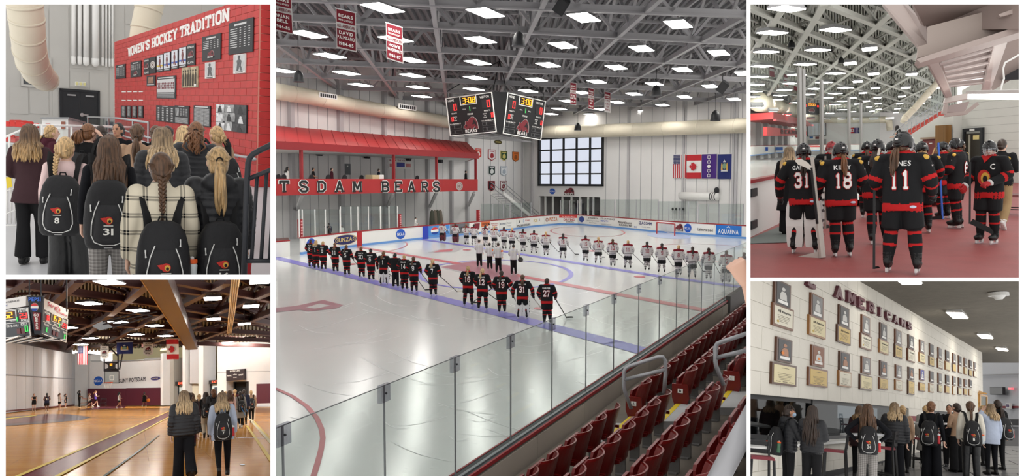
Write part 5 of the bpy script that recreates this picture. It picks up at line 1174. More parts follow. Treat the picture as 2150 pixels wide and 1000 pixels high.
for u,v,d,k,lab in((1180,12,46,18,'at the top of the rink roof'),(1517,182,70,13,'hung at an angle on the right of the roof')):
 p=CE.at(u,v,d);r=k*d/FPX;t=thing('box_speaker','black box loudspeaker %s'%lab,'speaker',CE,p);R3=Matrix.Rotation(.6,3,'Y')@Matrix.Rotation(.5,3,'X')
 K('hexa','cabinet',blkp,t,[p+R3@Vector((x*r,y*r,z*r))for x,y,z in((-.7,-.6,-.9),(.7,-.6,-.9),(.5,.6,-.9),(-.5,.6,-.9),(-.7,-.6,.9),(.7,-.6,.9),(.5,.6,.9),(-.5,.6,.9))])
 K('hexa','grille',mat('speaker_grille',(46,46,48),.8),t,[p+R3@Vector((x*r,y*r,z*r))for x,y,z in((-.6,-.66,-.8),(.6,-.66,-.8),(.6,-.6,-.8),(-.6,-.6,-.8),(-.6,-.66,.8),(.6,-.66,.8),(.6,-.6,.8),(-.6,-.6,.8))])
 K('tube','bracket',blkp,t,[p,p+Vector((0,0,2*r))],.04,6)
mar=mat('banner_maroon',(118,26,40),.85,var=.05,scale=2);bgrey=mat('banner_grey',(198,194,192),.85)
def quadface(room,tl,tr,bl_,d):
 A,B,C=room.at(*tl,d),room.at(*tr,d),room.at(*bl_,d);return Plane(C,B-A,A-C,room)
def banner(room,tl,tr,bl_,d,label,l1,l2,l3,big=True,inv=False):
 S=quadface(room,tl,tr,bl_,d);t=thing('banner',label,'banner',room,S.map(.5,0,0),'hanging honour banners');m1,m2=(mar,bgrey)
 K('rect','cloth',bgrey,t,S,0,0,1,1,0,.03);K('rect','upper_field',mar,t,S,.04,.66,.96,.98,.03,.045);K('rect','lower_field',bgrey if inv else mar,t,S,.04,.03,.96,.5,.03,.045)
 mb=MB();mb.text(S,'BEARS',.5,.80,.08,.72,o=.06);mb.text(S,"MEN'S ICE HOCKEY",.5,.71,.045,.72,o=.06);mb.build('crest_lettering',lettw,t)
 K('text','title_lettering',mar,t,S,'ALL-AMERICAN',.5,.54,.08,.9,o=.06)
 mb=MB();mb.text(S,l1,.5,.37,.085,min(.86,.14*len(l1)),o=.06);mb.text(S,l2,.5,.25,.085,min(.86,.14*len(l2)),o=.06);mb.text(S,l3,.5,.09,.085,.72,o=.06);mb.build('name_lettering',lettw if not inv else mar,t)
 K('bar','rod',steel,t,S.map(-.03,1,.01),S.map(1.03,1,.01),.05,.05)
banner(CE,(705,17),(747,27),(707,100),44,'maroon and grey hanging banner beside the top left roof light','DAVID','PALMISANO','1984-85')
banner(CE,(810,47),(845,58),(812,123),49,'maroon and grey hanging banner, the one closest to the scoreboard','HOWIE','VANDERMAST','1986-87')
banner(CE,(570,-18),(612,-8),(574,63),41,'maroon and grey hanging banner cut by the left edge of the rink','BRIAN','BELL','1984-85')
banner(CE,(1197,173),(1210,175),(1197,219),82,'small hanging banner nearest the scoreboard of three on the right','RYAN','MARTIN','1997-98')
banner(CE,(1235,184),(1247,187),(1235,228),87,'small hanging banner in the middle of three on the right','GREG','LEE','1996-97')
banner(CE,(1269,192),(1282,195),(1269,235),92,'small hanging banner with a pale lower field on the right','CHRIS','LEE','1996',inv=True)
# ---- scoreboard
def dig(mb,S,txt,a,b,w,h,gap=.25,o=.06,m=0):
 for ch in txt:
  if ch==':':
   mb.rect(S,a+w*.1,b+h*.25,a+w*.3,b+h*.37,o*.5,o,m);mb.rect(S,a+w*.1,b+h*.62,a+w*.3,b+h*.74,o*.5,o,m);a+=w*.55
  elif ch==' ':a+=w
  else:seg(mb,S,ch,a,b,w,h,o,m);a+=w*(1+gap)
led_r=mat('red_led',(240,50,48),.5,emit=1.3);led_o=mat('amber_led',(250,170,40),.5,emit=1.3);led_g=mat('green_led',(60,200,90),.5,emit=1.0);sbk=mat('scoreboard_black',(20,20,23),.5);sbd=mat('scoreboard_panel',(40,38,40),.5)
def outline(S,a0,b0,a1,b1,w,wb,o=.04,m=None,par=None,name='outline'):
 mb=MB();mb.rect(S,a0,b0,a1,b0+wb,0,o);mb.rect(S,a0,b1-wb,a1,b1,0,o);mb.rect(S,a0,b0+wb,a0+w,b1-wb,0,o);mb.rect(S,a1-w,b0+wb,a1,b1-wb,0,o);return mb.build(name,m or lettw,par)
def lab(S,t,txt,a,b,h,w=None,m=None):mb=MB();mb.text(S,txt,a,b,h,w,o=.05);return mb.build('lettering',m or lettw,t)
t=thing('scoreboard','black four-sided scoreboard hanging over the rink centre','scoreboard',CE,CE.at(1046,286,84))
def ce_face(S,side):
 f_=K('rect','face_panel',sbk,t,S,0,0,1,1,-.5,0);outline(S,.005,.005,.995,.995,.018,.02,.05,lettw,f_)
 outline(S,.31,.76,.66,.985,.015,.018,.05,lettw,f_,'clock_outline')
 mb=MB();dig(mb,S,'3:08',.37,.80,.065,.14);mb.build('clock_digits',led_o,f_)
 lab(S,f_,'HOME',.12,.885,.055,.13);lab(S,f_,'VISITOR',.83,.875,.055,.2)
 for a,dg_,b in((.07,.16,.63),(.76,.86,.62)):
  K('rect','score_window',sbd,f_,S,a,b,a+.19,b+.21,0,.03);mb=MB();dig(mb,S,'0',dg_+(.0 if a<.5 else .005),b+.02,.065,.17);mb.build('score_digit',led_r,f_)
 K('rect','period_window',sbd,f_,S,.46,.58,.54,.72,0,.03);mb=MB();dig(mb,S,'1',.465,.6,.04,.11);mb.build('period_digit',led_g,f_)
 lab(S,f_,'GOAL',.385,.64,.03,.07);lab(S,f_,'GOAL',.6,.64,.03,.07);lab(S,f_,'PERIOD',.5,.5,.04,.12);lab(S,f_,'PENALTY',.16,.56,.035,.12);lab(S,f_,'PENALTY',.85,.54,.035,.12)
 for a,b,tx in((.06,.38,.17),(.90,.38,.80)):
  K('rect','shots_window',sbd,f_,S,a-.01,b-.01,a+.09,b+.13,0,.03);mb=MB();dig(mb,S,'0',a+.025,b,.045,.11);mb.build('shots_digit',led_r,f_)
  lab(S,f_,'SHOTS',tx,b+.09,.028,.08);lab(S,f_,'ON',tx,b+.045,.028,.035);lab(S,f_,'GOAL',tx,b,.028,.07)
 for a in(.04,.72):
  lab(S,f_,'PLAYER PENALTY',a+.12,.295,.03,.24)
  for b in(.19,.06):
   for c0,c1 in((0,.08),(.09,.24)):outline(S,a+c0,b,a+c1,b+.085,.004,.005,.03,mat('scoreboard_line',(110,110,112),.5),f_,'penalty_window')
 bear(S,f_,.48,.05,.3,.4,.05)
def rect_face(room,tl,tr,br,bl_,d0,d1):
 A,B,C=room.at(*tl,d0),room.at(*tr,d1),room.at(*bl_,d0*1.005);return Plane(C,B-A,A-C,room)
SL=rect_face(CE,(935,206),(1034,192.5),None,(945,287),86,82);SR=rect_face(CE,(1065,193.5),(1146,212),None,(1055,281),82,86)
ce_face(SL,0);ce_face(SR,1)
K('loft','corner_body',sbk,t,[[SL.map(1,0,-.02),SR.map(0,0,-.02),SR.map(.9,0,-4),SL.map(.1,0,-4)],[SL.map(1,1,-.02),SR.map(0,1,-.02),SR.map(.9,1,-4),SL.map(.1,1,-4)]])
for k in range(7):
 f_=k/7;mb=MB();a=SL.map(f_,-.005,-.1);b=SR.map(1-f_,-.005,-.1)+Vector((0,4,0));mb.bar(a,a.lerp(b,.95),.12,.06);mb.build('bottom_slat',mat('scoreboard_underside',(150,148,150),.6),t)
apex=CE.at(1049,128,84)
for p in(SL.map(0,1,-.3),SL.map(1,1,-.3),SR.map(0,1,-.3),SR.map(1,1,-.3)):
 K('tube','hanger_cable',blkp,t,[p,p+Vector((0,0,.7)),apex],.05,6)
K('tube','hoist_cable',blkp,t,[apex,apex+Vector((0,0,3))],.06,6)
# ---- flags on the end wall
def flag(S,room,kind,label,par=None):
 t=thing('flag',label,'flag',room,S.map(.5,0,0))
 def sheet(a0,b0,a1,b1,m,nm,o=.02):
  n=max(2,int(12*(a1-a0)));mb=MB();vs=[]
  for j in(b0,b1):
   for i in range(n+1):a=a0+(a1-a0)*i/n;vs.append(S.map(a,j,o+.05*math.sin(a*9)))
  mb.add(vs,[(i,i+1,n+2+i,n+1+i)for i in range(n)]);return mb.build(nm,m,t)
 R_,W_,B_=mat('flag_red',(190,44,52),.85),mat('flag_white',(234,232,230),.85),mat('flag_navy',(52,58,104),.85)
 if kind=='us':
  sheet(0,0,1,1,W_,'cloth',0)
  for i in range(7):sheet(i*2/13,0,(i*2+1)/13,1,R_,'stripe')
  sheet(0,.6,.54,1,B_,'canton',.03)
  mb=MB()
  for i in range(5):
   for j in range(6):mb.disc(S,.06+i*.105,.635+j*.062,.022,.014,.06,.1,0,5)
  mb.build('stars',W_,t,kind='stuff')
 elif kind=='ca':
  sheet(0,0,1,1,W_,'cloth',0);sheet(0,.75,1,1,R_,'red_bar');sheet(0,0,1,.25,R_,'red_bar')
  L=[(0,-.5),(.04,-.22),(.32,-.27),(.27,-.15),(.5,.06),(.4,.12),(.46,.28),(.3,.25),(.27,.33),(.12,.2),(.18,.46),(.09,.42),(0,.55)];L=L+[(-x,y)for x,y in reversed(L[1:-1])]
  K('poly','maple_leaf',R_,t,S,[(.5-y*.62,.5+x*.36)for x,y in L],.06,.1)
 elif kind=='purple':
  sheet(0,0,1,1,mat('flag_purple',(74,42,124),.85),'cloth',0)
  for b in(.12,.32,.68,.88):mb=MB();outl=[(-.1,-.06),(.1,-.06),(.1,.06),(-.1,.06)];mb.rect(S,.40,b-.06,.43,b+.06,.06,.1);mb.rect(S,.57,b-.06,.60,b+.06,.06,.1);mb.rect(S,.40,b+.04,.60,b+.06,.06,.1);mb.rect(S,.40,b-.06,.60,b-.04,.06,.1);mb.build('linked_square',W_,t)
  mb=MB();mb.poly(S,[(.5,.41),(.64,.5),(.5,.59),(.36,.5)],.06,.1);mb.rect(S,.48,.18,.52,.26,.06,.1);mb.rect(S,.48,.74,.52,.82,.06,.1);mb.build('tree_symbol',W_,t)
 elif kind=='ny':
  sheet(0,0,1,1,mat('flag_blue',(38,48,108),.85),'cloth',0)
  K('disc','shield',mat('arms_green',(120,150,130),.8),t,S,.5,.52,.13,.12,.06,.1,0,16)
  for x in(.32,.68):K('poly','supporter',mat('arms_gold',(212,170,80),.8),t,S,[(x-.06,.36),(x+.06,.36),(x+.04,.6),(x,.66),(x-.04,.6)],.06,.1)
  mb=MB();mb.poly(S,[(.26,.3),(.74,.3),(.7,.37),(.3,.37)],.06,.1);mb.poly(S,[(.4,.68),(.5,.78),(.6,.68)],.06,.1);mb.build('scroll',mat('arms_silver',(206,206,210),.8),t)
 K('bar','rod',wht,t,S.map(-.02,1.01,.04),S.map(1.02,1.01,.04),.06,.06);return t
flag(WEp.sub(1415,325,1442,374,.15),CE,'us','striped flag with a starry blue corner hanging on the rink end wall');flag(WEp.sub(1443,325,1474,375,.15),CE,'ca','red and white maple leaf flag hanging on the rink end wall')
flag(WEp.sub(1475,324,1506,375,.15),CE,'purple','purple flag with white linked squares on the rink end wall');flag(WEp.sub(1508,324,1538,376,.15),CE,'ny','dark blue flag with a coat of arms on the rink end wall')
t=thing('rolled_net_tube','white horizontal storage tube on the end wall under the flags','tube',CE,WEp.map(*WEp.px(1472,420),.5));a,b=WEp.map(*WEp.px(1433,411),.5),WEp.map(*WEp.px(1512,413),.5);K('tube','tube',wht,t,[a,b],.52,16,smooth=True)
for k in range(3):c=a.lerp(b,.82+.06*k);K('tube','strap',blk,t,[c,c+(b-a).normalized()*.12],.54,16)
p=WEp.map(*WEp.px(1509,400),.5);K('ell','motor',blk,t,p,(.35,.35,.45),0,10,8)
for i,u in enumerate((1416,1423,1430,1438)):
 p=WEp.map(*WEp.px(u,439),.4);t=thing('goal_light','small black wall lamp, %s in the row behind the goal net'%ordn(i),'lamp',CE,p,'lamps behind the goal');K('ell','lamp',blk,t,p,(.16,.16,.2),0,10,6);K('bar','stem',mat('grey_stem',(120,120,124),.6),t,p,p+Vector((0,0,-1.4)),.04,.04)
 # ---- rink boards with advertisements
base=[(556,544.5),(579,541),(633,535),(713,523),(757,517),(897,501.5),(1009,490.5),(1075,483),(1122,476.5),(1174,472),(1213,472.5),(1286,478.5),(1377,488),(1460,494.5),(1568,502),(1620,506)]
BP=[CE.z(u,v,IZ)for u,v in base];bh_=1.32
rb=thing('rink_boards','white rink boards with red cap rail and blue kick strip','boards',CE,BP[0],kind='structure');BPL=[]
for i in range(len(BP)-1):
 if i==1:BPL.append(None);continue
 a,b=BP[i],BP[i+1];S=Plane(a,(b-a).normalized(),Vector((0,0,1)),CE);L=(b-a).length;BPL.append((base[i][0],base[i+1][0],S))
 K('rect','board_panel',boardw,rb,S,0,.2,L,bh_,-.15,0);K('rect','kick_strip',bluek,rb,S,0,0,L,.2,-.15,.02);K('rect','cap_rail',redd,rb,S,0,bh_,L,bh_+.1,-.2,.04)
a,b=BP[1],BP[2];S=Plane(a,(b-a).normalized(),Vector((0,0,1)),CE);L=(b-a).length
K('rect','gate',boardw,rb,S,0,0,L*.55,1.2,-.15,0);K('rect','open_gate_recess',mat('gate_brown',(120,96,92),.7),rb,S,L*.55,0,L,1.35,-1.6,-1.4);K('rect','cap_rail',redd,rb,S,0,1.2,L*.55,1.3,-.15,.03)
def bpl(u):
 for q in BPL:
  if q and q[0]<=u<=q[1]:return q[2]
def ad(u0,u1,label,bg=None,lines=(),fy0=.2,fy1=.98,fn=None):
 S0=bpl((u0+u1)/2);a0=S0.px(u0,490)[0];a1=S0.px(u1,490)[0];S=Plane(S0.map(a0,.2+(bh_-.2)*.02,.01),S0.ex*(a1-a0),Vector((0,0,(bh_-.2)*.96)),CE)
 t=thing('board_advert',label,'advert',CE,S.map(.5,0,0),'adverts on the rink boards')
 K('rect','sheet',mat('advert_%s'%('_'.join(map(str,bg or(232,231,228)))),bg or(232,231,228),.4),t,S,0,0,1,1,0,.02)
 for(txt,a,b,h,w,c)in lines:K('text','lettering',mat('ad_ink_%d_%d_%d'%c,c,.6),t,S,txt,a,b,h,w,o=.05)
 if fn:fn(S,t)
 return t
NAVY,DRED,BLK3,GRY3,BLU3,ORG=(34,42,110),(176,36,36),(30,30,34),(140,140,146),(60,96,190),(206,110,50)
def disc_fn(cx,cy,ra,rb_,col,word=None,wc=(240,240,238),ww=.8):
 def f_(S,t):
  d=K('disc','disc',mat('ad_disc_%d_%d_%d'%col,col,.5),t,S,cx,cy,ra,rb_,.02,.04,0,24)
  if word:K('text','lettering',mat('ad_ink_%d_%d_%d'%wc,wc,.6),t,S,word,cx,cy-rb_*.3,rb_*.6,ra*2*ww,o=.06)
 return f_
ad(640,664,'round blue sign at the left end of the boards behind the players',fn=disc_fn(.5,.45,.42,.5,(28,76,180),'NCAA'))
def oval(S,t):
 for r,c,o in((1,(206,190,150),.03),(.9,(28,30,92),.04)):K('disc','oval',mat('ad_oval_%d'%c[0],c,.5),t,S,.5,.5,.48*r,.44*r,.02,o,0,28)
 K('text','lettering',mat('gold_letter',(208,186,120),.5),t,S,'GUNZAG',.5,.36,.34,.78,o=.06)
ad(696,751,'dark blue and gold oval advert on the left boards',fn=oval)
mb=MB();S0=bpl(755);a=S0.px(755.5,500)[0];mb.rect(S0,a-.5,0,a+.3,bh_,.02,.05);mb.build('red_line_marker',mat('board_red',(176,24,34),.4),rb)
ad(831,850,'round blue sign in the middle of the long left boards',fn=disc_fn(.5,.5,.5,.46,(28,88,190),'NCAA'))
mb=MB();S0=bpl(893);a=S0.px(893,500)[0];mb.rect(S0,a-.5,0,a+.5,bh_,.02,.05);mb.build('blue_line_marker',mat('board_blue',(34,60,180),.4),rb)
def pepsi(S,t):
 K('disc','globe',lettw,t,S,.3,.5,.17,.36,.02,.04,0,24);K('disc','globe_red',mat('cola_red',(206,58,60),.5),t,S,.3,.55,.16,.3,.04,.05,0,16,.3,PI-.1);K('disc','globe_blue',mat('cola_blue',(32,70,160),.5),t,S,.3,.42,.16,.28,.04,.05,0,16,PI+.2,2*PI-.1)
 K('text','lettering',lettw,t,S,'pepsi',.74,.36,.3,.4,o=.05,bold=False)
ad(898,944,'light blue cola advert with a red white blue globe',(70,136,210),fn=pepsi)
ad(945,984,'dark grey patterned advert beside the blue cola advert',(104,106,112),[('STEWARTS',.5,.4,.3,.8,(60,62,66))]);ad(985,1008,'white advert with a dark red crest on the left boards',fn=lambda S,t:(MB().poly(S,[(.45,.9),(.95,.9),(.9,.35),(.7,.1),(.5,.35)],.02,.04)).build('crest',mat('crest_red',(122,30,44),.5),t))
ad(1010,1028,'orange topped advert on the left boards',(226,222,218),[('DINER',.5,.68,.2,.8,(60,30,20))],fn=lambda S,t:(MB().rect(S,0,.5,1,1,.02,.04)).build('orange_band',mat('ad_orange',(214,106,54),.5),t))
ad(1030,1046,'white advert with faint red script on the boards',lines=[('North Country',.5,.66,.14,.9,DRED),('Savings',.5,.46,.16,.7,(206,90,90)),('BANK',.5,.14,.2,.8,GRY3)]);ad(1048,1062,'white advert with small blue marks on the boards',lines=[('SEAWAY',.5,.5,.2,.9,(70,90,120)),('~',.5,.2,.2,.3,BLU3)])
ad(1063,1074,'plain white advert with fine print on the boards',lines=[('Timber',.5,.55,.16,.8,GRY3),('Frame',.5,.25,.14,.6,GRY3)])
ad(1084,1113,'white advert with a black strip of lettering near the corner',lines=[('UNIVERSITY',.5,.1,.16,.9,(235,235,235)),('Kinney',.8,.62,.2,.35,DRED),('I',.2,.5,.3,.06,BLK3),('O',.5,.5,.35,.1,(120,160,200))],fn=lambda S,t:(MB().rect(S,.02,.06,.98,.28,.02,.04)).build('black_strip',blk,t))
ad(1116,1138,'white advert with gold monogram near the rink corner',lines=[('NCE',.28,.4,.35,.5,(210,186,110)),('i',.75,.45,.35,.05,GRY3)])
ad(1142,1170,'white advert with an orange and brown mascot-free splash',lines=[('O',.2,.3,.5,.22,(150,80,50)),('PIZZA',.68,.34,.45,.6,ORG)])
ad(1174,1212,'red and white advert at the far end of the boards',lines=[('The Sunshine Place',.5,.76,.13,.7,(240,226,224)),('DRIVING',.55,.3,.32,.6,DRED),('SCHOOL',.6,.1,.16,.45,BLK3)],fn=lambda S,t:(MB().rect(S,0,.68,1,1,.02,.04)).build('red_band',mat('ad_red',(206,60,56),.5),t))
ad(1214,1229,'white advert with a round blue shield on the end boards',fn=disc_fn(.5,.55,.34,.38,(50,76,150),None));ad(1231,1260,'white advert with a grey printed address on the end boards',lines=[('ATN NORTH',.5,.7,.16,.7,BLK3),('Attorneys at Law',.5,.4,.14,.9,GRY3),('Potsdam',.5,.15,.14,.5,GRY3)])
ad(1261,1292,'white advert with blue health lettering on the end boards',lines=[('ST. LAWRENCE',.5,.72,.18,.95,BLK3),('HEALTH',.28,.44,.2,.5,BLU3),('hospital system',.4,.1,.12,.7,GRY3)])
ad(1297,1338,'white advert with bold black and red lettering on the end boards',lines=[('Northern',.4,.42,.28,.7,(60,26,26)),('BUILDERS INC.',.44,.14,.2,.7,BLK3),('24',.92,.1,.16,.12,BLU3)]);ad(1339,1376,'white advert with navy serif style lettering beside the goal',lines=[('SEACOMM',.45,.5,.34,.75,NAVY),('credit union',.5,.2,.12,.5,GRY3)])
t=ad(1418,1436,'white board sheet with a bear emblem right of the goal');S0=bpl(1427);a0_=S0.px(1419,480);a1_=S0.px(1435,480);bear(Plane(S0.map(a0_[0],.35,.03),S0.ex*(a1_[0]-a0_[0]),Vector((0,0,.85)),CE),t,.5,0,1,1,.04)
ad(1437,1452,'round blue sign right of the goal on the end boards',fn=disc_fn(.5,.5,.5,.46,(28,88,190),'NCAA'));ad(1462,1500,'white advert with thin dark lettering on the right end boards',lines=[('Usherwood',.5,.3,.3,.85,(60,60,66))])
ad(1503,1557,'bright blue water advert on the right end boards',(36,112,200),[('AQUAFINA',.5,.18,.42,.8,(236,240,244))],fn=lambda S,t:(MB().poly(S,[(.42,.74),(.5,.94),(.58,.74),(.5,.82)],.02,.05)).build('peak_mark',lettw,t))
gl2=glassmat('rink_glass',(.86,.895,.885),.05)
def screen(us,vt,label,off=.35,postm=None,dv=0):
 t=thing('glass_screen',label,'glass',CE,bpl(us[0]).map(0,bh_,-off));pts=[]
 for u in us:
  S0=bpl(u);a=S0.px(u,480)[0];pts.append((S0.map(a,bh_,-off),S0.map(a,S0.px(u,vt)[1],-off)))
 for(a,b),(c,d)in zip(pts,pts[1:]):K('prism','glass_pane',gl2,t,[a,c,d,b],(0,.05,0))
 for i,(a,b)in enumerate(pts):K('bar','post',postm or wht,t,a,b,.09,.09)
screen([636,643,669,691,721],440,'glass screen of the penalty box at the left boards');screen([722,744,758,780,805],434,'glass screen in front of the timekeeper bench');screen([806,823,841],433,'short glass screen at the end of the benches')
gp=mat('thin_grey_post',(168,168,172),.5)
screen([1015,1040,1062,1075],428,'glass above the boards in front of the stairs',postm=gp);screen([1078,1100,1120],426,'glass above the curved corner boards',postm=gp);screen([1176,1195,1212],421,'glass above the boards in front of the alcove',postm=gp);screen([1216,1240,1265,1285],419,'glass above the end boards left of the goal',postm=gp)
screen([1288,1308,1330,1352,1376],419,'glass above the end boards behind the goal',postm=gp);screen([1378,1399,1420,1440,1458],423,'glass above the end boards right of the goal',postm=gp);screen([1462,1482,1505,1530,1556],428,'glass above the end boards below the flags',postm=gp)
for u,v0 in((640,461),(846,450),(1011,441)):
 S0=bpl(u);a=S0.px(u,480)[0];z=S0.px(u,v0)[1];t=thing('red_post','red padded post standing behind the boards %s'%{640:'at the penalty box',846:'at the end of the benches',1011:'near the stairs'}[u],'post',CE,S0.map(a,IZ,0));K('rect','pad',redd,t,S0,a-.16,1.3,a+.16,z,-.6,-.3)
 for k in range(6):mb=MB();zz=1.4+(z-1.4)*k/6;mb.rect(S0,a-.12,zz,a+.12,zz+.12,-.3,-.28);mb.build('lettering_patch',mat('pale_red_patch',(216,150,150),.6),t)
t=thing('staircase','grey metal stairs descending from the balcony end','stairs',CE,WLp.map(*WLp.px(1040,440),2));
for off in(2.0,4.0):
 a,b=WLp.map(*WLp.px(1006,405),off),WLp.map(*WLp.px(1085,468),off);K('bar','stringer',wht,t,a,b,.15,.5)
 for dz in(1.0,1.6):K('bar','hand_rail',steel,t,a+Vector((0,0,dz)),b+Vector((0,0,dz)),.08,.08)
for k in range(14):
 f_=(k+.5)/14;a=WLp.map(*WLp.px(1006,405),2).lerp(WLp.map(*WLp.px(1085,468),2),f_);b=WLp.map(*WLp.px(1006,405),4).lerp(WLp.map(*WLp.px(1085,468),4),f_);K('bar','tread',rcol,t,a,b,.4,.06)
t=thing('hockey_goal','hockey goal with red posts and white net at the far end','goal',CE,CE.z(1398,494,IZ));A,B=CE.z(1379,491,IZ),CE.z(1416.5,495.5,IZ);hN=(491-467)/FPX*A.y;up=Vector((0,0,hN));bk=Vector((.6,3.0,0));gr=mat('goal_red',(176,60,62),.5);net=mat('white_net',(226,224,222),.8)
for nm,P in(('post',[A,A+up]),('post',[B,B+up]),('crossbar',[A+up,B+up])):K('tube',nm,gr,t,P,.075,8)
mb=MB();mb.tube([A,A+bk,B+bk,B],.08,6);mb.tube([A+up,A+bk*.5+up,B+bk*.5+up,B+up],.08,6);mb.build('net_frame',wht,t)
mb=MB()
for k in range(13):f_=k/12;p,q=(A+bk).lerp(B+bk,f_),(A+bk*.5+up).lerp(B+bk*.5+up,f_);mb.bar(p,q,.025,.025)
for k in range(8):f_=k/7;mb.bar((A+bk).lerp(A+bk*.5+up,f_),(B+bk).lerp(B+bk*.5+up,f_),.025,.025)
mb.build('net',net,t,kind='stuff');mb=MB();c=(A+B)/2;mb.disc(Plane(Vector((c.x,c.y,IZ+.013)),Vector((1,0,0)),Vector((0,1,0)),CE),0,-1.5,2.2,5,0,.004);mb.build('crease',mat('crease_blue',(186,200,232),.3),ice)
# ---- players, officials, spectators
JB=dict(top=CL['jblack'],top2=CL['jred'],pants=CL['hpant'],pants2=CL['jblack'],shoe=CL['shoe']);JW=dict(top=CL['jgrey'],top2=CL['jmar'],top3=cloth('dark_stripe',(70,60,64)),pants=CL['hpant'],pants2=CL['sockw'],shoe=CL['shoe'])
GB=(mat('black_glove_leather',(26,26,28),.6),mat('dark_red_glove_cuff',(120,30,32),.6));GR=(mat('red_glove_leather',(176,34,38),.6),mat('white_glove_cuff',(220,218,216),.6))
def goalie_pads(p,m1=(228,226,222),m2=(30,30,32)):
 for sd in(-1,1):
  mb=MB();rings=[]
  for z,w,y in((.06,.11,.08),(.16,.125,.08),(.40,.13,.07),(.52,.135,.08),(.70,.125,.08),(.80,.10,.08)):
   rings.append([Vector((sd*.14+x*w,y-.02+yy,z))for x,yy in((-1,-.12),(-1,.08),(-.6,.12),(.6,.12),(1,.08),(1,-.12))])
  mb.loft(rings);pd=mb.build('leg_pad',mat('pad_white_%d'%m1[0],m1,.5),p,local=True)
  for z in(.22,.34,.46,.62):K('box','pad_band',mat('pad_black_%d'%m2[0],m2,.5),p,sd*.14-.137,-.02,z,sd*.14+.137,.19,z+.04,local=True)
B17=[(653,562,'8',('bun','dark'),'dark-haired at the far left end'),(664,565,'1',('long','blonde'),'with long loose blonde hair'),(679,567.5,'9',('bun','blonde'),'blonde with a tied bun, third from the far left'),(704,572,'11',('lowpony','auburn'),'auburn ponytail beside the third blonde'),(728,579,'5',('lowpony','brown'),'brown ponytail left of number 20'),(759,584,'20',('bun','auburn'),'with tied-up hair'),(779,590,'6',('bun','black'),'black-haired'),(806,598,'1',('lowpony','auburn'),'goalie with white pads'),(830,604,'',('bun','black'),'in long black trousers without number'),(849,609,'14',('short','blonde'),'fair cropped hair'),(869,614,'9',('lowpony','brown'),'beside number 14'),(909,622,'7',('lowpony','lblonde'),'light blonde, standing apart'),(983,643,'16',('lowpony','blonde'),'blonde'),(1013,651,'12',('lowpony','lblonde'),'light blonde'),(1053,658,'19',('lowpony','dark'),'dark-haired with hand on hip'),(1097,670,'31',('lowpony','brown'),'goalie in white pads'),(1148,681,'27',('bun','dark'),'at the near end of the line')]
NMS=['TRAN','LACKEY','DILL','WARD','STANNARD','CHARETTE','MARCHUK','GOLD','','MILLER','SCHWARZ','BENOIT','KLEIN','BELANGER','PARISH','GARCIA','HARPER']
for i,(u,v,num,hr,desc)in enumerate(B17):
 g='goalie' in desc;pos=CE.fl(u,v);k=15==i;arms=('stick','stick');
 if i==14:arms=('stick','hip')
 if g:arms=('goalie','goalie')
 p=person(CE,pos,-14+(i*7)%9,1.90,'player in black jersey%s, %s'%((' '+num)if num else '',desc),'jersey','trouser' if not num else 'hockey',arms,'wide' if g or i in(12,13)else 'ease',-12 if i%3 else 8,6,.026 if i<12 else .02,'black',mats=JB,hair=hr,hlen=.26,seed=i%4,gloves=GB if i!=16 else GR,blades=True,group='black team on the blue line')
 if num:jersey_marks(p,num,NMS[i]or None,edge=i>=12)
 if g:goalie_pads(p)
 a=pos+Vector((.42,.18,.98));tgt={0:None,1:None}.get(i,1)
 if tgt:
  ends={2:(701,558),3:(722,556),4:(757,565),6:(822,580),8:(840,600),10:(905,601),11:(960,613),5:(790,572),7:(826,597),9:(893,610),12:(1046,632),13:(990,637),14:(1090,645),15:(1145,657),16:(1190,668)}
  e=CE.fl(*ends.get(i,(u+30,v-12)),.03);stick(CE,a+(a-e).normalized()*.25,e,'stick of the black player %s'%desc,side=(1,.35,0),goalie=g,blade=(214,206,190)if i%3==2 else(26,26,28),shaft=(24,24,26)if not g else(196,190,184),w=.035,group='sticks of the black team')
W24=[(929,508,'35','auburn','goalie in dark red pads, far left of the row'),(956,511,'30','brown','second goalie in dark pads'),(979,514,'2','auburn','third from the far left'),(995,515.5,'7','black','beside the dark red crest advert'),(1019,518,'22','black','saluting in front of the orange advert'),(1038,521,'12','blonde','behind the officials'),(1058,524,'21','black','behind the tallest official'),(1075,527,'20','blonde','right behind the last official'),(1098,530,'23','black','first right of the officials'),(1121,534,'19','black','second right of the officials'),(1146,538,'17','blonde','with a long blonde braid'),(1182,544,'16','black','standing alone'),(1229,550,'15','black','with dark hair'),(1256,555,'14','blonde','with light hair'),(1286,561,'12','brown','with a brown braid'),(1318,565,'11','blonde','with blonde bun'),(1358,569,'10','black','arm on a team mate'),(1389,574,'9','black','beside number 10'),(1424,580,'8','blonde','with blonde hair'),(1453,585,'7','dark','seen through the glass edge'),(1487,588,'3','dark','seen behind the glass'),(1524,596,'2','brown','goalie behind the glass'),(1561,602,'1','brown','at the right edge of the rink')]
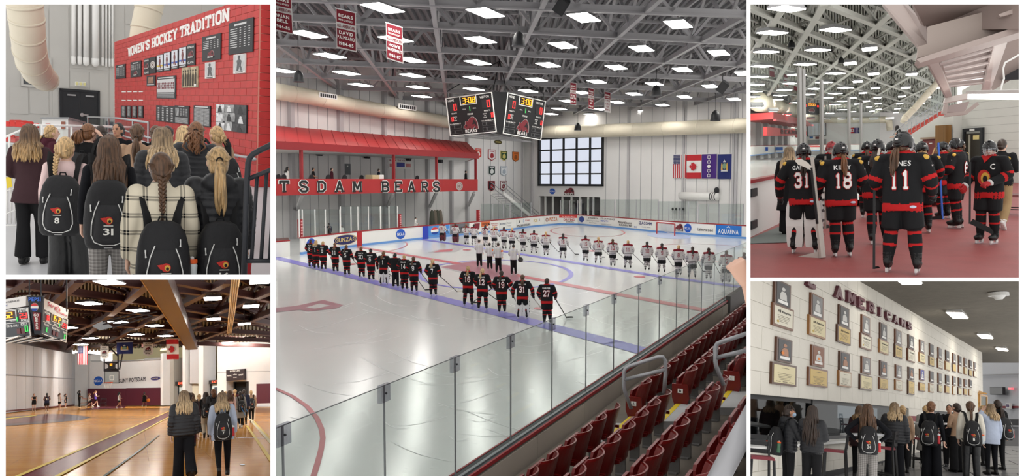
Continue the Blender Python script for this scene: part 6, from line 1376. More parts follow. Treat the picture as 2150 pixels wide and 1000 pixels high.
for i,(u,v,num,hc_,desc)in enumerate(W24):
 g='goalie' in desc;pos=CE.fl(u,v)
 p=person(CE,pos,-6-(i*5)%7 if i>8 else-28,1.92,'player in light grey jersey %s, %s'%(num,desc),'jersey','hockey',('stick','stick')if i!=4 else('stick','up'),'wide' if(g or i%2)else 'ease',5,8,.03,'white',mats=JW if not(g and i<2)else dict(JW,pants2=CL['hpant']),hair=('lowpony' if i%3 else 'bun',hc_),hlen=.26,seed=i%3,gloves=GB,blades=True,group='grey team on the far blue line')
 jersey_marks(p,num,None,(150,60,70),(226,220,220),edge=False)
 if g:goalie_pads(p,(96,30,38)if i<2 else(190,188,180),(40,30,34))
 if i not in(1,3,5,6):
  a=pos+Vector((.40,.15,1.0));dx=26 if i<12 else(34 if i<16 else 24);e=CE.fl(u+dx,v-9 if i<16 else v-14,.03);stick(CE,a,e,'stick of the grey player %s'%desc,side=(1,.4,0),w=.035,group='sticks of the grey team')
for i,(u,v,H,d)in enumerate(((1006,562,1.90,'at the left end of the four'),(1028,567,1.80,'shorter, second from the left'),(1046,573.5,1.94,'with an orange arm band'),(1078,578.5,1.94,'at the right end holding a helmet'))):
 pos=CE.fl(u,v);p=person(CE,pos,-10,H,'official in a striped shirt and black trousers, %s'%d,'sweater','trouser',('clasp','down')if i!=3 else('clasp','stick'),'ease',0,0,.024,'ref',male=True,mats=dict(top=CL['ref']),hair=('short','black' if i%2 else 'dark'),group='officials at centre ice',blades=True)
 if i in(1,2):
  mb=MB();S=None;mb.tube([(.205,-.01,1.26),(.22,-.015,1.17)],.085,12);mb.build('arm_band',mat('orange_arm_band',(236,112,40),.7),p,local=True)
 K('text','lettering',mat('ref_label',(214,214,190),.7),p,BackSurf(TOPS['sweater'][0]),'OFFICIAL',0,1.26,.05,.24,o=.012,local=True)
 if i==3:hp_=pos+Vector((.46,.12,1.0));h=thing('helmet','black helmet carried by the official at the right end','helmet',CE,hp_);K('ell','shell',mat('black_helmet_shell',(18,18,20),.22,spec=.6),h,hp_,(.17,.2,.17),0,14,10);K('tube','rim',blk,h,[hp_+Vector((.16*math.cos(q),.19*math.sin(q),-.09))for q in np.linspace(0,2*PI,15)],.02,6)
def bal(u,vt,s,back,yaw,label,**k):
 q=MF.map(*MF.px(u,vt));p=q*((q.y+3.2)/q.y);z=zb0+.25;H=min(2.3,max(1.5,p.z-z));pos=Vector((p.x,p.y,z));return person(CE,pos,yaw,H,label,vox=.03,**k)
bal(603,347,23,3,-60,'woman in white with long dark hair on the balcony',hair=('long','black'),mats=dict(top=CL['white']),hlen=.3);bal(657,336,23.5,3,-80,'bearded man in a black t-shirt on the balcony',top='tee',male=True,hair=('short','black'),arms=('clasp','clasp'),skin='tan')
bal(696,341,22.5,3,-80,'man in a maroon jacket on the balcony',male=True,mats=dict(top=CL['maroon'],pants=CL['khaki']),hair=('short','dark'));bal(795,347,20.5,3,-70,'man in a navy shirt behind the cardboard box on the balcony',male=True,mats=dict(top=CL['navy']),hair=('short','dark'));bal(978,355,17,3,-80,'person in black at the far end of the balcony',hair=('short','black'))
t=thing('cardboard_box','tan box standing on the balcony ledge before the navy shirt','box',CE,MF.map(MF.px(798,370)[0],zb1,-1));S=MF.sub(787,367,811,377,-1.2);K('rect','body',mat('cardboard',(204,186,148),.8),t,S,0,0,1,.95,0,.9);K('rect','label_side',wht,t,S,.6,.02,.98,1.0,.9,.92)
for u0,v0,u1,v1,lab_,m_ in((579,313,603,331,'black flat screen at the left end of the balcony',blk),):
 S=MF.sub(u0-12,v0,u1,v1,-2);t=thing('television',lab_,'television',CE,S.map(.5,0,0));K('rect','screen',blk,t,S,0,0,1,1,0,.2);K('rect','screen_glass',mat('dark_screen',(22,22,26),.2),t,S,.02,.04,.98,.96,.2,.22)
for i,(u,v)in enumerate(((663,321),(763,327),(851,332),(918,337))):
 p=WLp.map(*WLp.px(u,v),.4);t=thing('wall_speaker','small black speaker under the canopy, %s from the left'%ordn(i),'speaker',CE,p,'small speakers under the canopy');K('poly','cabinet',blkp,t,Plane(p,WLp.ex,Vector((0,0,1)),CE),[(-.25,.3),(.25,.35),(.35,0),(.2,-.35),(-.2,-.3),(-.32,0)],-.2,.35);K('bar','bracket',blkp,t,p,p-WLp.n*.4,.1,.1)
S=WLp.sub(722,344,735,367,.02);t=thing('notice_board','grey metal panel on the wall behind the balcony','panel',CE,S.map(.5,0,0));K('rect','panel',mat('slate_grey_panel',(104,108,112),.6),t,S,0,0,1,1,0,.06);K('rect','notice',lettw,t,S,.4,.75,.6,.82,.06,.08)
S=WLp.sub(814,334,864,355,.03);t=thing('wall_banner','white banner with red and blue print behind the balcony','banner',CE,S.map(.5,0,0));K('rect','sheet',wht,t,S,0,0,1,1,0,.04);K('rect','blue_block',mat('print_blue',(60,66,150),.6),t,S,.35,.2,.68,.65,.04,.06);K('text','lettering',mat('print_maroon',(150,40,60),.6),t,S,'BLACK THE ICE PATH',.5,.78,.14,.9,o=.06)
mb=MB();mb.rect(S,.06,.2,.28,.5,.04,.06);mb.rect(S,.74,.2,.94,.55,.04,.06);mb.build('side_print',mat('print_pale_red',(206,130,130),.6),t)
for i,(u,v)in enumerate(((612,370),(624,371),(681,370),(716,372),(750,372),(785,371),(825,374),(900,376))):
 p=MF.map(MF.px(u,v)[0],zb1,-1.6);t=thing('balcony_chair','dark chair back showing above the red band, %s from the left'%ordn(i),'chair',CE,p,'chairs on the balcony');Sx=Plane(p,MF.ex,Vector((0,0,1)),CE);K('poly','backrest',blk,t,Sx,[(-.35,-.3),(.35,-.3),(.3,.3),(.1,.42),(-.2,.36),(-.34,.1)],0,.08);K('rect','seat',blk,t,Sx,-.35,-.5,.35,-.42,0,.5)
for u,v,off,H,yaw,lab_,kw in((715,476,1.6,1.72,-20,'person in dark grey in the penalty box, standing at the left',dict(mats=dict(top=CL['grey']),hair=('short','black'))),(733,478,2.2,1.6,-40,'person in black in the penalty box',dict(hair=('short','black'))),(741,472,2.6,1.8,40,'man in navy leaning in the penalty box',dict(male=True,mats=dict(top=CL['navy']),hair=('short','black'))),(752,478,1.8,1.55,30,'person in light grey at the timekeeper bench',dict(mats=dict(top=CL['white']),hair=('short','brown'))),(873,465,2.0,1.78,-70,'man in a grey suit standing behind the left boards',dict(top='blazer',male=True,mats=dict(top=CL['grey'],pants=CL['grey']),hair=('short','black'),arms=('clasp','clasp'))),(907,460,2.2,1.8,-80,'man in a white shirt and dark trousers behind the left boards',dict(male=True,mats=dict(top=CL['white']),hair=('short','black'),arms=('clasp','clasp')))):
 S0=bpl(u);a=S0.px(u,480)[0];q=S0.map(a,.35,-off);person(CE,q,yaw,H,lab_,vox=.032,**kw)
t=thing('stick_bag_rack','dark upright equipment bags leaning against the wall','bags',CE,bpl(960).map(bpl(960).px(960,470)[0],.2,-3));S0=bpl(960)
for k in range(4):
 a=S0.px(953+k*4.2,470)[0];K('tube','bag',mat('olive_bag_%d'%(k%2),((60,62,52),(96,88,78))[k%2],.8),t,[S0.map(a,z,-3+.1*k)for z in(.2,.6,1.8,2.6,2.8)],[.25,.32,.3,.2,.06],10,smooth=True)
 # ---- near side glass, boards and seats
e_=Vector((.436,.900,0));nr=Vector((-.900,.436,0));cG=-7.5
def gp_(y,z,off=.0):return Vector((.485*y+cG,y,z))-nr*off
t=thing('near_glass','tall clear spectator glass along the near side of the rink','glass',CE,gp_(17,-5.1));gl3=glassmat('near_rink_glass',(.90,.93,.915),.05,.03)
def y_of(u):k=(u-1073)/FPX;return cG/(k-.485)
uj=[520,585,803,954.5,1073,1161,1233,1292,1344,1388,1424,1450,1477,1503,1525,1544,1562,1580];yj=[y_of(u)for u in uj]
for a,b in zip(yj,yj[1:]):K('prism','glass_pane',gl3,t,[gp_(a+.03,-5.1),gp_(b-.03,-5.1),gp_(b-.03,-3.0),gp_(a+.03,-3.0)],nr*.015)
clip=glassmat('clear_plastic_clip',(.74,.74,.78),.12,.1);edge=mat('glass_edge_grey',(120,124,126),.4)
for i,y in enumerate(yj[1:-1]):
 K('prism','joint',edge,t,[gp_(y-.012,-5.1),gp_(y+.012,-5.1),gp_(y+.012,-3.0),gp_(y-.012,-3.0)],nr*.02)
 if i<12:
  mb=MB();w=.11;mb.prism([gp_(y-w,-3.24,.02),gp_(y+w,-3.24,.02),gp_(y+w,-2.98,.02),gp_(y-w,-2.98,.02)],nr*.06);c_=mb.build('clip',clip,t)
  K('ell','bolt',blk,c_,gp_(y,-3.11,.03),(.018,.018,.018),0,8,6)
for a,b in zip(yj,yj[1:]):K('bar','top_edge',edge,t,gp_(a,-2.995),gp_(b,-2.995),.012,.012)
mb=MB();y0,y1=9.0,60
nb=thing('near_boards','near side rink boards with black sill and red rail','boards',CE,gp_(20,IZ),kind='structure')
def along(off0,off1,z0,z1,m,nm):K('hexa',nm,m,nb,[gp_(y0,z0,off0),gp_(y1,z0,off0),gp_(y1,z0,off1),gp_(y0,z0,off1),gp_(y0,z1,off0),gp_(y1,z1,off0),gp_(y1,z1,off1),gp_(y0,z1,off1)])
along(-.08,.0,IZ,-5.14,boardw,'board');along(-.1,.16,-5.14,-5.08,mat('black_sill',(38,40,44),.5),'sill');along(-.14,-.1,-5.14,-5.07,redd,'ice_side_rail');along(.16,.2,-5.14,-5.07,redd,'red_rail');along(.02,.08,-5.10,-5.06,edge,'glass_channel')
beige=mat('beige_wall_panel',(182,172,160),.7,var=.05,scale=1)
yy=y0
while yy<y1:
 y2=yy+2.4;K('hexa','panel',beige,nb,[gp_(yy+.02,-5.9,.12),gp_(y2,-5.9,.12),gp_(y2,-5.9,.2),gp_(yy+.02,-5.9,.2),gp_(yy+.02,-5.2,.12),gp_(y2,-5.2,.12),gp_(y2,-5.2,.2),gp_(yy+.02,-5.2,.2)]);yy=y2
conc=mat('stand_concrete',(120,112,102),.85,var=.12,scale=1.5,bump=.2,bscale=8);step_m=mat('pale_step_paint',(182,182,182),.7,var=.05,scale=3);yel=mat('yellow_step_edge',(222,192,44),.6)
ROWS=[(-6.07,-4.7),(-5.0,-4.4),(-3.82,-4.1),(-2.69,-3.8),(-1.6,-3.5)]
def rp_(c,y,z):return Vector((.485*y+c,y,z))
SEATH=.92
for k,(c,zt)in enumerate(ROWS):
 c0=-7.22 if k==0 else c-.62;c1=(ROWS[k+1][0]-.62)if k<4 else 3;zf=zt-SEATH
 mb=MB();mb.hexa([rp_(c0,8,-6.1),rp_(c1,8,-6.1),rp_(c1,60,-6.1),rp_(c0,60,-6.1),rp_(c0,8,zf),rp_(c1,8,zf),rp_(c1,60,zf),rp_(c0,60,zf)]);struct('floor',mb,conc,CE,'concrete tread of the seating stand, %s row from the ice'%ordn(k),'floor')
ste=thing('aisle_steps','pale steps with yellow edges in the aisle between the seats','steps',CE,rp_(-5,17.5,-5.4))
for k,(c,zt)in enumerate(ROWS):
 zf=zt-SEATH
 for j,(o0,o1,dz)in enumerate(((-.62,-.1,.015),(-.1,.45,.165 if k<4 else .015))):
  K('hexa','step',step_m,ste,[rp_(c+o0,17.0,zf),rp_(c+o1,17.0,zf),rp_(c+o1,18.35,zf),rp_(c+o0,18.35,zf),rp_(c+o0,17.0,zf+dz),rp_(c+o1,17.0,zf+dz),rp_(c+o1,18.35,zf+dz),rp_(c+o0,18.35,zf+dz)])
  K('hexa','yellow_edge',yel,ste,[rp_(c+o0,17.0,zf+dz),rp_(c+o0+.12,17.0,zf+dz),rp_(c+o0+.12,18.35,zf+dz),rp_(c+o0,18.35,zf+dz),rp_(c+o0,17.0,zf+dz+.006),rp_(c+o0+.12,17.0,zf+dz+.006),rp_(c+o0+.12,18.35,zf+dz+.006),rp_(c+o0,18.35,zf+dz+.006)])
sred=mat('dark_red_seat_plastic',(114,19,18),.32,var=.06,scale=3,spec=.5)
def shell(w,rows,th=.03,n=10):
 "curved plastic shell: rows of (z, y at centre, forward curl at the sides, half width factor)"
 mb=MB();F_,B_=[],[]
 for z,y,cu,k in rows:
  fr,bk_=[],[]
  for i in range(n+1):
   x=-1+2*i/n;yy=y+cu*abs(x)**2.4;nx=-cu*2.4*abs(x)**1.4*math.copysign(1,x)/(w/2);l=math.hypot(1,nx)
   fr.append(Vector((x*w/2*k,yy,z)));bk_.append(Vector((x*w/2*k-nx/l*-th*0,yy-th,z)))
  F_.append(fr);B_.append(bk_)
 rings=[f_+b_[::-1]for f_,b_ in zip(F_,B_)];mb.loft(rings);return mb
sw=.76
proto=thing('stadium_seat','proto','seat',CE,Vector((0,0,0)),'dark red seats of the stand')
shell(sw,[(.30,-.10,.10,.84),(.40,-.12,.14,.93),(.60,-.17,.17,1.0),(.78,-.22,.17,1.0),(.87,-.245,.16,.96),(.915,-.255,.14,.84)]).build('backrest',sred,proto,local=True,smooth=False)
shell(sw*.9,[(.26,.0,.02,.8),(.34,.06,.03,.95),(.50,.10,.02,1.0),(.66,.12,.01,1.0),(.74,.12,.0,.9)],.05).build('seat_pan',sred,proto,local=True)
mb=MB();mb.box(-.04,-.12,0,.04,.06,.34);mb.box(-.12,-.10,0,.12,.04,.03);mb.build('pedestal',mat('grey_seat_leg',(120,118,116),.5),proto,local=True)
mb=MB();mb.box(-sw/2-.01,-.16,.36,-sw/2+.03,.12,.42);mb.box(sw/2-.03,-.16,.36,sw/2+.01,.12,.42);mb.build('hinge_arm',sred,proto,local=True)
endp=MB();endp.poly(Plane(Vector((-sw/2-.03,0,0)),Vector((0,1,0)),Vector((0,0,1)),CE),[(-.12,0),(.1,0),(.2,.3),(.2,.62),(-.16,.62),(-.2,.3)],-.02,.03);end_me=endp.mesh('end_standard',sred)
plate=MB();plate.box(-sw/2-.075,-.06,.42,-sw/2-.06,.06,.52);plate_me=plate.mesh('row_plate',wht)
first=True
yaw_s=Matrix.Rotation(math.radians(64.2),4,'Z')
for k,(c,zt)in enumerate(ROWS[:4]):
 ys_near=[16.62-.757*j for j in range(9)];ys_far=[18.75+.757*j for j in range(18 if k<2 else(10 if k==2 else 3))]
 for sec,ys in(('near',ys_near),('far',ys_far)):
  for j,y in enumerate(ys):
   u,v=CE.px(rp_(c,y,zt-.4))
   if u<1040 or u>1580 or v>1040:continue
   M=Matrix.Translation(rp_(c,y,zt-SEATH))@yaw_s
   if first:o=proto;LOC[o]=M;o.matrix_world=CE.R@M;first=False
   else:o=copy_tree(proto,M,CE)
   o['label']='dark red folding seat, %s from the aisle on its %s side in the %s row'%(ordn(j),sec,ordn(k))
   if j==0 and sec=='far':
    inst('end_standard',end_me,o);pl_=inst('row_plate',plate_me,o)
    mbx=MB();Sx=Plane(Vector((-sw/2-.077,.05,.435)),Vector((0,-1,0)),Vector((0,0,1)),CE);mbx.text(Sx,'ABCD'[k],.05,.01,.06,.05,o=.004);mbx.build('lettering',blk,pl_,local=True)
galv=mat('galvanised_pipe',(168,168,172),.4,.4)
def pipe_rail(label,paths,r,d=None):
 t=thing('aisle_handrail',label,'handrail',CE,paths[0][0])
 for i,P in enumerate(paths):K('tube','rail_pipe' if i==0 else 'mid_pipe',galv,t,P,r,10,smooth=True)
pipe_rail('looped grey handrail at the lower end of the aisle',[[CE.at(u,v,d)for u,v,d in((1325,858,17.3),(1312,822,17.2),(1310,812,17.2),(1310,782,17.2),(1313,775,17.2),(1322,769,17.2),(1382,750,17.0),(1392,750,17),(1397,758,17),(1397,790,17),(1394,826,17))],[CE.at(1310,798,17.2),CE.at(1396,777,17)]],.042)
pipe_rail('grey handrail beside the upper aisle at the right edge of the rink',[[CE.at(u,v,d)for u,v,d in((1519,808,15.5),(1504,770,15.4),(1502,760,15.4),(1502,730,15.4),(1506,722,15.4),(1516,718,15.3),(1600,690,15))],[CE.at(1503,752,15.4),CE.at(1600,728,15)]],.042)
pipe_rail('thick grey rail crossing the bottom right corner of the stand',[[CE.at(1470,1080,7),CE.at(1540,945,7),CE.at(1600,838,7)]],.095)
mb=MB();S0=gp_(31,-5.2,.3);t=thing('press_panel','dark panel with pale lettering beyond the seats at the right edge','panel',CE,S0);mb.hexa([gp_(34,-5.6,.1),gp_(60,-5.6,.1),gp_(60,-5.6,.3),gp_(34,-5.6,.3),gp_(34,-4.9,.1),gp_(60,-4.9,.1),gp_(60,-4.9,.3),gp_(34,-4.9,.3)]);mb.build('panel',mat('dark_stand_panel',(88,84,82),.6),t)
t=thing('spectator_hand','pink hand of a spectator at the right edge of the rink','hand',CE,CE.at(1566,590,6.5));hm_=hand_mesh('grip')
if not hm_.materials:hm_.materials.append(None)
ho=inst('hand',hm_,t,Matrix.Rotation(1.5,4,'X')@Matrix.Rotation(.5,4,'Z')@Matrix.Diagonal((2,1.7,2.2,1)));ho.material_slots[0].link='OBJECT';ho.material_slots[0].material=SK['fair']
K('tube','forearm',SK['fair'],t,[CE.at(1566,588,6.5),CE.at(1580,640,6.5),CE.at(1600,720,6.5)],[.045,.052,.06],12,smooth=True)
# ==== room 3: basketball gym
def wood_mat(name,c1,c2,sx=1.0,rough=.14):
 m=mat(name,c1,rough,spec=.3);nt=m.node_tree;b=nt.nodes['Principled BSDF'];tc=nt.nodes.new('ShaderNodeTexCoord');mp=nt.nodes.new('ShaderNodeMapping');mp.inputs['Scale'].default_value=(sx,sx,sx);nt.links.new(tc.outputs['Object'],mp.inputs[0])
 br=nt.nodes.new('ShaderNodeTexBrick');br.inputs['Color1'].default_value=(*lin(c1),1);br.inputs['Color2'].default_value=(*lin(c2),1);br.inputs['Mortar'].default_value=(*[x*.55 for x in lin(c1)],1);br.inputs['Scale'].default_value=1.0;br.inputs['Mortar Size'].default_value=.004;br.inputs['Brick Width'].default_value=3.0;br.inputs['Row Height'].default_value=.16
 nt.links.new(mp.outputs[0],br.inputs['Vector']);nt.links.new(br.outputs['Color'],b.inputs['Base Color']);return m
maple=wood_mat('maple_gym_floor',(206,146,66),(188,126,52));brown_t=mat('brown_truss_paint',(66,36,34),.5);tan_d=mat('tan_roof_deck',(126,121,108),.7);bwall=mat('gym_white_wall',(222,222,224),.7,var=.03,scale=.5);gpart=mat('grey_partition_panel',(190,190,194),.6);mpad=mat('maroon_wall_pad',(84,30,46),.55);dkgap=mat('dark_gap',(40,38,40),.8);crm=mat('cream_lit_wall',(218,208,168),.7)  # dark_gap: shade of the recess put into a dark sheet, frame shares it
gymlamp=mat('gym_lamp_diffuser',(255,250,240),.5,emit=38.0);gymlamp2=mat('far_gym_lamp_diffuser',(255,250,240),.5,emit=70.0)
nf=BL.n.copy()
fl_=K('prism','floor',maple,None,[BL.fl(u,v)for u,v in((-40,1030),(600,1030),(600,842),(-40,842))],nf*-.2,room=BL,label='glossy maple floor of the basketball gym',cat='floor',kind='structure')
def fp(name,m,pts,z=.01):return K('flat',name,m,fl_,[BL.fl(u,v,z)for u,v in pts])
mz=mat('maroon_court_paint',(104,36,50),.2,spec=.12);yz=mat('yellow_court_line',(226,200,110),.3,spec=.1);wz=mat('white_court_line',(220,210,180),.3,spec=.1)
fp('maroon_stripe',mz,[(37,1000),(119,1000),(300,905),(352,876),(353,865),(300,888)],.012)
for L in([(30,1003),(300,888),(354,864)],[(112,1004),(300,905),(352,877)]):strip_px(mbl:=MB(),BL,L,-BL.h+.016,wm=.13);mbl.build('court_line',yz,fl_)
for L,m_,w_ in(([(205,1010),(300,941),(334,914)],mat('green_court_line',(34,62,50),.2),.07),([(518,894),(570,968)],yz,.1),([(521,877),(570,931)],wz,.12),([(529,881),(570,925)],yz,.08),([(416,918),(570,920.5)],mat('thin_dark_line',(90,66,40),.3),.1),([(150,862.5),(345,857.5)],wz,.25),([(180,859),(265,857)],yz,.3)):strip_px(mbl:=MB(),BL,L,-BL.h+.016,wm=w_);mbl.build('court_line',m_,fl_)
fp('court_logo',mat('court_logo_dark',(74,62,72),.15),[(-20,897),(88,890),(172,882),(192,876),(141,870),(99,869.5),(-20,878)],.012);fp('court_logo_inner',mat('court_logo_maroon',(112,66,66),.15),[(-20,892),(60,887),(120,880),(150,875),(110,872),(-20,884)],.014);fp('court_logo_line',yz,[(-20,882),(75,872),(78,873),(-20,885)],.018)
fp('key_area',mat('far_key_maroon',(104,52,62),.15),[(165,862),(262,857),(265,853),(205,853.5)],.012)
K('disc','floor_socket',steel,fl_,Plane(BL.fl(509,976,.012),Vector((1,0,0)),Vector((0,1,0)),BL),0,0,.055,.16,0,.006)
for m_ in(maple,mz,yz,wz,MATS['court_logo_dark'],MATS['court_logo_maroon'],MATS['far_key_maroon'],MATS['green_court_line']):m_.node_tree.nodes['Principled BSDF'].inputs['IOR'].default_value=1.07
W1=wallplane(BL,-30,66,157,128,830);W2=wallplane(BL,150,126,580,116,830)
def wpoly(Wp,name,m,par,px,o0,o1):return K('poly',name,m,par,Wp,[Wp.px(u,v)for u,v in px],o0,o1)
w1=K('poly','wall_left',gpart,None,W1,[W1.px(u,v)for u,v in((-30,870),(157,852),(157,744),(-30,709))],-.5,0,room=BL,label='tall grey folding partition wall of the gym',cat='wall',kind='structure')
sl=mat('partition_seam',(128,128,134),.6)
for u0,u1 in zip((-30,14,32,52,68,84,97,109,121,131,141,150),(13.4,31.4,51.5,67.6,83.6,96.6,108.6,120.7,130.7,140.7,149.6,156)):
 f_=lambda u,a,b:a+(b-a)*(u+30)/187
 wpoly(W1,'panel',gpart,w1,[(u0,f_(u0,868,851)),(u1,f_(u1,868,851)),(u1,f_(u1,711,745)),(u0,f_(u0,711,745))],0,.12)
wpoly(W1,'upper_band',brown_t,w1,[(-30,709),(157,744),(157,712),(-30,640)],-.8,-.4);wpoly(W1,'track',sl,w1,[(-30,784),(157,796),(157,797),(-30,785.5)],.12,.2);wpoly(W1,'baseboard',mat('maroon_base',(96,44,44),.6),w1,[(-30,870),(157,852),(157,849.5),(-30,866)],.1,.2)
bk=K('poly','wall_back',crm,None,W2,[W2.px(u,v)for u,v in((150,862),(580,850),(580,690),(150,690))],-9,-8.6,room=BL,label='cream lit back wall behind the gym partitions',cat='wall',kind='structure')
for nm,m_,px,o0,o1 in(('dark_gap',dkgap,[(151,856),(158,855),(158,738),(151,738)],-2,-1.5),('white_pillar',bwall,[(157,853),(190,852),(190,746),(157,742)],-2,0),('upper_wall',bwall,[(190,818),(350,814),(350,752),(197,761),(190,757)],-2,.2),('ledge',mat('ledge_grey',(150,150,152),.6),[(244,760),(350,755),(350,751),(312,752),(310,756),(244,757)],.2,.8),('wall_pad',mpad,[(190,853),(270,852),(270,815.5),(190,816)],-.3,.6),('wall_pad',mpad,[(270.6,852),(350,850.5),(350,814),(270.6,815)],-.3,.6),('white_pillar',bwall,[(347,851),(352,851),(352,742),(347,743)],-1,1),('grey_pillar',mat('pillar_grey',(160,156,150),.7),[(352,851),(360,851),(360,752),(352,752)],-3,-.5),('white_pillar',bwall,[(383,852),(389,852),(389,726),(383,726)],-3,0),('dark_frame',dkgap,[(389,806),(417,806),(417,724),(389,727)],-4,-1),('grey_panel',gpart,[(393,806),(413,806),(413,729),(393,730)],-1,-.6),('white_pillar',bwall,[(417,852),(426,852),(427,724),(417,722)],-3,0),('maroon_sign_wall',mpad,[(360,783),(382,783),(382,775),(360,775)],-5,-4.6),('block_wall',bwall,[(360,803),(382,803),(382,783),(360,783)],-5,-4.5),('block_wall',bwall,[(427,802),(459,802),(459,780),(427,780)],-4,-3.5),('brick_wall',bwall,[(459,848),(478,848),(478,801),(525,801),(525,847),(580,846),(580,711),(459,720)],-2,.3),('wall_pad',mpad,[(545,847),(580,846),(580,805),(545,806)],.3,.8),('seam',sl,[(459,782),(580,779),(580,779.8),(459,782.8)],.3,.36)):wpoly(W2,nm,m_,bk,px,o0,o1)
for i,(u0,v0,u1,v1,kind,lab_)in enumerate(((359,807,383,850,'g','lit glass exit door left of the cream doors'),(383,806,424,851,'c','cream double doors between the two exits'),(428,804,459,850,'d','glass exit door with a dark inner door'),(478,801,525,849,'o','open dark double doorway below the small scoreboard'))):
 S=W2.sub(u0,v0,u1,v1,-1.8);t=thing('door_%d'%(i+3),lab_,'door',BL,S.map(.5,0,0),kind='structure')
 if kind=='c':
  for a in(0,.505):K('rect','door_leaf',mat('cream_door',(206,200,182),.6),t,S,a,0,a+.495,1,0,.2)
  K('rect','handle',steel,t,S,.52,.45,.58,.47,.2,.4)
 else:
  K('rect','opening',{'g':mat('daylight_door',(226,238,240),.4),'d':mat('daylight_door',(226,238,240),.4),'o':mat('black_opening',(20,20,22),.8)}[kind],t,S,0,0,1,1,0,.1)  # daylight and darkness beyond the doors put into flat coloured sheets
  for a0,b0,a1,b1 in((0,0,.06,1),(.94,0,1,1),(0,.94,1,1)):K('rect','door_frame',blackm,t,S,a0,b0,a1,b1,.1,.4)
  if kind=='d':K('rect','inner_door',mat('slate_blue_door',(74,80,92),.5),t,S,.25,0,.85,.78,.1,.2)
  if kind=='o':K('rect','open_leaf',blackm,t,S,.78,0,.96,.95,.1,1.5)
for i,(u,v)in enumerate(((372,806),(443,803))):
 S=W2.sub(u-12,v-4.5,u+14,v+3,-1.2);t=thing('exit_sign','lit exit sign above the %s exit door'%('first' if i==0 else 'second'),'sign',BL,S.map(.5,0,0));K('rect','box',blk,t,S,0,0,1,1,0,.4);K('text','lettering',mat('exit_red',(255,90,60),.5,emit=2.0),t,S,'EXIT',.52,.2,.6,.5,o=.45)
disc_logo(W2,209,800,9.5,'large round blue sign beside the basketball hoop',BL,off=.25)
S=W2.sub(253,793,309,802,.25);t=thing('wall_lettering','dark serif lettering on the white gym wall','lettering',BL,S.map(.5,0,0));K('text','letters',mat('dark_navy_letter',(40,38,56),.6),t,S,'SUNY POTSDAM',.5,0,.95,.98,o=.05,slab=False)
S=W2.sub(319,791,339,799,.25);t=thing('oval_sign','purple oval sign on the white gym wall','sign',BL,S.map(.5,0,0));K('disc','disc',mat('oval_purple',(84,78,140),.5),t,S,.5,.5,.5,.5,0,.06);K('disc','inner',mat('oval_inner',(58,50,110),.5),t,S,.5,.5,.44,.4,.06,.09);K('text','lettering',mat('oval_gold',(190,180,150),.5),t,S,'GUNZAG',.5,.34,.34,.6,o=.12)
S=W2.sub(482,776,520,799,.4);t=thing('small_scoreboard','dark wall scoreboard above the open doorway','scoreboard',BL,S.map(.5,0,0));K('rect','panel',mat('maroon_black_panel',(42,28,34),.5),t,S,0,0,1,1,0,.4)
for tx,a,b,h,w_ in(('EVERSAN',.5,.8,.13,.55),('HOME',.18,.42,.12,.24),('GUEST',.82,.42,.12,.26),('PERIOD',.5,.5,.08,.2),(':',.5,.6,.12,.03),('BONUS',.5,.24,.08,.18)):K('text','lettering',lettw,t,S,tx,a,b,h,w_,o=.45)
deck=MB();a0,d0=7.6,6.6
o_=[BL.z(u,v,a0)for u,v in((-60,560),(620,560),(620,738),(-60,738))]
K_=90
for i in range(K_):
 f0,f1,f2,f3=(i/K_,(i+.3)/K_,(i+.65)/K_,(i+.95)/K_)
 p=lambda f_,e:(o_[0].lerp(o_[1],f_)if e==0 else o_[3].lerp(o_[2],f_))
 up=nf*.3;deck.hexa([p(f1,0),p(f2,0),p(f2,1),p(f1,1),p(f0,0)+up,p(f3,0)+up,p(f3,1)+up,p(f0,1)+up])
deck.prism([q+nf*.3 for q in o_],nf*.1)
cl=struct('ceiling',deck,tan_d,BL,'tan ribbed gym roof deck with brown trusses','ceiling')
tl1=[(-60,583,337,638),(355,586,600,634),(-60,622,600,681),(368,642,600,683),(-60,662,600,702),(-60,690,600,716),(-60,708,600,727),(180,582,420,612)]
tl2=[(142,732,320,585),(60,680,167,585),(230,715,480,587),(330,705,600,596),(420,712,600,642),(60,728,240,660),(-40,640,60,585),(300,726,420,680)]
truss(BL,tl1+tl2,d0,a0,cl,brown_t,.3,.42,9,.2,200)
LB=[(230,594,1.3),(187,638,1.1),(290,653,.9),(248,677,.9),(286,703,.9),(190,711,.9),(170,724,.9),(143,689,.8),(325,685,.9),(348,706,.9),(447,628,1),(449,671,.9),(527,644,1),(513,681,.9),(546,592,1.1)]
for i,(u,v,k)in enumerate(LB):roof_light(BL,u,v,6.0,1.15 if u<400 else 1.1,1.9,'bright gym roof light, %s counting from the %s'%(ordn(i)if i<10 else ordn(i-10),'top left' if i<10 else 'big brown beam rightwards'),-.3 if u<400 else-.1,'gym roof lights',gymlamp if v<660 else gymlamp2,mat('dark_lamp_housing',(60,50,48),.6))
for i,(u,v)in enumerate(((236,742),(347,735))):roof_light(BL,u,v,5.6 if i==0 else 6.0,1.3,3,'warm low lamp behind the %s'%('hoop frame' if i==0 else 'maple leaf flag'),0,'warm gym lamps',mat('warm_lamp',(255,226,150),.5,emit=3),MATS['dark_lamp_housing'])
bb=mat('brown_beam',(72,49,45),.45);t=thing('roof_beam','wide brown box beam slanting down across the gym roof','beam',BL,BL.at(350,640,60));K('bar','beam',bb,t,BL.at(322,560,36),BL.at(404,727,98),1.05,.9)
for o in(-.62,-.52):K('tube','edge_pipe',mat('tan_edge_pipe',(172,134,84),.5),t,[BL.at(322,560,36)+Vector((o,0,-.35)),BL.at(404,727,98)+Vector((o,0,-.35))],.05,6)
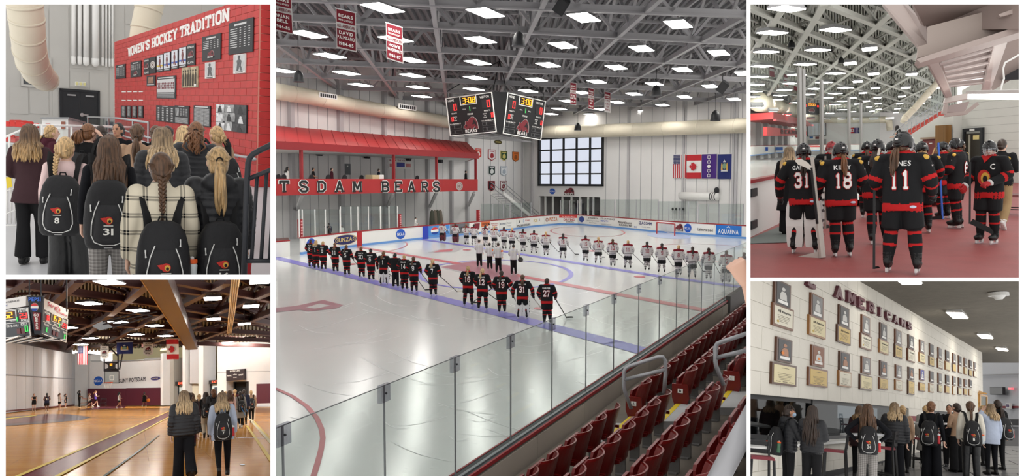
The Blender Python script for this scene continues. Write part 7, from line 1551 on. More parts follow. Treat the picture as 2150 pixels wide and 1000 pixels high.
for i,(u,v,d,k)in enumerate(((345,602,46,.55),(377,662,60,.5))):p=BL.at(u,v,d);t=thing('beam_speaker','black speaker on the brown beam, %s'%('upper one' if i==0 else 'lower one'),'speaker',BL,p);K('ell','body',blkp,t,p,(.22,.3,.62),0,12,8,Matrix.Rotation(.35,3,'Y'));K('bar','bracket',blkp,t,p,p+Vector((-.4,0,.1)),.08,.08)  # both are speakers and give no light
for i in range(4):t=K('tube','roof_pipe',mat('tan_pipe',(196,166,116),.5),None,[BL.at(488+5*i,575,40),BL.at(481+3.6*i,660,62),BL.at(477+2.6*i,700,85)],.05,8,room=BL,label='tan roof conduit, %s of four running back'%ordn(i),cat='pipe',group='tan conduits');
for i,(u,v)in enumerate(((200,731),(238,730),(276,729),(316,727),(352,727),(402,733),(440,722),(480,717),(525,714))):fill(BL,u,v-2,107,1.5,.45,'added fill lamp facing the gym back wall, %s from the left'%ordn(i),mat('fill_lamp_diffuser',(255,250,240),.5,emit=330),MATS['dark_lamp_housing'])  # added, the back wall is too dark without them
t=thing('scoreboard','hanging gym scoreboard with red digits and cola sign','scoreboard',BL,BL.at(75,712,41));navy_b=mat('scoreboard_navy',(24,30,40),.45);whp=mat('ad_panel_pale',(214,210,206),.5)
for nm,tl_,tr_,b_,d0_,d1_ in(('L',(-30,656),(61,645),(-24,713),43,40),('R',(89,647),(142,671),(85,701),40,44)):
 S=rect_face(BL,tl_,tr_,None,b_,d0_,d1_);f_=K('rect','face_panel',navy_b,t,S,0,0,1,1,-.3,0);outline(S,.01,.01,.99,.99,.012 if nm=='L' else .018,.02,.04,lettw,f_);K('rect','divider',lettw,f_,S,.01,.5,.99,.515,0,.03)
 if nm=='L':items=(('VISITOR',.88,.86,.1,.22),('BONUS',.9,.54,.07,.15),('PERIOD',.64,.57,.06,.13),('PLAYER FOULS',.62,.38,.08,.27),('FOULS',.88,.40,.08,.14));dg=(('52',.46,.7,.08,.2,led_o),('23',.80,.64,.07,.18,led_r),('1',.70,.55,.04,.16,led_g),('0',.89,.18,.06,.2,led_g))
 else:items=(('HOME',.16,.82,.11,.2),('VISITOR',.86,.8,.11,.24),('BONUS',.2,.53,.07,.16),('PERIOD',.5,.53,.06,.13),('FOULS',.16,.37,.08,.16),('PLAYER FOULS',.52,.35,.08,.3),('FOULS',.88,.35,.08,.14));dg=(('8',.16,.6,.08,.2,led_r),('15',.37,.7,.06,.2,led_o),('2',.60,.7,.07,.2,led_o),('23',.78,.58,.07,.18,led_r),('1',.62,.54,.04,.14,led_g),('C',.17,.14,.07,.18,led_g),('C',.88,.13,.07,.18,led_g))
 for q in items:lab(S,f_,*q)
 for tx,a,b,w_,h,m_ in dg:mb=MB();dig(mb,S,tx,a,b,w_,h);mb.build('digits',m_,f_)
 outline(S,*((.38,.62,.72,.95)if nm=='L' else(.33,.64,.76,.96)),.012,.02,.04,lettw,f_,'clock_outline')
 for a in((.70,.8)if nm=='L' else(.42,.56)):K('rect','dark_digit',mat('dark_red_led',(90,30,32),.5),f_,S,a,.12,a+.08,.3,0,.04)
S=rect_face(BL,(-30,636),(55.5,621.5),None,(-30,656),43,40);f_=K('rect','header_sign',whp,t,S,0,0,1,1,-.2,.02);lab(S,f_,'ST. LAWRENCE',.55,.6,.16,.6,mat('ad_ink_dark',(60,60,66),.6));lab(S,f_,'HEALTH',.42,.3,.16,.3,mat('ad_ink_blue',(50,80,170),.6))
S=rect_face(BL,(91,626),(143,651),None,(89,647),40,44);f_=K('rect','header_sign',whp,t,S,0,0,1,1,-.2,.02);lab(S,f_,"Sergi's",.4,.45,.4,.5,mat('ad_ink_crimson',(176,40,60),.6));lab(S,f_,'PIZZERIA',.72,.18,.2,.45,mat('ad_ink_crimson',(176,40,60),.6))
S=rect_face(BL,(57,621),(90,624),None,(73,702),40,40);S=Plane(BL.at(72.5,702,39.9),BL.at(86,702,39.9)-BL.at(72.5,702,39.9),BL.at(72.5,622,39.9)-BL.at(72.5,702,39.9),BL);f_=K('poly','corner_panel',navy_b,t,S,[(0,0),(1,0),(1.35,1),(-1.15,1)],-.12,0)
K('text','lettering',mat('cola_lettering',(70,120,230),.5),f_,S,'PEPSI',.1,.87,.1,1.9,o=.04);K('disc','globe',lettw,f_,S,.05,.71,.6,.11,0,.03);K('disc','globe_red',MATS['cola_red'],f_,S,.05,.72,.56,.095,.03,.05,0,16,.25,PI-.25);K('disc','globe_blue',MATS['cola_blue'],f_,S,.05,.70,.56,.095,.03,.05,0,16,PI+.25,2*PI-.25)
g_=K('poly','cheer_sign',mar_l,f_,S,[(.12,.1),(.92,.1),(1.0,.56),(-.2,.58)],0,.04);K('text','lettering',lettw,f_,S,'GO',.4,.47,.07,.85,o=.07)
for i,ch in enumerate('BEARS'):K('text','lettering',lettw,f_,S,ch,.45+.02*i,.395-i*.064,.056,.4,o=.07)
for k in range(9):a=BL.at(-10+12*k,722-.6*k,43);K('bar','bottom_slat',mat('dark_slat',(30,30,32),.5)if k%2 else lettw,t,a,BL.at(40+12*k,706+.9*k,40.5),.1,.06)
for u in(62,86,140):K('tube','hanger_cable',blkp,t,[BL.at(u,630 if u<100 else 655,41),BL.at(u,588,42)],.03,6)
flag(quadface(BL,(163,727),(184,727),(163,766),100),BL,'us','striped flag with starry corner hanging in the gym by the white pillar');S=quadface(BL,(245,719),(279,718),(245,744),100);flag(S,BL,'ny','dark blue flag with coat of arms behind the hoop frame');flag(quadface(BL,(349,712.5),(375,712),(350,755),92),BL,'ca','red and white maple leaf flag hanging in the gym')
for i,(u0,v0,u1,v1)in enumerate(((211,727,228,755),(301,719,321,749))):
 S=quadface(BL,(u0,v0),(u1,v0),(u0,v1),102);t=thing('champion_banner','white pointed championship banner %s the dark blue flag'%('left of' if i==0 else 'right of'),'banner',BL,S.map(.5,0,0));K('poly','cloth',lettw,t,S,[(0,.2),(.5,0),(1,.2),(1,1),(0,1)],0,.05)
 for tx,b,h in(('NCAA',.86,.1),('CHAMPIONS',.72,.1),('MEN BASKETBALL',.3,.06),('1986',.18,.09)):K('text','lettering',mat('dark_banner_print',(50,46,52),.7),t,S,tx,.5,b,h,.84 if len(tx)>5 else .5,o=.08)
 bear(S,t,.5,.4,.6,.28,.07,False)
t=thing('basketball_hoop','roof-hung basketball hoop with dark frame and clear board','hoop',BL,BL.at(235,805,104));dk=mat('dark_frame_steel',(58,58,64),.5);B_=lambda u,v:BL.at(u,v,104)
for L in([(219,716),(219,780)],[(248,712),(248,780)],[(219,762),(249,762)],[(219,776),(249,776)],[(219,778),(249,778)],[(219,744),(248,720)],[(219,720),(248,748)],[(222,762),(248,778)],[(246,762),(221,778)],[(251,776),(260,730)],[(219,718),(249,715)]):K('tube','frame_pipe',dk,t,[B_(*q)for q in L],.1,6)
S=Plane(B_(220,804),B_(250.5,804)-B_(220,804),B_(220,780)-B_(220,804),BL);K('rect','backboard',glassmat('backboard_glass',(.82,.86,.86),.05),t,S,0,0,1,1,0,.08);outline(S,-.01,-.04,1.01,1.02,.02,.06,.14,dk,t,'board_frame');outline(S,.36,.25,.64,.62,.015,.02,.12,lettw,t,'target_square')
r0=S.map(.45,.12,.9);K('tube','rim',mat('orange_rim',(206,84,50),.5),t,[r0+Vector((.55*math.cos(q),.55*math.sin(q),0))for q in np.linspace(0,2*PI,17)],.05,6)
mb=MB()
for k in range(12):q=k*PI/6;mb.bar(r0+Vector((.5*math.cos(q),.5*math.sin(q),0)),r0+Vector((.3*math.cos(q+.4),.3*math.sin(q+.4),-.7)),.03,.03)
mb.build('net',net,t,kind='stuff')
S=quadface(BL,(228,763),(240,763),(228,775),103.5);s_=thing('shot_clock','black shot clock with amber digits above the hoop','clock',BL,S.map(.5,0,0));K('rect','box',blk,s_,S,0,0,1,1,-.3,.1);mb=MB();dig(mb,S,'12',.14,.6,.26,.36,o=.2);mb.build('digits',led_o,s_)
t=thing('folded_hoop','folded side backboard raised under the gym roof','hoop',BL,BL.at(215,690,62));K('prism','backboard',glassmat('folded_glass',(.6,.62,.64),.2),t,[BL.at(*q,62)for q in((194,686),(216,676),(236,688),(210,694))],nf*.08)
for L in([(216,676),(290,657)],[(236,688),(320,664)],[(290,657),(320,664)],[(216,682),(330,655)]):K('tube','arm_pipe',dk,t,[BL.at(*q,62)for q in L],.06,6)
WV=dict(top=CL['white'],pants=CL['black'],shoe=CL['wshoe'],sole=CL['sole']);BV=dict(top=CL['black'],pants=CL['black'],shoe=CL['wshoe'],sole=CL['sole']);NV=dict(BV,top=CL['navy'])
for u,v,vt,yaw,mt,hr,legs,arms,sk,lab_ in((71,864.5,828,-150,BV,'auburn','stand',('down','tuck'),'fair','player in black with a pale number at the far left of the court'),(98,868,827,8,NV,'black','walk',('clasp','clasp'),'brown','player in navy jersey 21 seen from behind'),(125,861,827,-60,WV,'brown','stand',('clasp','down'),'fair','player in white shirt and black shorts by the partition'),(137.5,858,828,-100,BV,'dark','stand',('tuck','down'),'fair','small player in black nearest the end of the partition'),(166.5,857,821,-80,BV,'black','stand',('clasp','clasp'),'brown','tall person in black by the white pillar'),(188,859,827,-95,WV,'auburn','run',('tuck','tuck'),'fair','running player in white left of the key'),(200.6,855.5,822,-80,dict(WV,top=CL['purple']),'auburn','walk',('tuck','tuck'),'fair','player in purple and white walking'),(250,858,825,-70,WV,'black','walk',('clasp','down'),'tan','player in white vest with long black hair'),(303,857.5,825,-20,BV,'black','run',('tuck','stick'),'brown','running player in black holding a basketball')):
 pos=BL.fl(u,v);H=(v-vt)/FPX*(BL.R@pos).y*1.02;p=person(BL,pos,yaw,H,lab_,'tee' if 'person' in lab_ else 'vest','shorts' if 'tall' not in lab_ else 'trouser',arms,legs,0,0,.03,mats=mt,hair=('pony' if 'long' not in lab_ else 'long',hr),hlen=.25,skin=sk,seed=1)
 if '21' in lab_:K('text','number',lettw,p,BackSurf(TOPS['vest'][0]),'21',0,1.1,.17,.2,o=.02,local=True)
 if 'holding' in lab_:c=pos+Vector((.45,.1,.95));b_=thing('basketball','orange basketball held by the running player in black','ball',BL,c);K('ell','ball',mat('orange_ball',(226,130,50),.6),b_,c,(.22,.22,.22),0,14,10,smooth=True);K('tube','seam',blk,b_,[c+Vector((.222*math.cos(q),0,.222*math.sin(q)))for q in np.linspace(0,2*PI,17)],.01,4)
for u,v,yaw,mt,lab_ in((222,852,-90,dict(top=CL['grey']),'seated person in grey at the table under the hoop'),(230,852,40,WV,'seated person in white under the hoop'),(236.5,852,-20,dict(top=CL['softblack']),'seated person in black under the hoop')):
 pos=BL.fl(u,v);person(BL,pos+Vector((0,0,-.45)),yaw,1.75,lab_,'tee','trouser',('table','table'),'sit',0,0,.035,mats=mt,hair=('short','black'))
def simple_chair(room,p,w,label,sm,fm,yaw=0,sh=.45,bh=.9,group=None,parts=None):
 M=Matrix.Translation(p)@Matrix.Rotation(math.radians(yaw),4,'Z');t=thing('chair' if sh<.6 else 'bar_stool',label,'chair' if sh<.6 else 'stool',room,M,group);h=w/2
 mb=MB();n=4;mb.hexa([Vector(q)for q in((-h,-h,sh),(h,-h,sh),(h,h,sh),(-h,h,sh),(-h*.9,-h*.9,sh+.05),(h*.9,-h*.9,sh+.05),(h*.9,h*.9,sh+.05),(-h*.9,h*.9,sh+.05))]);mb.build('seat',sm,t,local=True)
 for x in(-1,1):
  K('bar','leg',fm,t,Vector((x*h*1.05,h*1.05,0)),Vector((x*h*.9,h*.9,sh)),.035,.035,local=True);K('bar','leg',fm,t,Vector((x*h*1.05,-h*1.15,0)),Vector((x*h*.92,-h*.95,sh+.02)),.035,.035,local=True)
  K('bar','back_post',fm,t,Vector((x*h*.92,-h*.95,sh)),Vector((x*h*.95,-h*1.2,bh)),.035,.035,local=True)
  K('bar','stretcher',fm,t,Vector((x*h,h,sh*.35)),Vector((x*h,-h*1.05,sh*.35)),.022,.022,local=True)
 for z in((.35,.7,.98)if sh>.6 else(.7,.95)):zz=sh+(bh-sh)*z;K('hexa','back_slat',fm if sh>.6 else sm,t,[Vector(q)for q in((-h*.92,-h*(1+.22*z)-.012,zz-.05),(h*.92,-h*(1+.22*z)-.012,zz-.05),(h*.92,-h*(1+.22*z)+.012,zz-.05),(-h*.92,-h*(1+.22*z)+.012,zz-.05),(-h*.92,-h*(1+.22*z)-.012,zz+.02),(h*.92,-h*(1+.22*z)-.012,zz+.02),(h*.92,-h*(1+.22*z)+.012,zz+.02),(-h*.92,-h*(1+.22*z)+.012,zz+.02))],local=True)
 if sh>.6:
  K('tube','foot_ring',fm,t,[Vector((h*1.0*math.cos(q),h*1.0*math.sin(q),sh*.3))for q in np.linspace(0,2*PI,15)],.014,6,local=True)
 return t
for u,v,c,lab_ in((176,853,(190,110,70),'orange chair behind the tall person'),(216,853,(40,40,44),'black chair at the table end'),(273,851,(70,76,86),'dark folding chair right of the white vest player'),(260,852,(190,44,60),'red chair with a raised red arm beside the white vest player'),(319,850.5,(44,84,160),'blue plastic chair against the maroon pads')):simple_chair(BL,BL.fl(u,v),.8,lab_,mat('chair_%d_%d'%c[:2],c,.6),dk,170,.6-.15,1.15,'chairs along the gym wall')
for u,c,lab_ in((332,(206,120,90),'small orange cone by the gym wall'),(344,(30,30,32),'black bin by the gym wall')):p=BL.fl(u,850);K('tube','floor_marker',mat('marker_%d'%c[0],c,.6),None,[p,p+Vector((0,0,.8)),p+Vector((0,0,.9))],[.28,.2,.1],10,room=BL,label=lab_,cat='marker')
def blp(u,vt,s,yaw,label,pack=None,packlabel=None,bottle=None,blabel=None,**k):
 pos,H=place(BL,u,vt,s);kk=dict(vox=.016,legs='walk');kk.update(k);p=person(BL,pos,yaw,H,label,**kk)
 if packlabel:backpack(p,packlabel,pack,bottle,blabel=blabel)
 return p
blp(386,821,107,2,'woman with long ash-blonde hair walking in a black puffer jacket',top='puffer',hood=True,bottom='wide',mats=dict(top=CL['puff'],pants=CL['softblack']),hair=('long','ash'),hlen=.36,seed=21,vox=.013,legs='walk2')
blp(466,824,103,-3,'woman walking in a loose pale blue shirt and black jeans','7','black backpack numbered 7 on the pale blue shirt',('red','orange'),'red bottle beside the backpack numbered 7',top='shirt',bottom='slim',mats=dict(top=CL['blue'],pants=CL['softblack']),hair=('long','ash'),hlen=.3,seed=22,vox=.013)
for a in((397,825,72,0,'dark-haired woman hidden behind the front puffer jacket',dict(hair=('lowpony','dark'))),(402,826,66,0,'blonde woman in a brown top walking behind the front puffer jacket',dict(mats=dict(top=CL['blazer'],pants=CL['maroon']),hair=('long','ombre'),hlen=.3)),(418,828,48,0,'blonde ponytail walker in a dark jacket beside the beige trousers',dict(top='puffer',mats=dict(top=CL['puff']),hair=('pony','blonde'),hlen=.3)),(432,824,54,0,'long dark-haired walker in beige trousers',dict(mats=dict(pants=CL['beige']),hair=('long','dark'),bottom='trouser',hlen=.5),'black backpack on the walker in beige trousers'),(448,817,54,0,'curly-haired walker in a black puffer jacket',dict(top='puffer',hood=True,mats=dict(top=CL['puff'],pants=CL['grey'],shoe=CL['wshoe']),hair=('curly','auburn'),hlen=.2),'black backpack on the curly-haired walker'),(467,820,24,60,'guide in black leading the group at the open doorway',dict(hair=('short','black'))),(473,822,30,0,'blonde walker far ahead behind the front women',dict(hair=('bun','blonde'))),(482,820,44,0,'walker in a pale pink top with long brown hair',dict(top='tight',mats=dict(top=CL['pink']),hair=('long','brown'),hlen=.4)),(493,818,36,0,'walker in a maroon hoodie ahead',dict(mats=dict(top=CL['maroon']),hair=('lowpony','blonde'),hood=True)),(504,822,42,5,'walker in a long grey coat',dict(top='coat',mats=dict(top=CL['grey'],shoe=CL['wshoe']),hair=('lowpony','dark')),'black backpack with a blue strap on the grey coat'),(512,818,38,0,'walker in a navy top beside the grey coat',dict(mats=dict(top=CL['navy']),hair=('lowpony','dark'))),(527,820,35,0,'walker in a tan jacket at the right of the group',dict(mats=dict(top=CL['tan'],shoe=CL['wshoe']),hair=('bun','blonde')),'black backpack on the tan jacket')):
 u,vt,s,yaw,lab_,k=a[:6];p=blp(u,vt,s,yaw,lab_,None,a[6]if len(a)>6 else None,**dict(k,vox=.022,seed=3))
 if 'grey coat' in lab_:K('tube','blue_lanyard',mat('bright_blue_strap',(50,140,220),.6),p,[Vector((-.05,-.42,1.0)),Vector((.02,-.45,.8)),Vector((.12,-.40,.62))],[(.03,.01)]*3,6,local=True)
 # ==== room 4: tunnel with the waiting players
rubber=mat('red_rubber_floor',(150,72,70),.55,var=.08,scale=2.5,bump=.15,bscale=40);block=mat('white_block_paint',(214,213,206),.6,var=.03,scale=1.2,bump=.1,bscale=10);pinkb=mat('pinkish_grey_beam_paint',(176,160,154),.5,bump=.12,bscale=9);trl=mat('tunnel_rink_lamp',(255,252,244),.5,emit=20.0);tdeck=mat('pale_roof_deck',(172,172,162),.6);ttr=mat('pale_truss_paint',(178,178,170),.55)
N4=TR.n.copy();A4=TR.at
f4=K('prism','floor',rubber,None,[TR.fl(u,v)for u,v in((1560,592),(2160,592),(2160,362),(1560,362))],N4*-.2,room=TR,label='red rubber floor under the waiting players',cat='floor',kind='structure')
K('flat','grey_threshold',mat('grey_green_rubber',(110,116,112),.7),f4,[TR.fl(u,v,.01)for u,v in((1560,512),(1655,509),(1690,486),(1650,470),(1560,507))])
WD=wallplane(TR,1570,14.4,1660,18.6,440);zb_,zt_=-TR.h-.3,WD.px(1600,380)[1]
t=thing('rink_gate','white rink gate with dark hinges at the left of the tunnel','gate',TR,WD.map(0,zb_,0),kind='structure');s1b=WD.px(1850,400)[0]
for a,b in((-.5,.06),(.08,WD.px(1662,400)[0]),(WD.px(1662.5,400)[0],s1b)):K('rect','board_panel',boardw,t,WD,a,zb_,b,zt_,-.12,0);K('rect','cap_rail',redd,t,WD,a,zt_,b,zt_+.06,-.16,.04)
for v in(405,472):S=WD.sub(1574,v-9,1586,v+8,.01);K('rect','hinge',blackm,t,S,0,0,1,1,0,.03)
wpoly(WD,'toe_rail',wht,t,[(1570,512),(1660,471),(1660,467),(1570,505)],0,.05)
g4=glassmat('tunnel_glass',(.93,.95,.94),.03);t=thing('tunnel_glass','tall clear glass panels with grey posts above the rink gate','glass',TR,WD.map(2,zt_,0));pm=mat('aluminium_post',(150,148,144),.35,.5)
GT=[(1560,104),(1676,144),(1686,148),(1727,168),(1785,205),(1810,216),(1850,234)]
for(ua,va),(ub,vb)in zip(GT,GT[1:]):a,b=WD.px(ua,va),WD.px(ub,vb);K('poly','glass_pane',g4,t,WD,[(a[0],zt_+.06),(b[0],zt_+.06),b,a],-.08,-.06)
for u,v,w_ in((1681,142,5),(1689,145,5),(1727,168,4.5),(1784,205,3.6),(1809,216,3)):a=WD.px(u-w_/2,v+30);b=WD.px(u+w_/2,v+30);K('rect','post',pm,t,WD,a[0],zt_,b[0],WD.px(u,v)[1],-.06,.0)
i4=K('flat','floor_ice',ice_m,None,[TR.z(u,v,-1.45)for u,v in((1560,420),(2000,420),(2000,322),(1560,322))],room=TR,label='distant white ice seen from the tunnel',cat='ice',kind='structure')
L2=wallplane(TR,1560,84,1694,150,300);F2=wallplane(TR,1692,150,1960,140,300)
w4=K('poly','wall_left',rinkwall,None,L2,[L2.px(*q)for q in((1560,340),(1696,330),(1696,236),(1560,190))],-.5,0,room=TR,label='distant rink side wall with red balcony seen from the tunnel',cat='wall',kind='structure')
x4=K('poly','wall_end',rinkwall,None,F2,[F2.px(*q)for q in((1690,332),(1970,332),(1970,236),(1690,236))],-.5,0,room=TR,label='distant rink end wall with window seen from the tunnel',cat='wall',kind='structure')
wpoly(L2,'red_band',redp,w4,[(1560,288),(1659,286),(1659,278),(1560,269)],2,2.4);wpoly(L2,'canopy',redp,w4,[(1560,240),(1645,254),(1660,264),(1660,267),(1560,254)],0,3);wpoly(L2,'canopy_fascia',redd,w4,[(1560,254),(1660,264),(1660,267.5),(1560,258)],3,3.3)
for ch,u in zip('BEARS',(1596,1605.5,1614.5,1623.5,1632)):S=L2.sub(u-3,274.5+(u-1596)*.07,u+3,283.5,2.45);K('text','letter',blk,w4,S,ch,.5,.02,.95,1,o=.05,slab=True)
for u in(1588,1604,1619,1634,1646):a=L2.px(u,290)[0];K('rect','column',rcol,w4,L2,a-.4,-2,a+.4,7,0,.5)
for i,(u,v)in enumerate(((1663,262),(1671,265),(1664,274),(1671,275),(1664,284),(1671,285))):S=L2.sub(u-2.6,v-4,u+2.6,v+4,.05);K('poly','pennant',mat('pennant_far_%d'%(i%3),((90,100,90),(190,190,190),(150,60,60))[i%3],.8),w4,S,[(0,.25),(.5,0),(1,.25),(1,1),(0,1)],0,.1)
t=duct('distant cream duct along the side wall seen from the tunnel',[L2.map(*L2.px(u,v),1.5)for u,v in((1560,216),(1620,229),(1660,239),(1692,248))],1.0,TR,cream,5);t=duct('distant cream duct along the end wall seen from the tunnel',[F2.map(*F2.px(u,v),1.5)for u,v in((1690,251),(1760,253),(1860,252),(1868,256),(1870,274))],.55,TR,cream,6)
S=F2.sub(1695,255,1735,286,.1);t=thing('window_2','distant gridded rink window seen through the tunnel glass','window',TR,S.map(.5,0,0),kind='structure')
for i in range(5):
 for j in range(4):K('rect','pane',mat('far_window_pane',(226,232,240),.3),t,S,.03+i*.195,.04+j*.24,.2+i*.195,.26+j*.24,0,.05)
outline(S,0,0,1,1,.03,.04,.2,blackm,t,'window_frame')
for i,(u0,u1,kd)in enumerate(((1779,1786,'us'),(1786.5,1793.5,'ca'),(1794,1801,'purple'),(1801.5,1808,'ny'))):flag(F2.sub(u0,268,u1,280,.2),TR,kd,'tiny distant %s flag seen past the glass post'%('striped','maple leaf','purple','dark blue')[i])
for(u0,v0,u1,v1),(c,d),nm in(((1700,287,1707,291),((40,110,190),0),'logo'),((1712,287,1720,292),((120,60,60),0),'logo'),((1696,293,1735,305),((150,150,150),0),'alcove')):K('rect',nm,mat('far_%s_%d'%(nm,c[0]),c,.6),x4,F2.sub(u0,v0,u1,v1,.05),0,0,1,1,0,.05)
t=thing('far_boards','distant white rink boards with blue stripe seen from the tunnel','boards',TR,TR.z(1650,325,-1.45),kind='structure');FB=[A4(u,v,d)for u,v,d in((1560,330,78),(1628,322,105),(1690,318,135),(1760,316,138),(1880,316,135))]
for a,b in zip(FB,FB[1:]):
 for z0,z1,m_,nm in((0,.12,bluek,'kick_strip'),(.12,1.0,boardw,'board_panel'),(1.0,1.08,redd,'cap_rail')):K('hexa',nm,m_,t,[a+Vector((0,0,z0)),b+Vector((0,0,z0)),b+Vector((0,.2,z0)),a+Vector((0,.2,z0)),a+Vector((0,0,z1)),b+Vector((0,0,z1)),b+Vector((0,.2,z1)),a+Vector((0,.2,z1))])
for(u0,v0,u1,v1,d),c in(((1628,309,1643,316,104),(60,110,190)),((1606,309,1612,317,95),(28,88,190)),((1700,306,1722,309,130),(190,70,66)),((1805,303,1812,308,130),(50,110,190))):K('rect','advert',mat('far_ad_%d'%c[0],c,.5),t,quadface(TR,(u0,v0),(u1,v0),(u0,v1),d),0,0,1,1,0,.1)
t=thing('scoreboard','distant scoreboard with amber clock seen through the tunnel glass','scoreboard',TR,A4(1706,238,95));S=quadface(TR,(1688,215),(1719,217),(1690,237.5),95);K('rect','face_panel',sbk,t,S,0,0,1,1,-.8,0);K('rect','side_panel',sbd,t,quadface(TR,(1719,217),(1724,216),(1719.5,238),95.5),0,0,1,1,-.3,0)
mb=MB();dig(mb,S,'20',.25,.72,.1,.2,o=.1);dig(mb,S,'00',.52,.72,.1,.2,o=.1);mb.build('clock_digits',led_o,t);mb=MB();dig(mb,S,'0',.04,.6,.1,.18,o=.1);dig(mb,S,'0',.86,.62,.1,.18,o=.1);mb.build('score_digits',led_r,t);bear(S,t,.45,.08,.4,.4,.1)
dk4=MB();Z4,C4=6.1,5.3;q4=[TR.z(u,v,Z4)for u,v in((1530,-25),(2010,-25),(2010,247),(1530,247))]
for i in range(80):
 f0,f1,f2,f3=i/80,(i+.3)/80,(i+.65)/80,(i+.95)/80;p=lambda f_,e:q4[0].lerp(q4[1],f_)if e==0 else q4[3].lerp(q4[2],f_)
 dk4.hexa([p(f1,0),p(f2,0),p(f2,1),p(f1,1),p(f0,0)+N4*.2,p(f3,0)+N4*.2,p(f3,1)+N4*.2,p(f0,1)+N4*.2])
dk4.prism([p+N4*.2 for p in q4],N4*.1);c4=struct('ceiling',dk4,tdeck,TR,'pale ribbed rink roof with trusses above the tunnel glass','ceiling')
l1=[(1560,9,1960,176),(1560,68,1990,222),(1560,118,1980,236),(1560,152,1960,241),(1640,10,1990,148),(1740,10,1990,112),(1560,180,1950,246)]
l2=[(1730,5,1600,220),(1870,25,1640,232),(1910,60,1700,212),(1940,100,1750,214),(1960,130,1790,228),(1650,5,1560,140),(1970,170,1830,240)]
truss(TR,l1+l2,C4,Z4,c4,ttr,.16,.2,6,.1,220)
L4=[(1652,20),(1622,70),(1754,64),(1609,110),(1717,106),(1826,104),(1600,140),(1691,136),(1785,134),(1594,162),(1673,158),(1754,155),(1834,156),(1588,179),(1660,176),(1730,174),(1801,172),(1585,193),(1647,190),(1711,187),(1775,185),(1838,186),(1582,204),(1638,201),(1696,199),(1754,197),(1812,196),(1631,210),(1736,206),(1790,206),(1842,206),(1672,216),(1770,213),(1819,213),(1624,218),(1754,220),(1800,219),(1844,218),(1655,229),(1768,231),(1825,225),(1845,230),(1792,235),(1831,234),(1742,239),(1914,157),(1902,185),(1894,203),(1889,218),(1884,229),(1881,237),(1967,185),(1947,205),(1934,218)]
for i,(u,v)in enumerate(L4):roof_light(TR,u,v,5.0,.75,1.5,'rink roof light seen from the tunnel, %s counted row by row from the top'%ordn(i),-.45 if u<1780 else .0,'roof lights seen from the tunnel',trl,lamp_h)
for i,(u,v,d)in enumerate(((1662,92,40),(1766,126,46))):p=A4(u,v,d);t=thing('bell_speaker','dark hanging speaker seen from the tunnel, %s'%('closer one' if i==0 else 'farther one'),'speaker',TR,p);r=.17;K('tube','cone',blkp,t,[p+Vector((0,0,z*r))for z in(-1.1,-.9,.3,1.1)],[r,r,r*.8,r*.2],14,smooth=True);K('tube','cable',blkp,t,[p+Vector((0,0,r)),p+Vector((0,0,.9))],.01,5)
for i,(u0,v0,u1,v1,d)in enumerate(((1615,135,1625,160,60),(1645,155,1653,178,66),(1666,170,1673,189,72))):S=quadface(TR,(u0,v0),(u1,v0+2),(u0+1,v1),d);t=thing('banner','tiny maroon banner seen from the tunnel, %s from the left'%ordn(i),'banner',TR,S.map(.5,0,0),'banners seen from the tunnel');K('rect','cloth',mar,t,S,0,0,1,1,0,.03);K('rect','white_band',bgrey,t,S,.05,.45,.95,.68,.03,.05)
for i,(u,v)in enumerate(((1702,249),(1735,250),(1768,250),(1800,250),(1835,250),(1868,250))):fill(TR,u,v,122,1.2,.3,'added fill lamp facing the distant end wall, %s from the left'%ordn(i),mat('tunnel_fill_diffuser',(255,252,246),.5,emit=260),lamp_h)  # added row to brighten the far end of the rink
for i,(u,v,d)in enumerate(((1586,222,60),(1622,232,80),(1652,240,100))):fill(TR,u,v,d,1.2,.3,'added fill lamp facing the red canopy, %s from the left'%ordn(i),MATS['tunnel_fill_diffuser'],lamp_h,.9)  # more added lamps, turned towards the distant side wall
WX=wallplane(TR,1880,44,2160,36,360)
w5=K('poly','wall_right',block,None,WX,[WX.px(*q)for q in((2018,395),(2160,395),(2160,110),(2020,190))],-.4,0,room=TR,label='white block wall of the tunnel with a dark door',cat='wall',kind='structure')
for r in range(9):
 v=212+r*17;zz=WX.px(2090,v)[1];K('rect','mortar_joint',mat('block_joint',(186,184,178),.8),w5,WX,WX.px(2020,v)[0],zz,WX.px(2160,v)[0],zz+.02,0,.006)
wpoly(WX,'stair_side',block,w5,[(1886,390),(2020,390),(2020,240),(1990,243),(1886,310)],-.3,.5)
t=thing('staircase','red seats on a rising stand behind the tunnel stair side','stand',TR,WX.map(*WX.px(1930,300),-1));
for k in range(9):
 u=1893+10.5*k;v=297-6.0*k
 for j in range(2):S=quadface(TR,(u+3,v-12-7*j),(u+14,v-16-7*j),(u+3,v-3-7*j),47+j);K('poly','seat',mat('coral_seat_plastic',(196,74,62),.5),t,S,[(0,.1),(1,.1),(1,.85),(.8,1),(.2,1),(0,.85)],0,.25)
t=rail_tube('stair_rail','grey stair railing beside the red seats behind the tunnel',[(1874,284),(1900,258),(1975,216)],43,1.0,steel,TR,posts=[(1878+9*k,281-6.2*k,1878+9*k,303-5.8*k,43)for k in range(11)],extra=((1876,292,1976,228,43),))
t=duct('cream duct rising beside the stair rail behind the tunnel',[A4(u,v,50)for u,v in((1897,258),(1900,248),(1920,228),(1970,172))],.2,TR,cream,4);K('prism','glass_panel',gl,t,[A4(1955,235,46),A4(1977,222,46),A4(1977,190,46),A4(1955,208,46)],(0,.05,0))
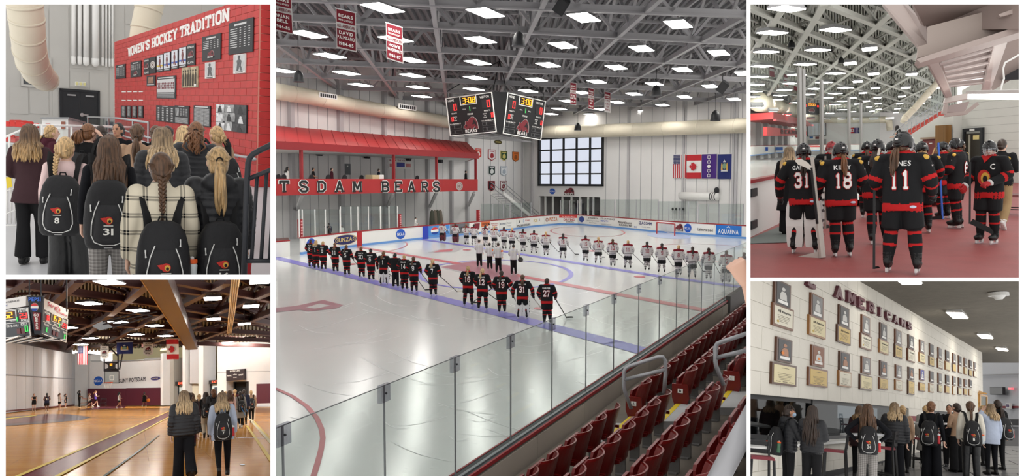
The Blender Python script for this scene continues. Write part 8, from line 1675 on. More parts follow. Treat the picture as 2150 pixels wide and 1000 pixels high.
S=WX.sub(2025,269,2067,379,.02);t=thing('door_7','dark door with black frame in the tunnel block wall','door',TR,S.map(.5,0,0),kind='structure');K('rect','door_leaf',mat('dark_olive_door',(52,48,40),.4),t,S,.1,0,.94,.9,0,.05);outline(S,0,-.02,1,1,.1,.06,.12,blackm,t,'door_frame');K('rect','plate',lettw,t,S,.38,.95,.62,.985,.12,.14);K('rect','window_glow',mat('warm_lit_notice',(226,206,140),.5),t,S,.5,.78,.8,.86,.05,.07);K('rect','edge_strip',mat('pale_edge_strip',(170,166,150),.5),t,S,.28,0,.36,.88,.05,.08)  # window_glow: warm light put into a flat pale colour
S=WX.sub(1997,262,2019,335,.6);t=K('rect','wooden_post',wood_mat('brown_post_wood',(140,102,58),(126,90,50),.6,.5),None,S,0,-.5,1,1,0,.35,room=TR,label='brown wooden post beside the maroon locker',cat='post')
S=WX.sub(1961,287,1998,350,.4);t=thing('locker','maroon metal locker with a wooden top behind the players','locker',TR,S.map(.5,0,0));lk=mat('maroon_locker',(110,46,46),.5);K('rect','body',lk,t,S,0,-.3,1,.94,-.8,.3);K('rect','top_board',mat('locker_top_wood',(160,136,116),.6),t,S,-.03,.94,1.03,1.0,-.8,.4);K('rect','door',mat('maroon_locker_door',(122,52,50),.5),t,S,.08,-.2,.94,.88,.3,.34);K('rect','label_plate',lettw,t,S,.45,.78,.6,.81,.34,.36)
K('tube','wooden_stick',mat('pale_wood_stick',(196,156,110),.6),None,[A4(1953,337,36),A4(1963,310,36)],.03,6,room=TR,label='pale wooden stick leaning on the maroon locker',cat='stick')
t=thing('overhead_stair','pinkish grey underside of a steel stair over the tunnel','stairs',TR,A4(2030,120,15),kind='structure')
def slab(nm,px,d,th,m=None):return K('prism',nm,m or pinkb,t,[A4(u,v,d if not isinstance(d,tuple)else d[i])for i,(u,v)in enumerate(px)],Vector((0,th,0)))
slab('landing_soffit',[(1900,-25),(2160,-25),(2160,60),(1945,64)],(11,11,11,12.4),.3,mat('landing_soffit',(150,134,128),.7));slab('stringer',[(1852,5),(1893,5),(1948,92),(1931,100)],(13,13,12,12),.4);slab('stringer_web',[(1893,5),(1903,5),(1945,55),(1948,92)],(13,13,12.2,12),.3,mat('beam_shade_colour',(160,145,140),.5))  # webs and edges: shade put into a darker copy of the beam paint
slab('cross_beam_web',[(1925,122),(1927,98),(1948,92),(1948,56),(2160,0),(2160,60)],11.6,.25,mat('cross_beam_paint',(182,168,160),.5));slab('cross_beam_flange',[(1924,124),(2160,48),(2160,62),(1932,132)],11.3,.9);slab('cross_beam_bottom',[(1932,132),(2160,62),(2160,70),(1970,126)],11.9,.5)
slab('beam_bolts',[(2097,30),(2130,18),(2132,28),(2100,35)],11.2,.2)
slab('stringer',[(1948,130),(1968,122),(1999,202),(1988,206)],(12,12,19,19),.4);slab('stringer_edge',[(1968,122),(1974,121),(1996,186),(1999,202)],(12,12,18.5,19),.3,MATS['beam_shade_colour']);slab('stringer',[(2090,80),(2121,72),(2078,195),(2062,196)],(12.4,12.4,19,19),.4,mat('bright_beam_paint',(206,194,188),.4));slab('stringer_edge',[(2080,86),(2090,80),(2070,180),(2064,184)],(12.6,12.4,19,19),.3,MATS['beam_shade_colour'])
for k in range(6):
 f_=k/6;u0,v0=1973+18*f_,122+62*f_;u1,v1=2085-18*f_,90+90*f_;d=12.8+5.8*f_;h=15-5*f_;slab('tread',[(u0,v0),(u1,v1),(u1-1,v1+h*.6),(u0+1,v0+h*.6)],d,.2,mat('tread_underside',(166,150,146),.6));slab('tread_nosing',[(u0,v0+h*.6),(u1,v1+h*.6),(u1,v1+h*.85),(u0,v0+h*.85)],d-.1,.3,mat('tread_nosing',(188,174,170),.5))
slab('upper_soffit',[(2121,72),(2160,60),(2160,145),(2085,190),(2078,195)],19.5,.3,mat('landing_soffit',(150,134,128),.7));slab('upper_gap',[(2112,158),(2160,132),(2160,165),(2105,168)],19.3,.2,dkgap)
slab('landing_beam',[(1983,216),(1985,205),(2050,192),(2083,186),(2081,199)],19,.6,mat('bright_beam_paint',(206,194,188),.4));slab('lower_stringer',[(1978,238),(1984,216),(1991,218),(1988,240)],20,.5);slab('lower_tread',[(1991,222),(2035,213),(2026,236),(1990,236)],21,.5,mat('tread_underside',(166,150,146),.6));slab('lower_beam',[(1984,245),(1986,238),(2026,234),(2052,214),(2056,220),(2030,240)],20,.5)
K('tube','conduit',wht,t,[A4(u,v,18)for u,v in((2145,112),(2110,132),(2106,145),(2108,165),(2103,180),(2100,195))],.02,6)
p=[A4(2037,203,17),A4(2165,203,14)];t=thing('tube_light','long bright fluorescent tube under the tunnel stair','light',TR,p[0]);K('bar','tube',mat('fluorescent_tube',(255,253,246),.5,emit=12),t,p[0],p[1],.1,.1);K('bar','housing',wht,t,p[0]+Vector((0,.1,.1)),p[1]+Vector((0,.1,.1)),.16,.06)
TRP=[(1687,305,139,-4,'31','GARCIA',('lowpony','dark'),('goalie','stickin'),'wide','goalie in black jersey 31 at the left'),(1765,303,143,12,'18','KILEY',('lowpony','auburn'),('stick','stickin'),'ease','player in black jersey 18 with a brown braid'),(1820,300,92,-8,'9','ECH',('lowpony','brown'),('stick','stick'),'ease','player in black jersey 9 in the back row'),(1842,297,127,5,'5','NKSPIN',('lowpony','dark'),('stick','stick'),'ease','player in black jersey 5 with raised stick'),(1895,283,165,-12,'11','JONES',('lowpony','brown'),('stick','stick'),'wide','tall player in black jersey 11 at the front'),(1936,301,112,10,'16','LAIN',('lowpony','blonde'),('stickin','stick'),'ease','player in black jersey 16 with blonde ponytail'),(2010,294,106,62,'6',None,('bun','brown'),('stickin','stick'),'ease','player 6 in profile with a blue stick'),(1981,301,94,40,'',None,None,('stickin','stick'),'ease','player half hidden behind number 6'),(2078,299,126,148,'',None,('lowpony','blonde'),('stickin','stick'),'ease','captain facing the camera with a crest on the chest'),(1913,301,96,0,'',None,None,('stick','stick'),'ease','helmeted player hidden behind number 11'),(1872,300,100,5,'',None,None,('stick','stick'),'ease','helmeted player between numbers 5 and 11'),(1745,300,100,175,'',None,None,('goalie','goalie'),'wide','second goalie with a red painted mask')]
for i,(u,vt,s,yaw,num,nm,hr,arms,legs,lab_)in enumerate(TRP):
 pos,H=place(TR,u,vt,s);hel='black' if 'red painted' not in lab_ else 'red'
 p=person(TR,pos,yaw,H*.985,lab_,'jersey','hockey',arms,legs,(-22 if i in(4,3)else 10)if yaw<100 else 20,5,.015 if s>100 else .02,'black',mats=JB,hair=hr,hlen=.34,seed=i,gloves=GR if i in(8,)else GB,blades=True,helmet=hel,face=yaw>50,group='black team in the tunnel')
 if num:jersey_marks(p,num,nm)
 for sd in(-1,1):
  K('box','shoulder_flag',mat('white_flag_patch',(226,214,214),.7),p,sd*.30-.004,-.05,1.21,sd*.34+.004,.03,1.31,local=True);K('ell','shoulder_crest',MATS['emblem_gold'],p,(sd*.265,-.06,1.405),(.05,.035,.035),0,10,6,local=True)
 if 'oalie' in lab_:goalie_pads(p)
 if 'captain' in lab_:
  S=BackSurf(TOPS['jersey'][0],True,.01);K('disc','chest_crest',MATS['emblem_red'],p,S,-.01,1.10,.105,.13,.004,.012,local=True);K('disc','chest_crest_gold',MATS['emblem_gold'],p,S,.02,1.085,.07,.10,.012,.018,local=True);K('disc','chest_crest_head',MATS['emblem_black'],p,S,.02,1.075,.035,.06,.018,.022,local=True);K('text','captain_letter',lettw,p,S,'C',.13,1.24,.09,.07,o=.02,local=True);K('poly','collar',CL['jred'],p,S,[(-.08,1.46),(.08,1.46),(0,1.35)],.004,.012,local=True)
 hx=K('ell','hem_patch',mat('hem_patch',(200,206,226),.6),p,(.15,-.155,.80),(.04,.012,.018),0,10,6,local=True)if yaw<100 else None
pos,H=place(TR,1657,309,114);person(TR,pos,-8,H,'woman in a long black coat with very long blonde hair by the gate','coat','wide',mats=dict(top=CL['black']),hair=('long','ash'),hlen=.5,seed=31)
pos,H=place(TR,2104,292,107);p=person(TR,pos,-25,H,'man in a dark jacket and khaki trousers at the tunnel edge','sweater','trouser',('down','tuck'),'walk2',hair=('short','dark'),male=True,mats=dict(top=CL['black'],pants=CL['khaki'],shoe=CL['wshoe'],sole=CL['sole']))
p0=A4(1883,297,44);person(TR,p0-Vector((0,0,.9)),70,1.75,'dark-haired person in black standing on the far stair','vest','trouser',('tuck','tuck'),vox=.03,hair=('long','black'),hlen=.3,mats=dict(top=CL['black'],top3=CL['cream']))
for a,b,d0,d1,lab_,k in(((1705,330),(1727,541),11.9,11.9,'goalie stick held by jersey 31',dict(goalie=True,shaft=(190,184,176),blade=(196,188,180),side=(-1,0,-.25),w=.04,bl=.42,bh=.10)),((1836,330),(1835,565),10.6,10.6,'upright black stick with red lower end beside jersey 5',dict(grip=None,side=(.3,1,0),bl=.1,bh=.03)),((1970,300),(1979,460),15.8,15.8,'blue hockey stick held by player 6',dict(shaft=(40,90,190),side=(-1,.1,-.1))),((2037,340),(2036,470),13.2,13.2,'black hockey stick held by the captain',dict(side=(1,0,-.55),bl=.36,bh=.09)),((1733,328),(1733,480),14.5,14.5,'white-tipped stick held behind jersey 18',dict(shaft=(150,140,132),side=(.2,1,0),bl=.1)),((1748,315),(1747,420),15,15,'second pale stick behind jersey 18',dict(shaft=(170,160,150),side=(.2,1,0),bl=.1))):stick(TR,A4(*a,d0),A4(*b,d1),lab_,group='sticks in the tunnel',**k)
o=thing('hockey_stick','pale curved stick blade raised over jersey 31','stick',TR,A4(1690,345,11.6));K('prism','blade',mat('pale_stick_blade',(206,198,188),.6),o,[A4(u,v,11.6)for u,v in((1669,338),(1672,334),(1682,334),(1695,341),(1704,350),(1703,358),(1690,351),(1676,346))],Vector((0,.03,0)));K('bar','shaft',mat('stick_shaft_24_24_26',(24,24,26),.4),o,A4(1703,352,11.6),A4(1716,470,11.8),.03,.025)
o=thing('hockey_stick','pale round stick blade raised in front of jersey 5','stick',TR,A4(1845,330,12));K('prism','blade',MATS['pale_stick_blade'],o,[A4(u,v,12)for u,v in((1841,326),(1844,312),(1848,309),(1849,316),(1846,328))],Vector((0,.03,0)));K('bar','shaft',MATS['stick_shaft_24_24_26'],o,A4(1843,328,12),A4(1838,400,12),.03,.025)
simple_chair(TR,TR.fl(2138,452),.7,'dark red padded chair at the right edge of the tunnel',mat('dark_red_vinyl',(112,50,52),.5),blackm,60,.45,1.1)
# ==== room 5: corridor with framed honours
cblock=mat('cream_block_paint',(222,217,206),.6,var=.025,scale=1.5,bump=.15,bscale=14);tex=mat('textured_ceiling',(120,114,104),.9,var=.08,scale=3,bump=.6,bscale=9);tilef=mat('dark_slate_tile',(92,92,96),.35,var=.12,scale=2);jnt=mat('block_joint_shadow',(190,184,174),.8)
A5=BR.at;N5=BR.n.copy()
f5=K('prism','floor',mat('dark_grout',(66,66,70),.7),None,[BR.fl(u,v)for u,v in((1560,1030),(2160,1030),(2160,878),(1560,878))],N5*-.2,room=BR,label='dark slate tile floor of the corridor',cat='floor',kind='structure')
g0,g1=BR.fl(1700,1010),BR.fl(2160,885);ex5=Vector((1,0,-BR.n.x/BR.n.z));ey5=Vector((0,1,-BR.n.y/BR.n.z));o5=BR.fl(1850,1030)
for i in range(-8,14):
 for j in range(0,12):
  c=o5+ex5*(i*1.0+.5*(j%2))+ey5*(j*1.9);u,v=BR.px(c+ey5*.9)
  if 1690<u<2160 and v<1040:K('hexa','tile',tilef,f5,[c+ex5*a+ey5*b+N5*z for z in(0,.012)for a,b in((.02,.02),(.98,.02),(.98,1.88),(.02,1.88))])
W5=wallplane(BR,1570,14.4,2064,50,858);e5=W5.px(2064,858)[0];zt5=4.2
def wz(u,v):return W5.px(u,v)
top1=wz(1640,833)[1];bot1=wz(1640,939)[1];sA=wz(1908,860)[0];sB,sC=wz(1938,860)[0],wz(2014,860)[0]
w5=MB();w5.rect(W5,-.6,top1,e5,zt5,-.5,0);w5.rect(W5,-.6,-2.4,e5,bot1,-.5,0);w5.rect(W5,sA,bot1,sB,top1,-.5,0);w5.rect(W5,sC,bot1,e5,top1,-.5,0);w5.rect(W5,e5-.3,-2.4,e5,zt5,-6,-.5)
w5=struct('wall_left',w5,cblock,BR,'cream painted block wall hung with framed honours','wall')
cb=.42;blkL=1.25;n_b=0;rest=MB();cands=[]
for r in range(int((zt5-top1)/cb)+1):
 z0=top1+r*cb;s0=-.6-(blkL/2 if r%2 else 0)
 while s0<e5:
  a,b=max(s0,-.6),min(s0+blkL,e5);z1=min(z0+cb,zt5)
  if b>a+.05 and z1>z0+.05:
   u,v=BR.px(W5.map((a+b)/2,(z0+z1)/2))
   if v>560 and u>1560:cands.append((a,z0,b,z1,u))
  s0+=blkL
for r in range(4):
 z1=bot1-r*.4;s0=-.6-(blkL/2 if r%2 else 0)
 while s0<e5:cands.append((max(s0,-.6),z1-.4,min(s0+blkL,e5),z1,1800));s0+=blkL
cands.sort(key=lambda c:c[4])
for c in cands[:300]:K('rect','block',cblock,w5,W5,c[0]+.008,c[1]+.005,c[2]-.008,c[3]-.005,0,.012)
for c in cands[300:]:rest.rect(W5,c[0]+.008,c[1]+.005,c[2]-.008,c[3]-.005,0,.012)
if rest.v:rest.build('blocks',cblock,w5,kind='stuff')
K('rect','baseboard',blk,w5,W5,-.6,-2.4,e5,W5.px(1798,978)[1],.012,.05)
K('rect','sill',wht,w5,W5,-.6,bot1,sA,bot1+.05,-.3,.12);K('rect','maroon_band',mar_l,w5,W5,sA,wz(1920,885)[1],sB,wz(1920,874)[1],.012,.03);K('rect','maroon_band',mar_l,w5,W5,sC,wz(2030,876)[1],e5,wz(2030,868)[1],.012,.03)
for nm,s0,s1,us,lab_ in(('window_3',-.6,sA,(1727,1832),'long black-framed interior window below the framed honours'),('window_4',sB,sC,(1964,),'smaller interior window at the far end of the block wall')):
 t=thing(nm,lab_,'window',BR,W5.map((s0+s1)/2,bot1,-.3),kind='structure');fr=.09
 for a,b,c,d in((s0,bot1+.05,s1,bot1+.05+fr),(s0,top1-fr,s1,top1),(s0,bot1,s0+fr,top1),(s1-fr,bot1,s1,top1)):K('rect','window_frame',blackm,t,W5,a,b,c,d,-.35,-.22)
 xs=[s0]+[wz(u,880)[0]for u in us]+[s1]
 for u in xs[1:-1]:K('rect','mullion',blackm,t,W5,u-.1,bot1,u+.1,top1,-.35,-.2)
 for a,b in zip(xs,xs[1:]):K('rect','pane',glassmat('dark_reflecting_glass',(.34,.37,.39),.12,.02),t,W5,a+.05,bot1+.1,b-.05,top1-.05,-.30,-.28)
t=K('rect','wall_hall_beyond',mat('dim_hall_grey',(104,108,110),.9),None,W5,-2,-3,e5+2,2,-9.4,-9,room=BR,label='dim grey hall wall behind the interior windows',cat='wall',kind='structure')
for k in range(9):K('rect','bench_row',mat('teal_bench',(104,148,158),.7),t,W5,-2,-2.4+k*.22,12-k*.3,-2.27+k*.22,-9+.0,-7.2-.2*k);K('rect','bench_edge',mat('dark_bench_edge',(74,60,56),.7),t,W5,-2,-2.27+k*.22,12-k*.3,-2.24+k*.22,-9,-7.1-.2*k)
for(u0,v0,u1,v1)in((1670,845,1712,858),(1728,845,1790,861),(1800,845,1824,861),(1838,845,1858,861),(1575,838,1580,858)):K('rect','lit_opening',mat('lit_hall_opening',(255,246,226),.6,emit=2.4),t,W5.sub(u0,v0,u1,v1,-8.9),0,0,1,1,0,.05)
K('rect','hall_fill_strip',mat('hall_fill_strip',(235,245,255),.5,emit=3.0),t,W5,1,1.6,20,1.7,-6,-5)  # added glowing strip that lights the hall behind the windows
c5=K('prism','ceiling',tex,None,[BR.z(u,v,3.42)for u,v in((1560,540),(2160,540),(2160,762),(1800,762))],N5*.3,room=BR,label='dark textured corridor ceiling',cat='ceiling',kind='structure')
br_l=mat('corridor_lamp',(255,250,238),.5,emit=18)
for i,(u,v,w_,l)in enumerate(((1905,590,.55,1.5),(2010,664,.55,1.9),(2069,708,.55,1.9),(2104,735,.55,1.9))):roof_light(BR,u,v,3.27,w_,l,'surface ceiling light of the corridor, %s from the near end'%ordn(i),-math.atan2(W5.ex.x,W5.ex.y),'corridor ceiling lights',br_l,wht)
p=BR.z(2096,615,3.4);t=thing('smoke_detector','white round smoke detector on the corridor ceiling','detector',BR,p);K('tube','base',wht,t,[p,p-N5*.1],.28,18);K('tube','cap',wht,t,[p-N5*.1,p-N5*.2],[.2,.1],18)
F5=wallplane(BR,2040,78,2170,66,858)
x5=K('poly','wall_end',mat('far_grey_wall',(196,198,204),.7),None,F5,[F5.px(*q)for q in((2030,890),(2170,892),(2170,740),(2030,745))],-.4,0,room=BR,label='grey wall at the far end of the corridor',cat='wall',kind='structure')
wpoly(F5,'soffit',mat('cream_soffit',(222,206,172),.7),x5,[(2062,780),(2170,777),(2170,758),(2090,760),(2062,766)],6,9);wpoly(F5,'maroon_stripe',mar_l,x5,[(2106,857.5),(2170,857.5),(2170,853),(2106,853)],0,.1);wpoly(F5,'dark_base',blk,x5,[(2030,892),(2170,894),(2170,881),(2030,880)],0,.1);wpoly(F5,'rail_pipe',mat('grey_pipe',(150,150,152),.5),x5,[(2064,788),(2170,785),(2170,786.5),(2064,789.5)],.2,.4)
for i,u in enumerate((2064,2091,2118,2134)):S=F5.sub(u-2.2,766,u+2.2,776,9.1);t=thing('wall_sconce','small white lamp on the cream soffit, %s from the left'%ordn(i),'lamp',BR,S.map(.5,0,0),'lamps on the soffit');K('rect','shade',mat('sconce_glow',(255,252,240),.5,emit=1.2),t,S,0,0,1,1,0,.4);K('rect','bracket',steel,t,S,.8,.3,1.4,.7,-.1,.2)
S=F5.sub(2091,814,2119,830,.3);t=thing('television','black flat television on the far grey wall','television',BR,S.map(.5,0,0));K('rect','bezel',blk,t,S,0,0,1,1,0,.2);K('rect','screen',mat('tv_screen',(16,17,20),.15),t,S,.03,.07,.97,.95,.2,.22)
S=F5.sub(2126,815,2134,819,.2);t=thing('exit_sign','small red exit sign beside the television','sign',BR,S.map(.5,0,0));K('rect','box',mat('pink_exit',(240,110,120),.5,emit=.8),t,S,0,0,1,1,0,.15);K('text','lettering',lettw,t,S,'EXIT',.5,.2,.6,.8,o=.2)
S=F5.sub(2121,848,2130,859,.2);t=thing('framed_notice','small white framed notice on the maroon stripe','picture',BR,S.map(.5,0,0));K('rect','frame',wht,t,S,0,0,1,1,0,.15);K('rect','print',mat('notice_print',(90,70,110),.6),t,S,.25,.3,.75,.8,.15,.2)
t=thing('display_cabinet','light wooden display cabinet with glass side at the wall end','cabinet',BR,A5(2055,880,48));oak=wood_mat('oak_cabinet',(196,148,84),(184,136,74),.5,.4);S=quadface(BR,(2039,828),(2056,828),(2039,885),47.5);K('rect','side',oak,t,S,0,0,1,1,-.8,0);S2=Plane(S.map(1,0,0),A5(2072,885,50)-A5(2056,885,47.5),S.ez,BR);K('rect','glass_front',glassmat('cabinet_glass',(.8,.82,.8),.1),t,S2,.1,.05,.9,.93,-.05,0);outline(S2,0,0,1,1,.12,.06,.05,oak,t,'front_frame');K('rect','top_board',oak,t,S,-.03,1,1.9,1.04,-.9,.05)
t=thing('wall_lettering','raised maroon block letters above the framed honours','lettering',BR,W5.map(*wz(1830,650),.02))
for ch,u,v,h in(('L',1695,588,30),('A',1755,615,25),('M',1781,626,24),('E',1802,637,22),('R',1823,646,20.5),('I',1842,655,19),('C',1860,664,17.5),('A',1876,671,16),('N',1891,678,15),('S',1904,684,14)):
 w_=h*.62 if ch!='I' else h*.6;S=W5.sub(u-w_/2,v-h/2,u+w_/2,v+h/2,.012);vs,fs=slab_glyph(ch,.26);mb=MB()
 for j,f_ in enumerate(fs):mb.poly(S,[vs[i]for i in f_],0,.08+.002*j)
 mb.build('letter',mat('letter_maroon',(96,44,56),.45),t)
FR=[((1620,592,1654,645),(1616,643,1660,689),(1624,711,1657,761),(1614,764,1666,809)),((1697,620,1723,669),(1693,667,1728,708),(1699,727,1725,770),(1692,774,1732,812)),((1757,644,1778,687),(1753,686,1781,722),(1758,740,1779,779),(1756,780,1782,812)),((1805,664,1822,702),(1802,703,1825,734),(1805,750,1823,785),(1801,788,1827,819)),((1844,680,1858,715),(1842,715,1861,743),(1844,759,1858,791),(1842,794,1860,818)),((1876,694,1889,725),(1875,725,1890,752),(1877,767,1889,794),(1876,798,1890,820)),((1904,705,1915,733),(1902,734,1917,760),(1904,772,1915,797),(1903,799,1916,829)),((1928,715,1937,741),(1927,742,1939,762),(1928,776,1937,799),(1927,804,1939,822)),((1949,723,1957,747),(1948,749,1958,769),(1949,780,1957,803),(1948,806,1957,824)),((1967,731,1974,753),(1966,754,1976,774),(1967,784,1974,806),(1967,808,1975,824)),((1983,737,1990,758),(1982,760,1992,778),(1983,788,1990,807),(1982,810,1990,826)),((1998,743,2004,763),(1997,764,2004,781),(1998,791,2004,809),(1998,811,2003,829)),((2010,748,2016,767),(2010,768,2017,784),(2010,794,2016,812),(2009,814,2016,829)),((2022,753,2028,770),(2022,772,2028,787),(2022,797,2028,813),(2021,816,2028,830)),((2033,757,2038,774),(2032,777,2038,790),(2033,798,2038,814),(2032,818,2038,831)),((2043,761,2047,777),(2042,780,2048,792))]
wd=[mat('dark_wood_frame',(88,58,42),.4),mat('walnut_frame',(112,70,46),.4),mat('oak_frame',(150,104,58),.4)];parch=[mat('parchment',(224,212,172),.6),mat('ivory_parchment',(224,218,200),.6),mat('gold_parchment',(206,176,104),.5)];phb=[mat('photo_dark',(70,70,72),.5,var=.3,scale=4),mat('photo_mid',(120,118,118),.5,var=.3,scale=4),mat('photo_brown',(130,78,46),.5),mat('photo_blue',(66,70,150),.5)];fig=[mat('figure_light',(206,204,200),.6),mat('figure_skin',(176,130,104),.6)];ink=mat('faint_ink',(120,110,92),.7)
rows5=('upper photo','upper certificate','lower photo','lower plaque')
for c,col_ in enumerate(FR):
 for r,b in enumerate(col_):
  S=W5.sub(*b,.014);big=c<8;k=b[2]-b[0];photo=r%2==0
  t=thing('framed_%s'%('photo' if photo else 'certificate'),'framed %s in the %s column of honours'%(rows5[r],ordn(c)),'picture',BR,S.map(.5,0,0),'framed honours on the block wall')
  fm=wd[(c+r)%3 if not photo else(c%2)];a,bb_=(.10,.065)if photo else(.065,.09);K('rect','frame',fm,t,S,0,0,1,1,0,.05)
  if photo:
   K('rect','photo',phb[3]if(c,r)==(7,2)else(phb[2]if(c,r)==(1,2)else phb[(c+r)%2]),t,S,a,bb_,1-a,1-bb_,.05,.056);K('rect','name_strip',MATS['white_lettering'],t,S,.2,.12,.8,.24,.056,.06)
   if big:
    mb=MB();mb.disc(S,.5,.70,.11,.075,.056,.062,0,12);mb.poly(S,[(.28,.27),(.72,.27),(.70,.5),(.6,.6),(.4,.6),(.3,.5)],.056,.061);mb.build('pictured_player',fig[(c+r//2)%2 if r else 0],t)
    if(c,r)in((0,2),(1,2)):K('disc','pictured_ball',MATS['orange_ball'],t,S,.34 if c==0 else .5,.38,.1,.06,.062,.066)
  else:
   K('rect','sheet',parch[(c*2+r)%3 if c!=6 or r!=3 else 2],t,S,a,bb_,1-a,1-bb_,.05,.056)
   if c<10:
    if r==1:K('text','title',MATS['dark_print'],t,S,'All America',.52,.66,.12,.62,o=.06)
    mb=MB()
    for q in range(5):mb.rect(S,.2+.02*q,.52-q*.07,.8-.03*q,.535-q*.07,.056,.059)
    if r==3:
     mb.rect(S,.35,.78,.65,.8,.056,.059)
     for q in range(3):mb.rect(S,.14+q*.27,.14,.32+q*.27,.17,.056,.059)
    mb.build('print',ink,t);K('disc','seal',mat('gold_seal',(190,160,60),.5),t,S,.22,.24,.05,.06,.056,.06,0,10)if r==1 else None
stool_red=mat('maroon_stool_vinyl',(122,44,54),.4);bm5=mat('black_stool_frame',(24,24,26),.35);white_t=mat('white_table_top',(226,228,232),.3)
for u,v,d,r,lab_ in((1812,913,17.6,.47,'white round high table behind the woman with hands on hips'),(1952,890,21,.4,'white round high table before the guide')):
 p=A5(u,v,d);t=thing('high_table',lab_,'table',BR,p);K('tube','table_top',white_t,t,[p-N5*.02,p+N5*.02],r,28);K('tube','column',bm5,t,[p-N5*.02,p-N5*1.02],.04,10);K('tube','base',bm5,t,[p-N5*1.02,p-N5*1.05],.25,18)
for u,v,yaw,lab_,seat in((1594,1062,-160,'black stool back with a shiny rail at the lower left corner',.75),(1752,1034,90,'bar stool with maroon seat beside the long dark-haired woman',.75),(1856,1022,80,'bar stool with maroon seat behind the arms-akimbo woman',.75),(1932,984,100,'bar stool with maroon seat left of the black-topped woman',.75),(1980,962,80,'bar stool half hidden before the guide',.75)):simple_chair(BR,BR.fl(u,v),.40,lab_,stool_red,bm5,yaw,seat,1.12,'bar stools of the corridor')
def brp(u,vt,s,yaw,label,pack=None,packlabel=None,bottle=None,blabel=None,dz=0,**k):
 pos,H=place(BR,u,vt,s);kk=dict(vox=.014);kk.update(k);p=person(BR,pos,yaw,H,label,**kk)
 if packlabel:backpack(p,packlabel,pack,bottle,blabel=blabel,dz=dz)
 return p
p=brp(1657,852,113,-58,'woman in a face mask with braided hair and black puffer',None,'black backpack on the masked woman',('green','orange'),'green bottle with orange cap on the masked woman',top='puffer',hood=True,mats=dict(top=CL['puff']),hair=('cornrow','dark'),hy=-15,face=True,skin='tan',seed=41,arms=('down','table'))
HM=BODY[[k for k in BODY if k[0]=='puffer' and k[4]==-15][0]][1];mb=MB();mb.ell((0,.075,1.535),(.062,.06,.05),0,14,10);mb.v=[tuple(HM@Vector(q))for q in mb.v];mb.build('face_mask',mat('pale_blue_mask',(170,196,220),.7),p,local=True,smooth=True)
brp(1706,853,116,-12,'woman with very long dark straight hair in a black puffer',top='puffer',mats=dict(top=CL['puff']),hair=('long','dark'),hlen=.62,seed=42,arms=('table','tuck'),bottom='trouser')
brp(1805,853,92,-10,'blonde woman in a plum jacket behind the arms-akimbo woman',top='blazer',mats=dict(top=CL['blazer']),hair=('long','ombre'),hlen=.25,seed=43)
brp(1822,849,110,4,'woman standing arms akimbo with long brown hair','31','black backpack numbered 31 on the arms-akimbo woman',('red','red'),'red bottle on the arms-akimbo woman',top='tight',mats=dict(top=CL['softblack'],pants=CL['greyplaid']),hair=('long','brown'),hlen=.48,seed=44,arms=('hip','hip'),bottom='trouser')
brp(1878,846,98,3,'woman with long blonde hair in a black puffer at the middle',top='puffer',hood=True,mats=dict(top=CL['puff'],pants=CL['softblack']),bottom='wide',hair=('long','ash'),hlen=.3,seed=45,arms=('table','down'))
brp(1895,852,84,10,'blonde woman in tan hidden behind the middle puffer',mats=dict(top=CL['tan']),hair=('bun','blonde'),seed=46)
brp(1944,852,78,5,'woman in a grey coat hidden behind the black-topped woman',top='coat',mats=dict(top=CL['grey'],shoe=CL['wshoe']),hair=('lowpony','blonde'),seed=47)
brp(1955,843,94,-14,'woman in a black top and wide trousers with pinned hair',None,'black backpack on the black-topped woman',('red','white'),'red bottle with white cap on the black-topped woman',top='tight',mats=dict(top=CL['softblack'],pants=CL['softblack']),bottom='wide',hair=('bun','auburn'),seed=48,arms=('cross','down'))
brp(1993,850,76,150,'guide in a black turtleneck facing the group with open hand',top='tight',mats=dict(top=CL['softblack']),bottom='trouser',hair=('short','black'),face=True,skin='tan',arms=('down','reach'),seed=49,hy=20)
brp(2008,847,83,42,'woman in a tan top and black trousers with a low ponytail',top='tight',mats=dict(top=CL['tan']),bottom='wide',hair=('lowpony','dark'),hlen=.28,seed=50,arms=('cross','cross'),hy=15,face=True)
brp(2063,852,74,70,'blonde woman in profile behind the pale blue shirt',mats=dict(top=CL['cream']),hair=('lowpony','blonde'),seed=51,face=True)
brp(2037,843,94,3,'woman in a cream sweater with a brown braid','1','black backpack numbered 1 on the cream sweater',('clear','orange'),'clear bottle with orange cap on the cream sweater',mats=dict(top=CL['cream'],pants=CL['leather']),hair=('braid','brown'),hlen=.34,seed=52,bottom='trouser')
brp(2094,840,80,30,'dark-haired woman behind the pale blue shirt at the corridor edge',None,'large black backpack at the right edge of the corridor',('red','white'),'red bottle at the right edge of the corridor',mats=dict(top=CL['black']),hair=('lowpony','dark'),seed=53)
brp(2079,849,86,32,'woman in a loose pale blue shirt holding her blonde head',top='shirt',mats=dict(top=CL['blue'],pants=CL['softblack']),hair=('long','ash'),hlen=.3,seed=54,arms=('head','down'),hy=30)
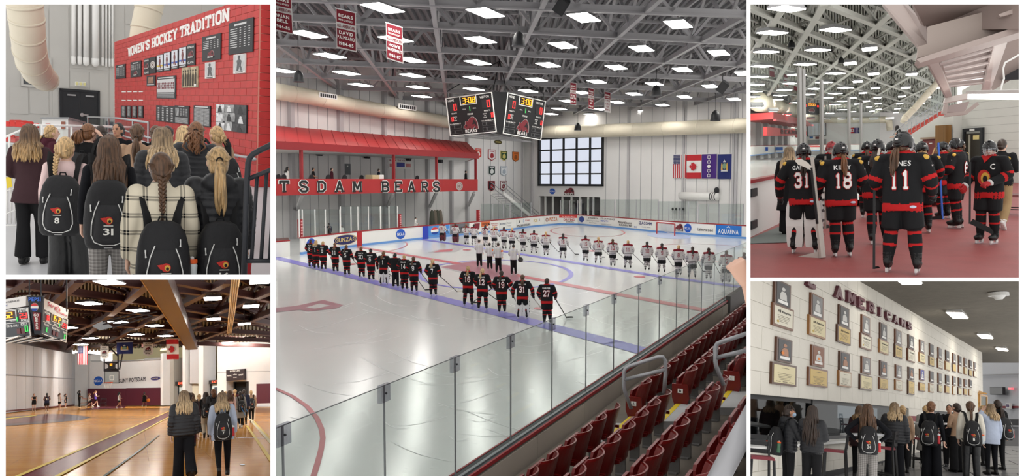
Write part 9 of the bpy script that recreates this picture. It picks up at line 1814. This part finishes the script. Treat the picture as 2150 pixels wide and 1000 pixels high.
# ---- every set ends at its own dividing walls
def trim_all():
 bpy.context.view_layer.update()
 planes={}
 def pl(room):
  u0,v0,u1,v1=room.b;L=[]
  if u0 is not None:k=(u0-1075)/FPX;L.append(Vector((-1,k,0)))
  if u1 is not None:k=(u1-1075)/FPX;L.append(Vector((1,-k,0)))
  if v0 is not None:k=(500-v0)/FPX;L.append(Vector((0,-k,1)))
  if v1 is not None:k=(500-v1)/FPX;L.append(Vector((0,k,-1)))
  return L
 dead=[]
 for o in list(COL.objects):
  if o.type!='MESH' or o not in ROOM or ROOM[o]is CAMROOM:continue
  Ls=pl(ROOM[o]);mw=o.matrix_world
  bb=[mw@Vector(c)for c in o.bound_box]
  cut=[n for n in Ls if max(n.dot(p)for p in bb)>1e-4]
  cut_near=min(p.y for p in bb)<3.4
  if not cut and not cut_near:continue
  if cut_near:cut=cut+[Vector((0,-1,0))]
  bm=bmesh.new();bm.from_mesh(o.data);mi=mw.inverted();it=mw.to_3x3().transposed()
  for n in cut:
   co=mi@(Vector((0,0,0))if n!=Vector((0,-1,0))else Vector((0,3.4,0)));no=(it@n).normalized()
   r=bmesh.ops.bisect_plane(bm,geom=bm.verts[:]+bm.edges[:]+bm.faces[:],plane_co=co,plane_no=no,clear_outer=True,dist=1e-6)
   eds=[e for e in r['geom_cut']if isinstance(e,bmesh.types.BMEdge)and e.is_boundary]
   if eds and len(eds)<400:
    try:bmesh.ops.holes_fill(bm,edges=eds,sides=0)
    except Exception:pass
  if not bm.faces:dead.append(o);bm.free();continue
  me=o.data.copy()if o.data.users>1 else o.data
  bm.to_mesh(me);bm.free()
  if me is not o.data:
   sl=[(s.link,s.material)for s in o.material_slots];o.data=me
   for s,(l,m)in zip(o.material_slots,sl):
    s.link=l
    if l=='OBJECT':s.material=m
 for o in dead:
  if o.children:
   e=bpy.data.objects.new(o.name,None);COL.objects.link(e);e.matrix_world=o.matrix_world.copy()
   for k in o.keys():e[k]=o[k]
   for c in o.children:mb_=c.matrix_basis.copy();c.parent=e;c.matrix_basis=mb_
  bpy.data.objects.remove(o)
 while True:
  em=[o for o in COL.objects if o.type=='EMPTY' and not o.children]
  if not em:break
  for o in em:bpy.data.objects.remove(o)
trim_all()
bpy.data.scenes.remove(TS)
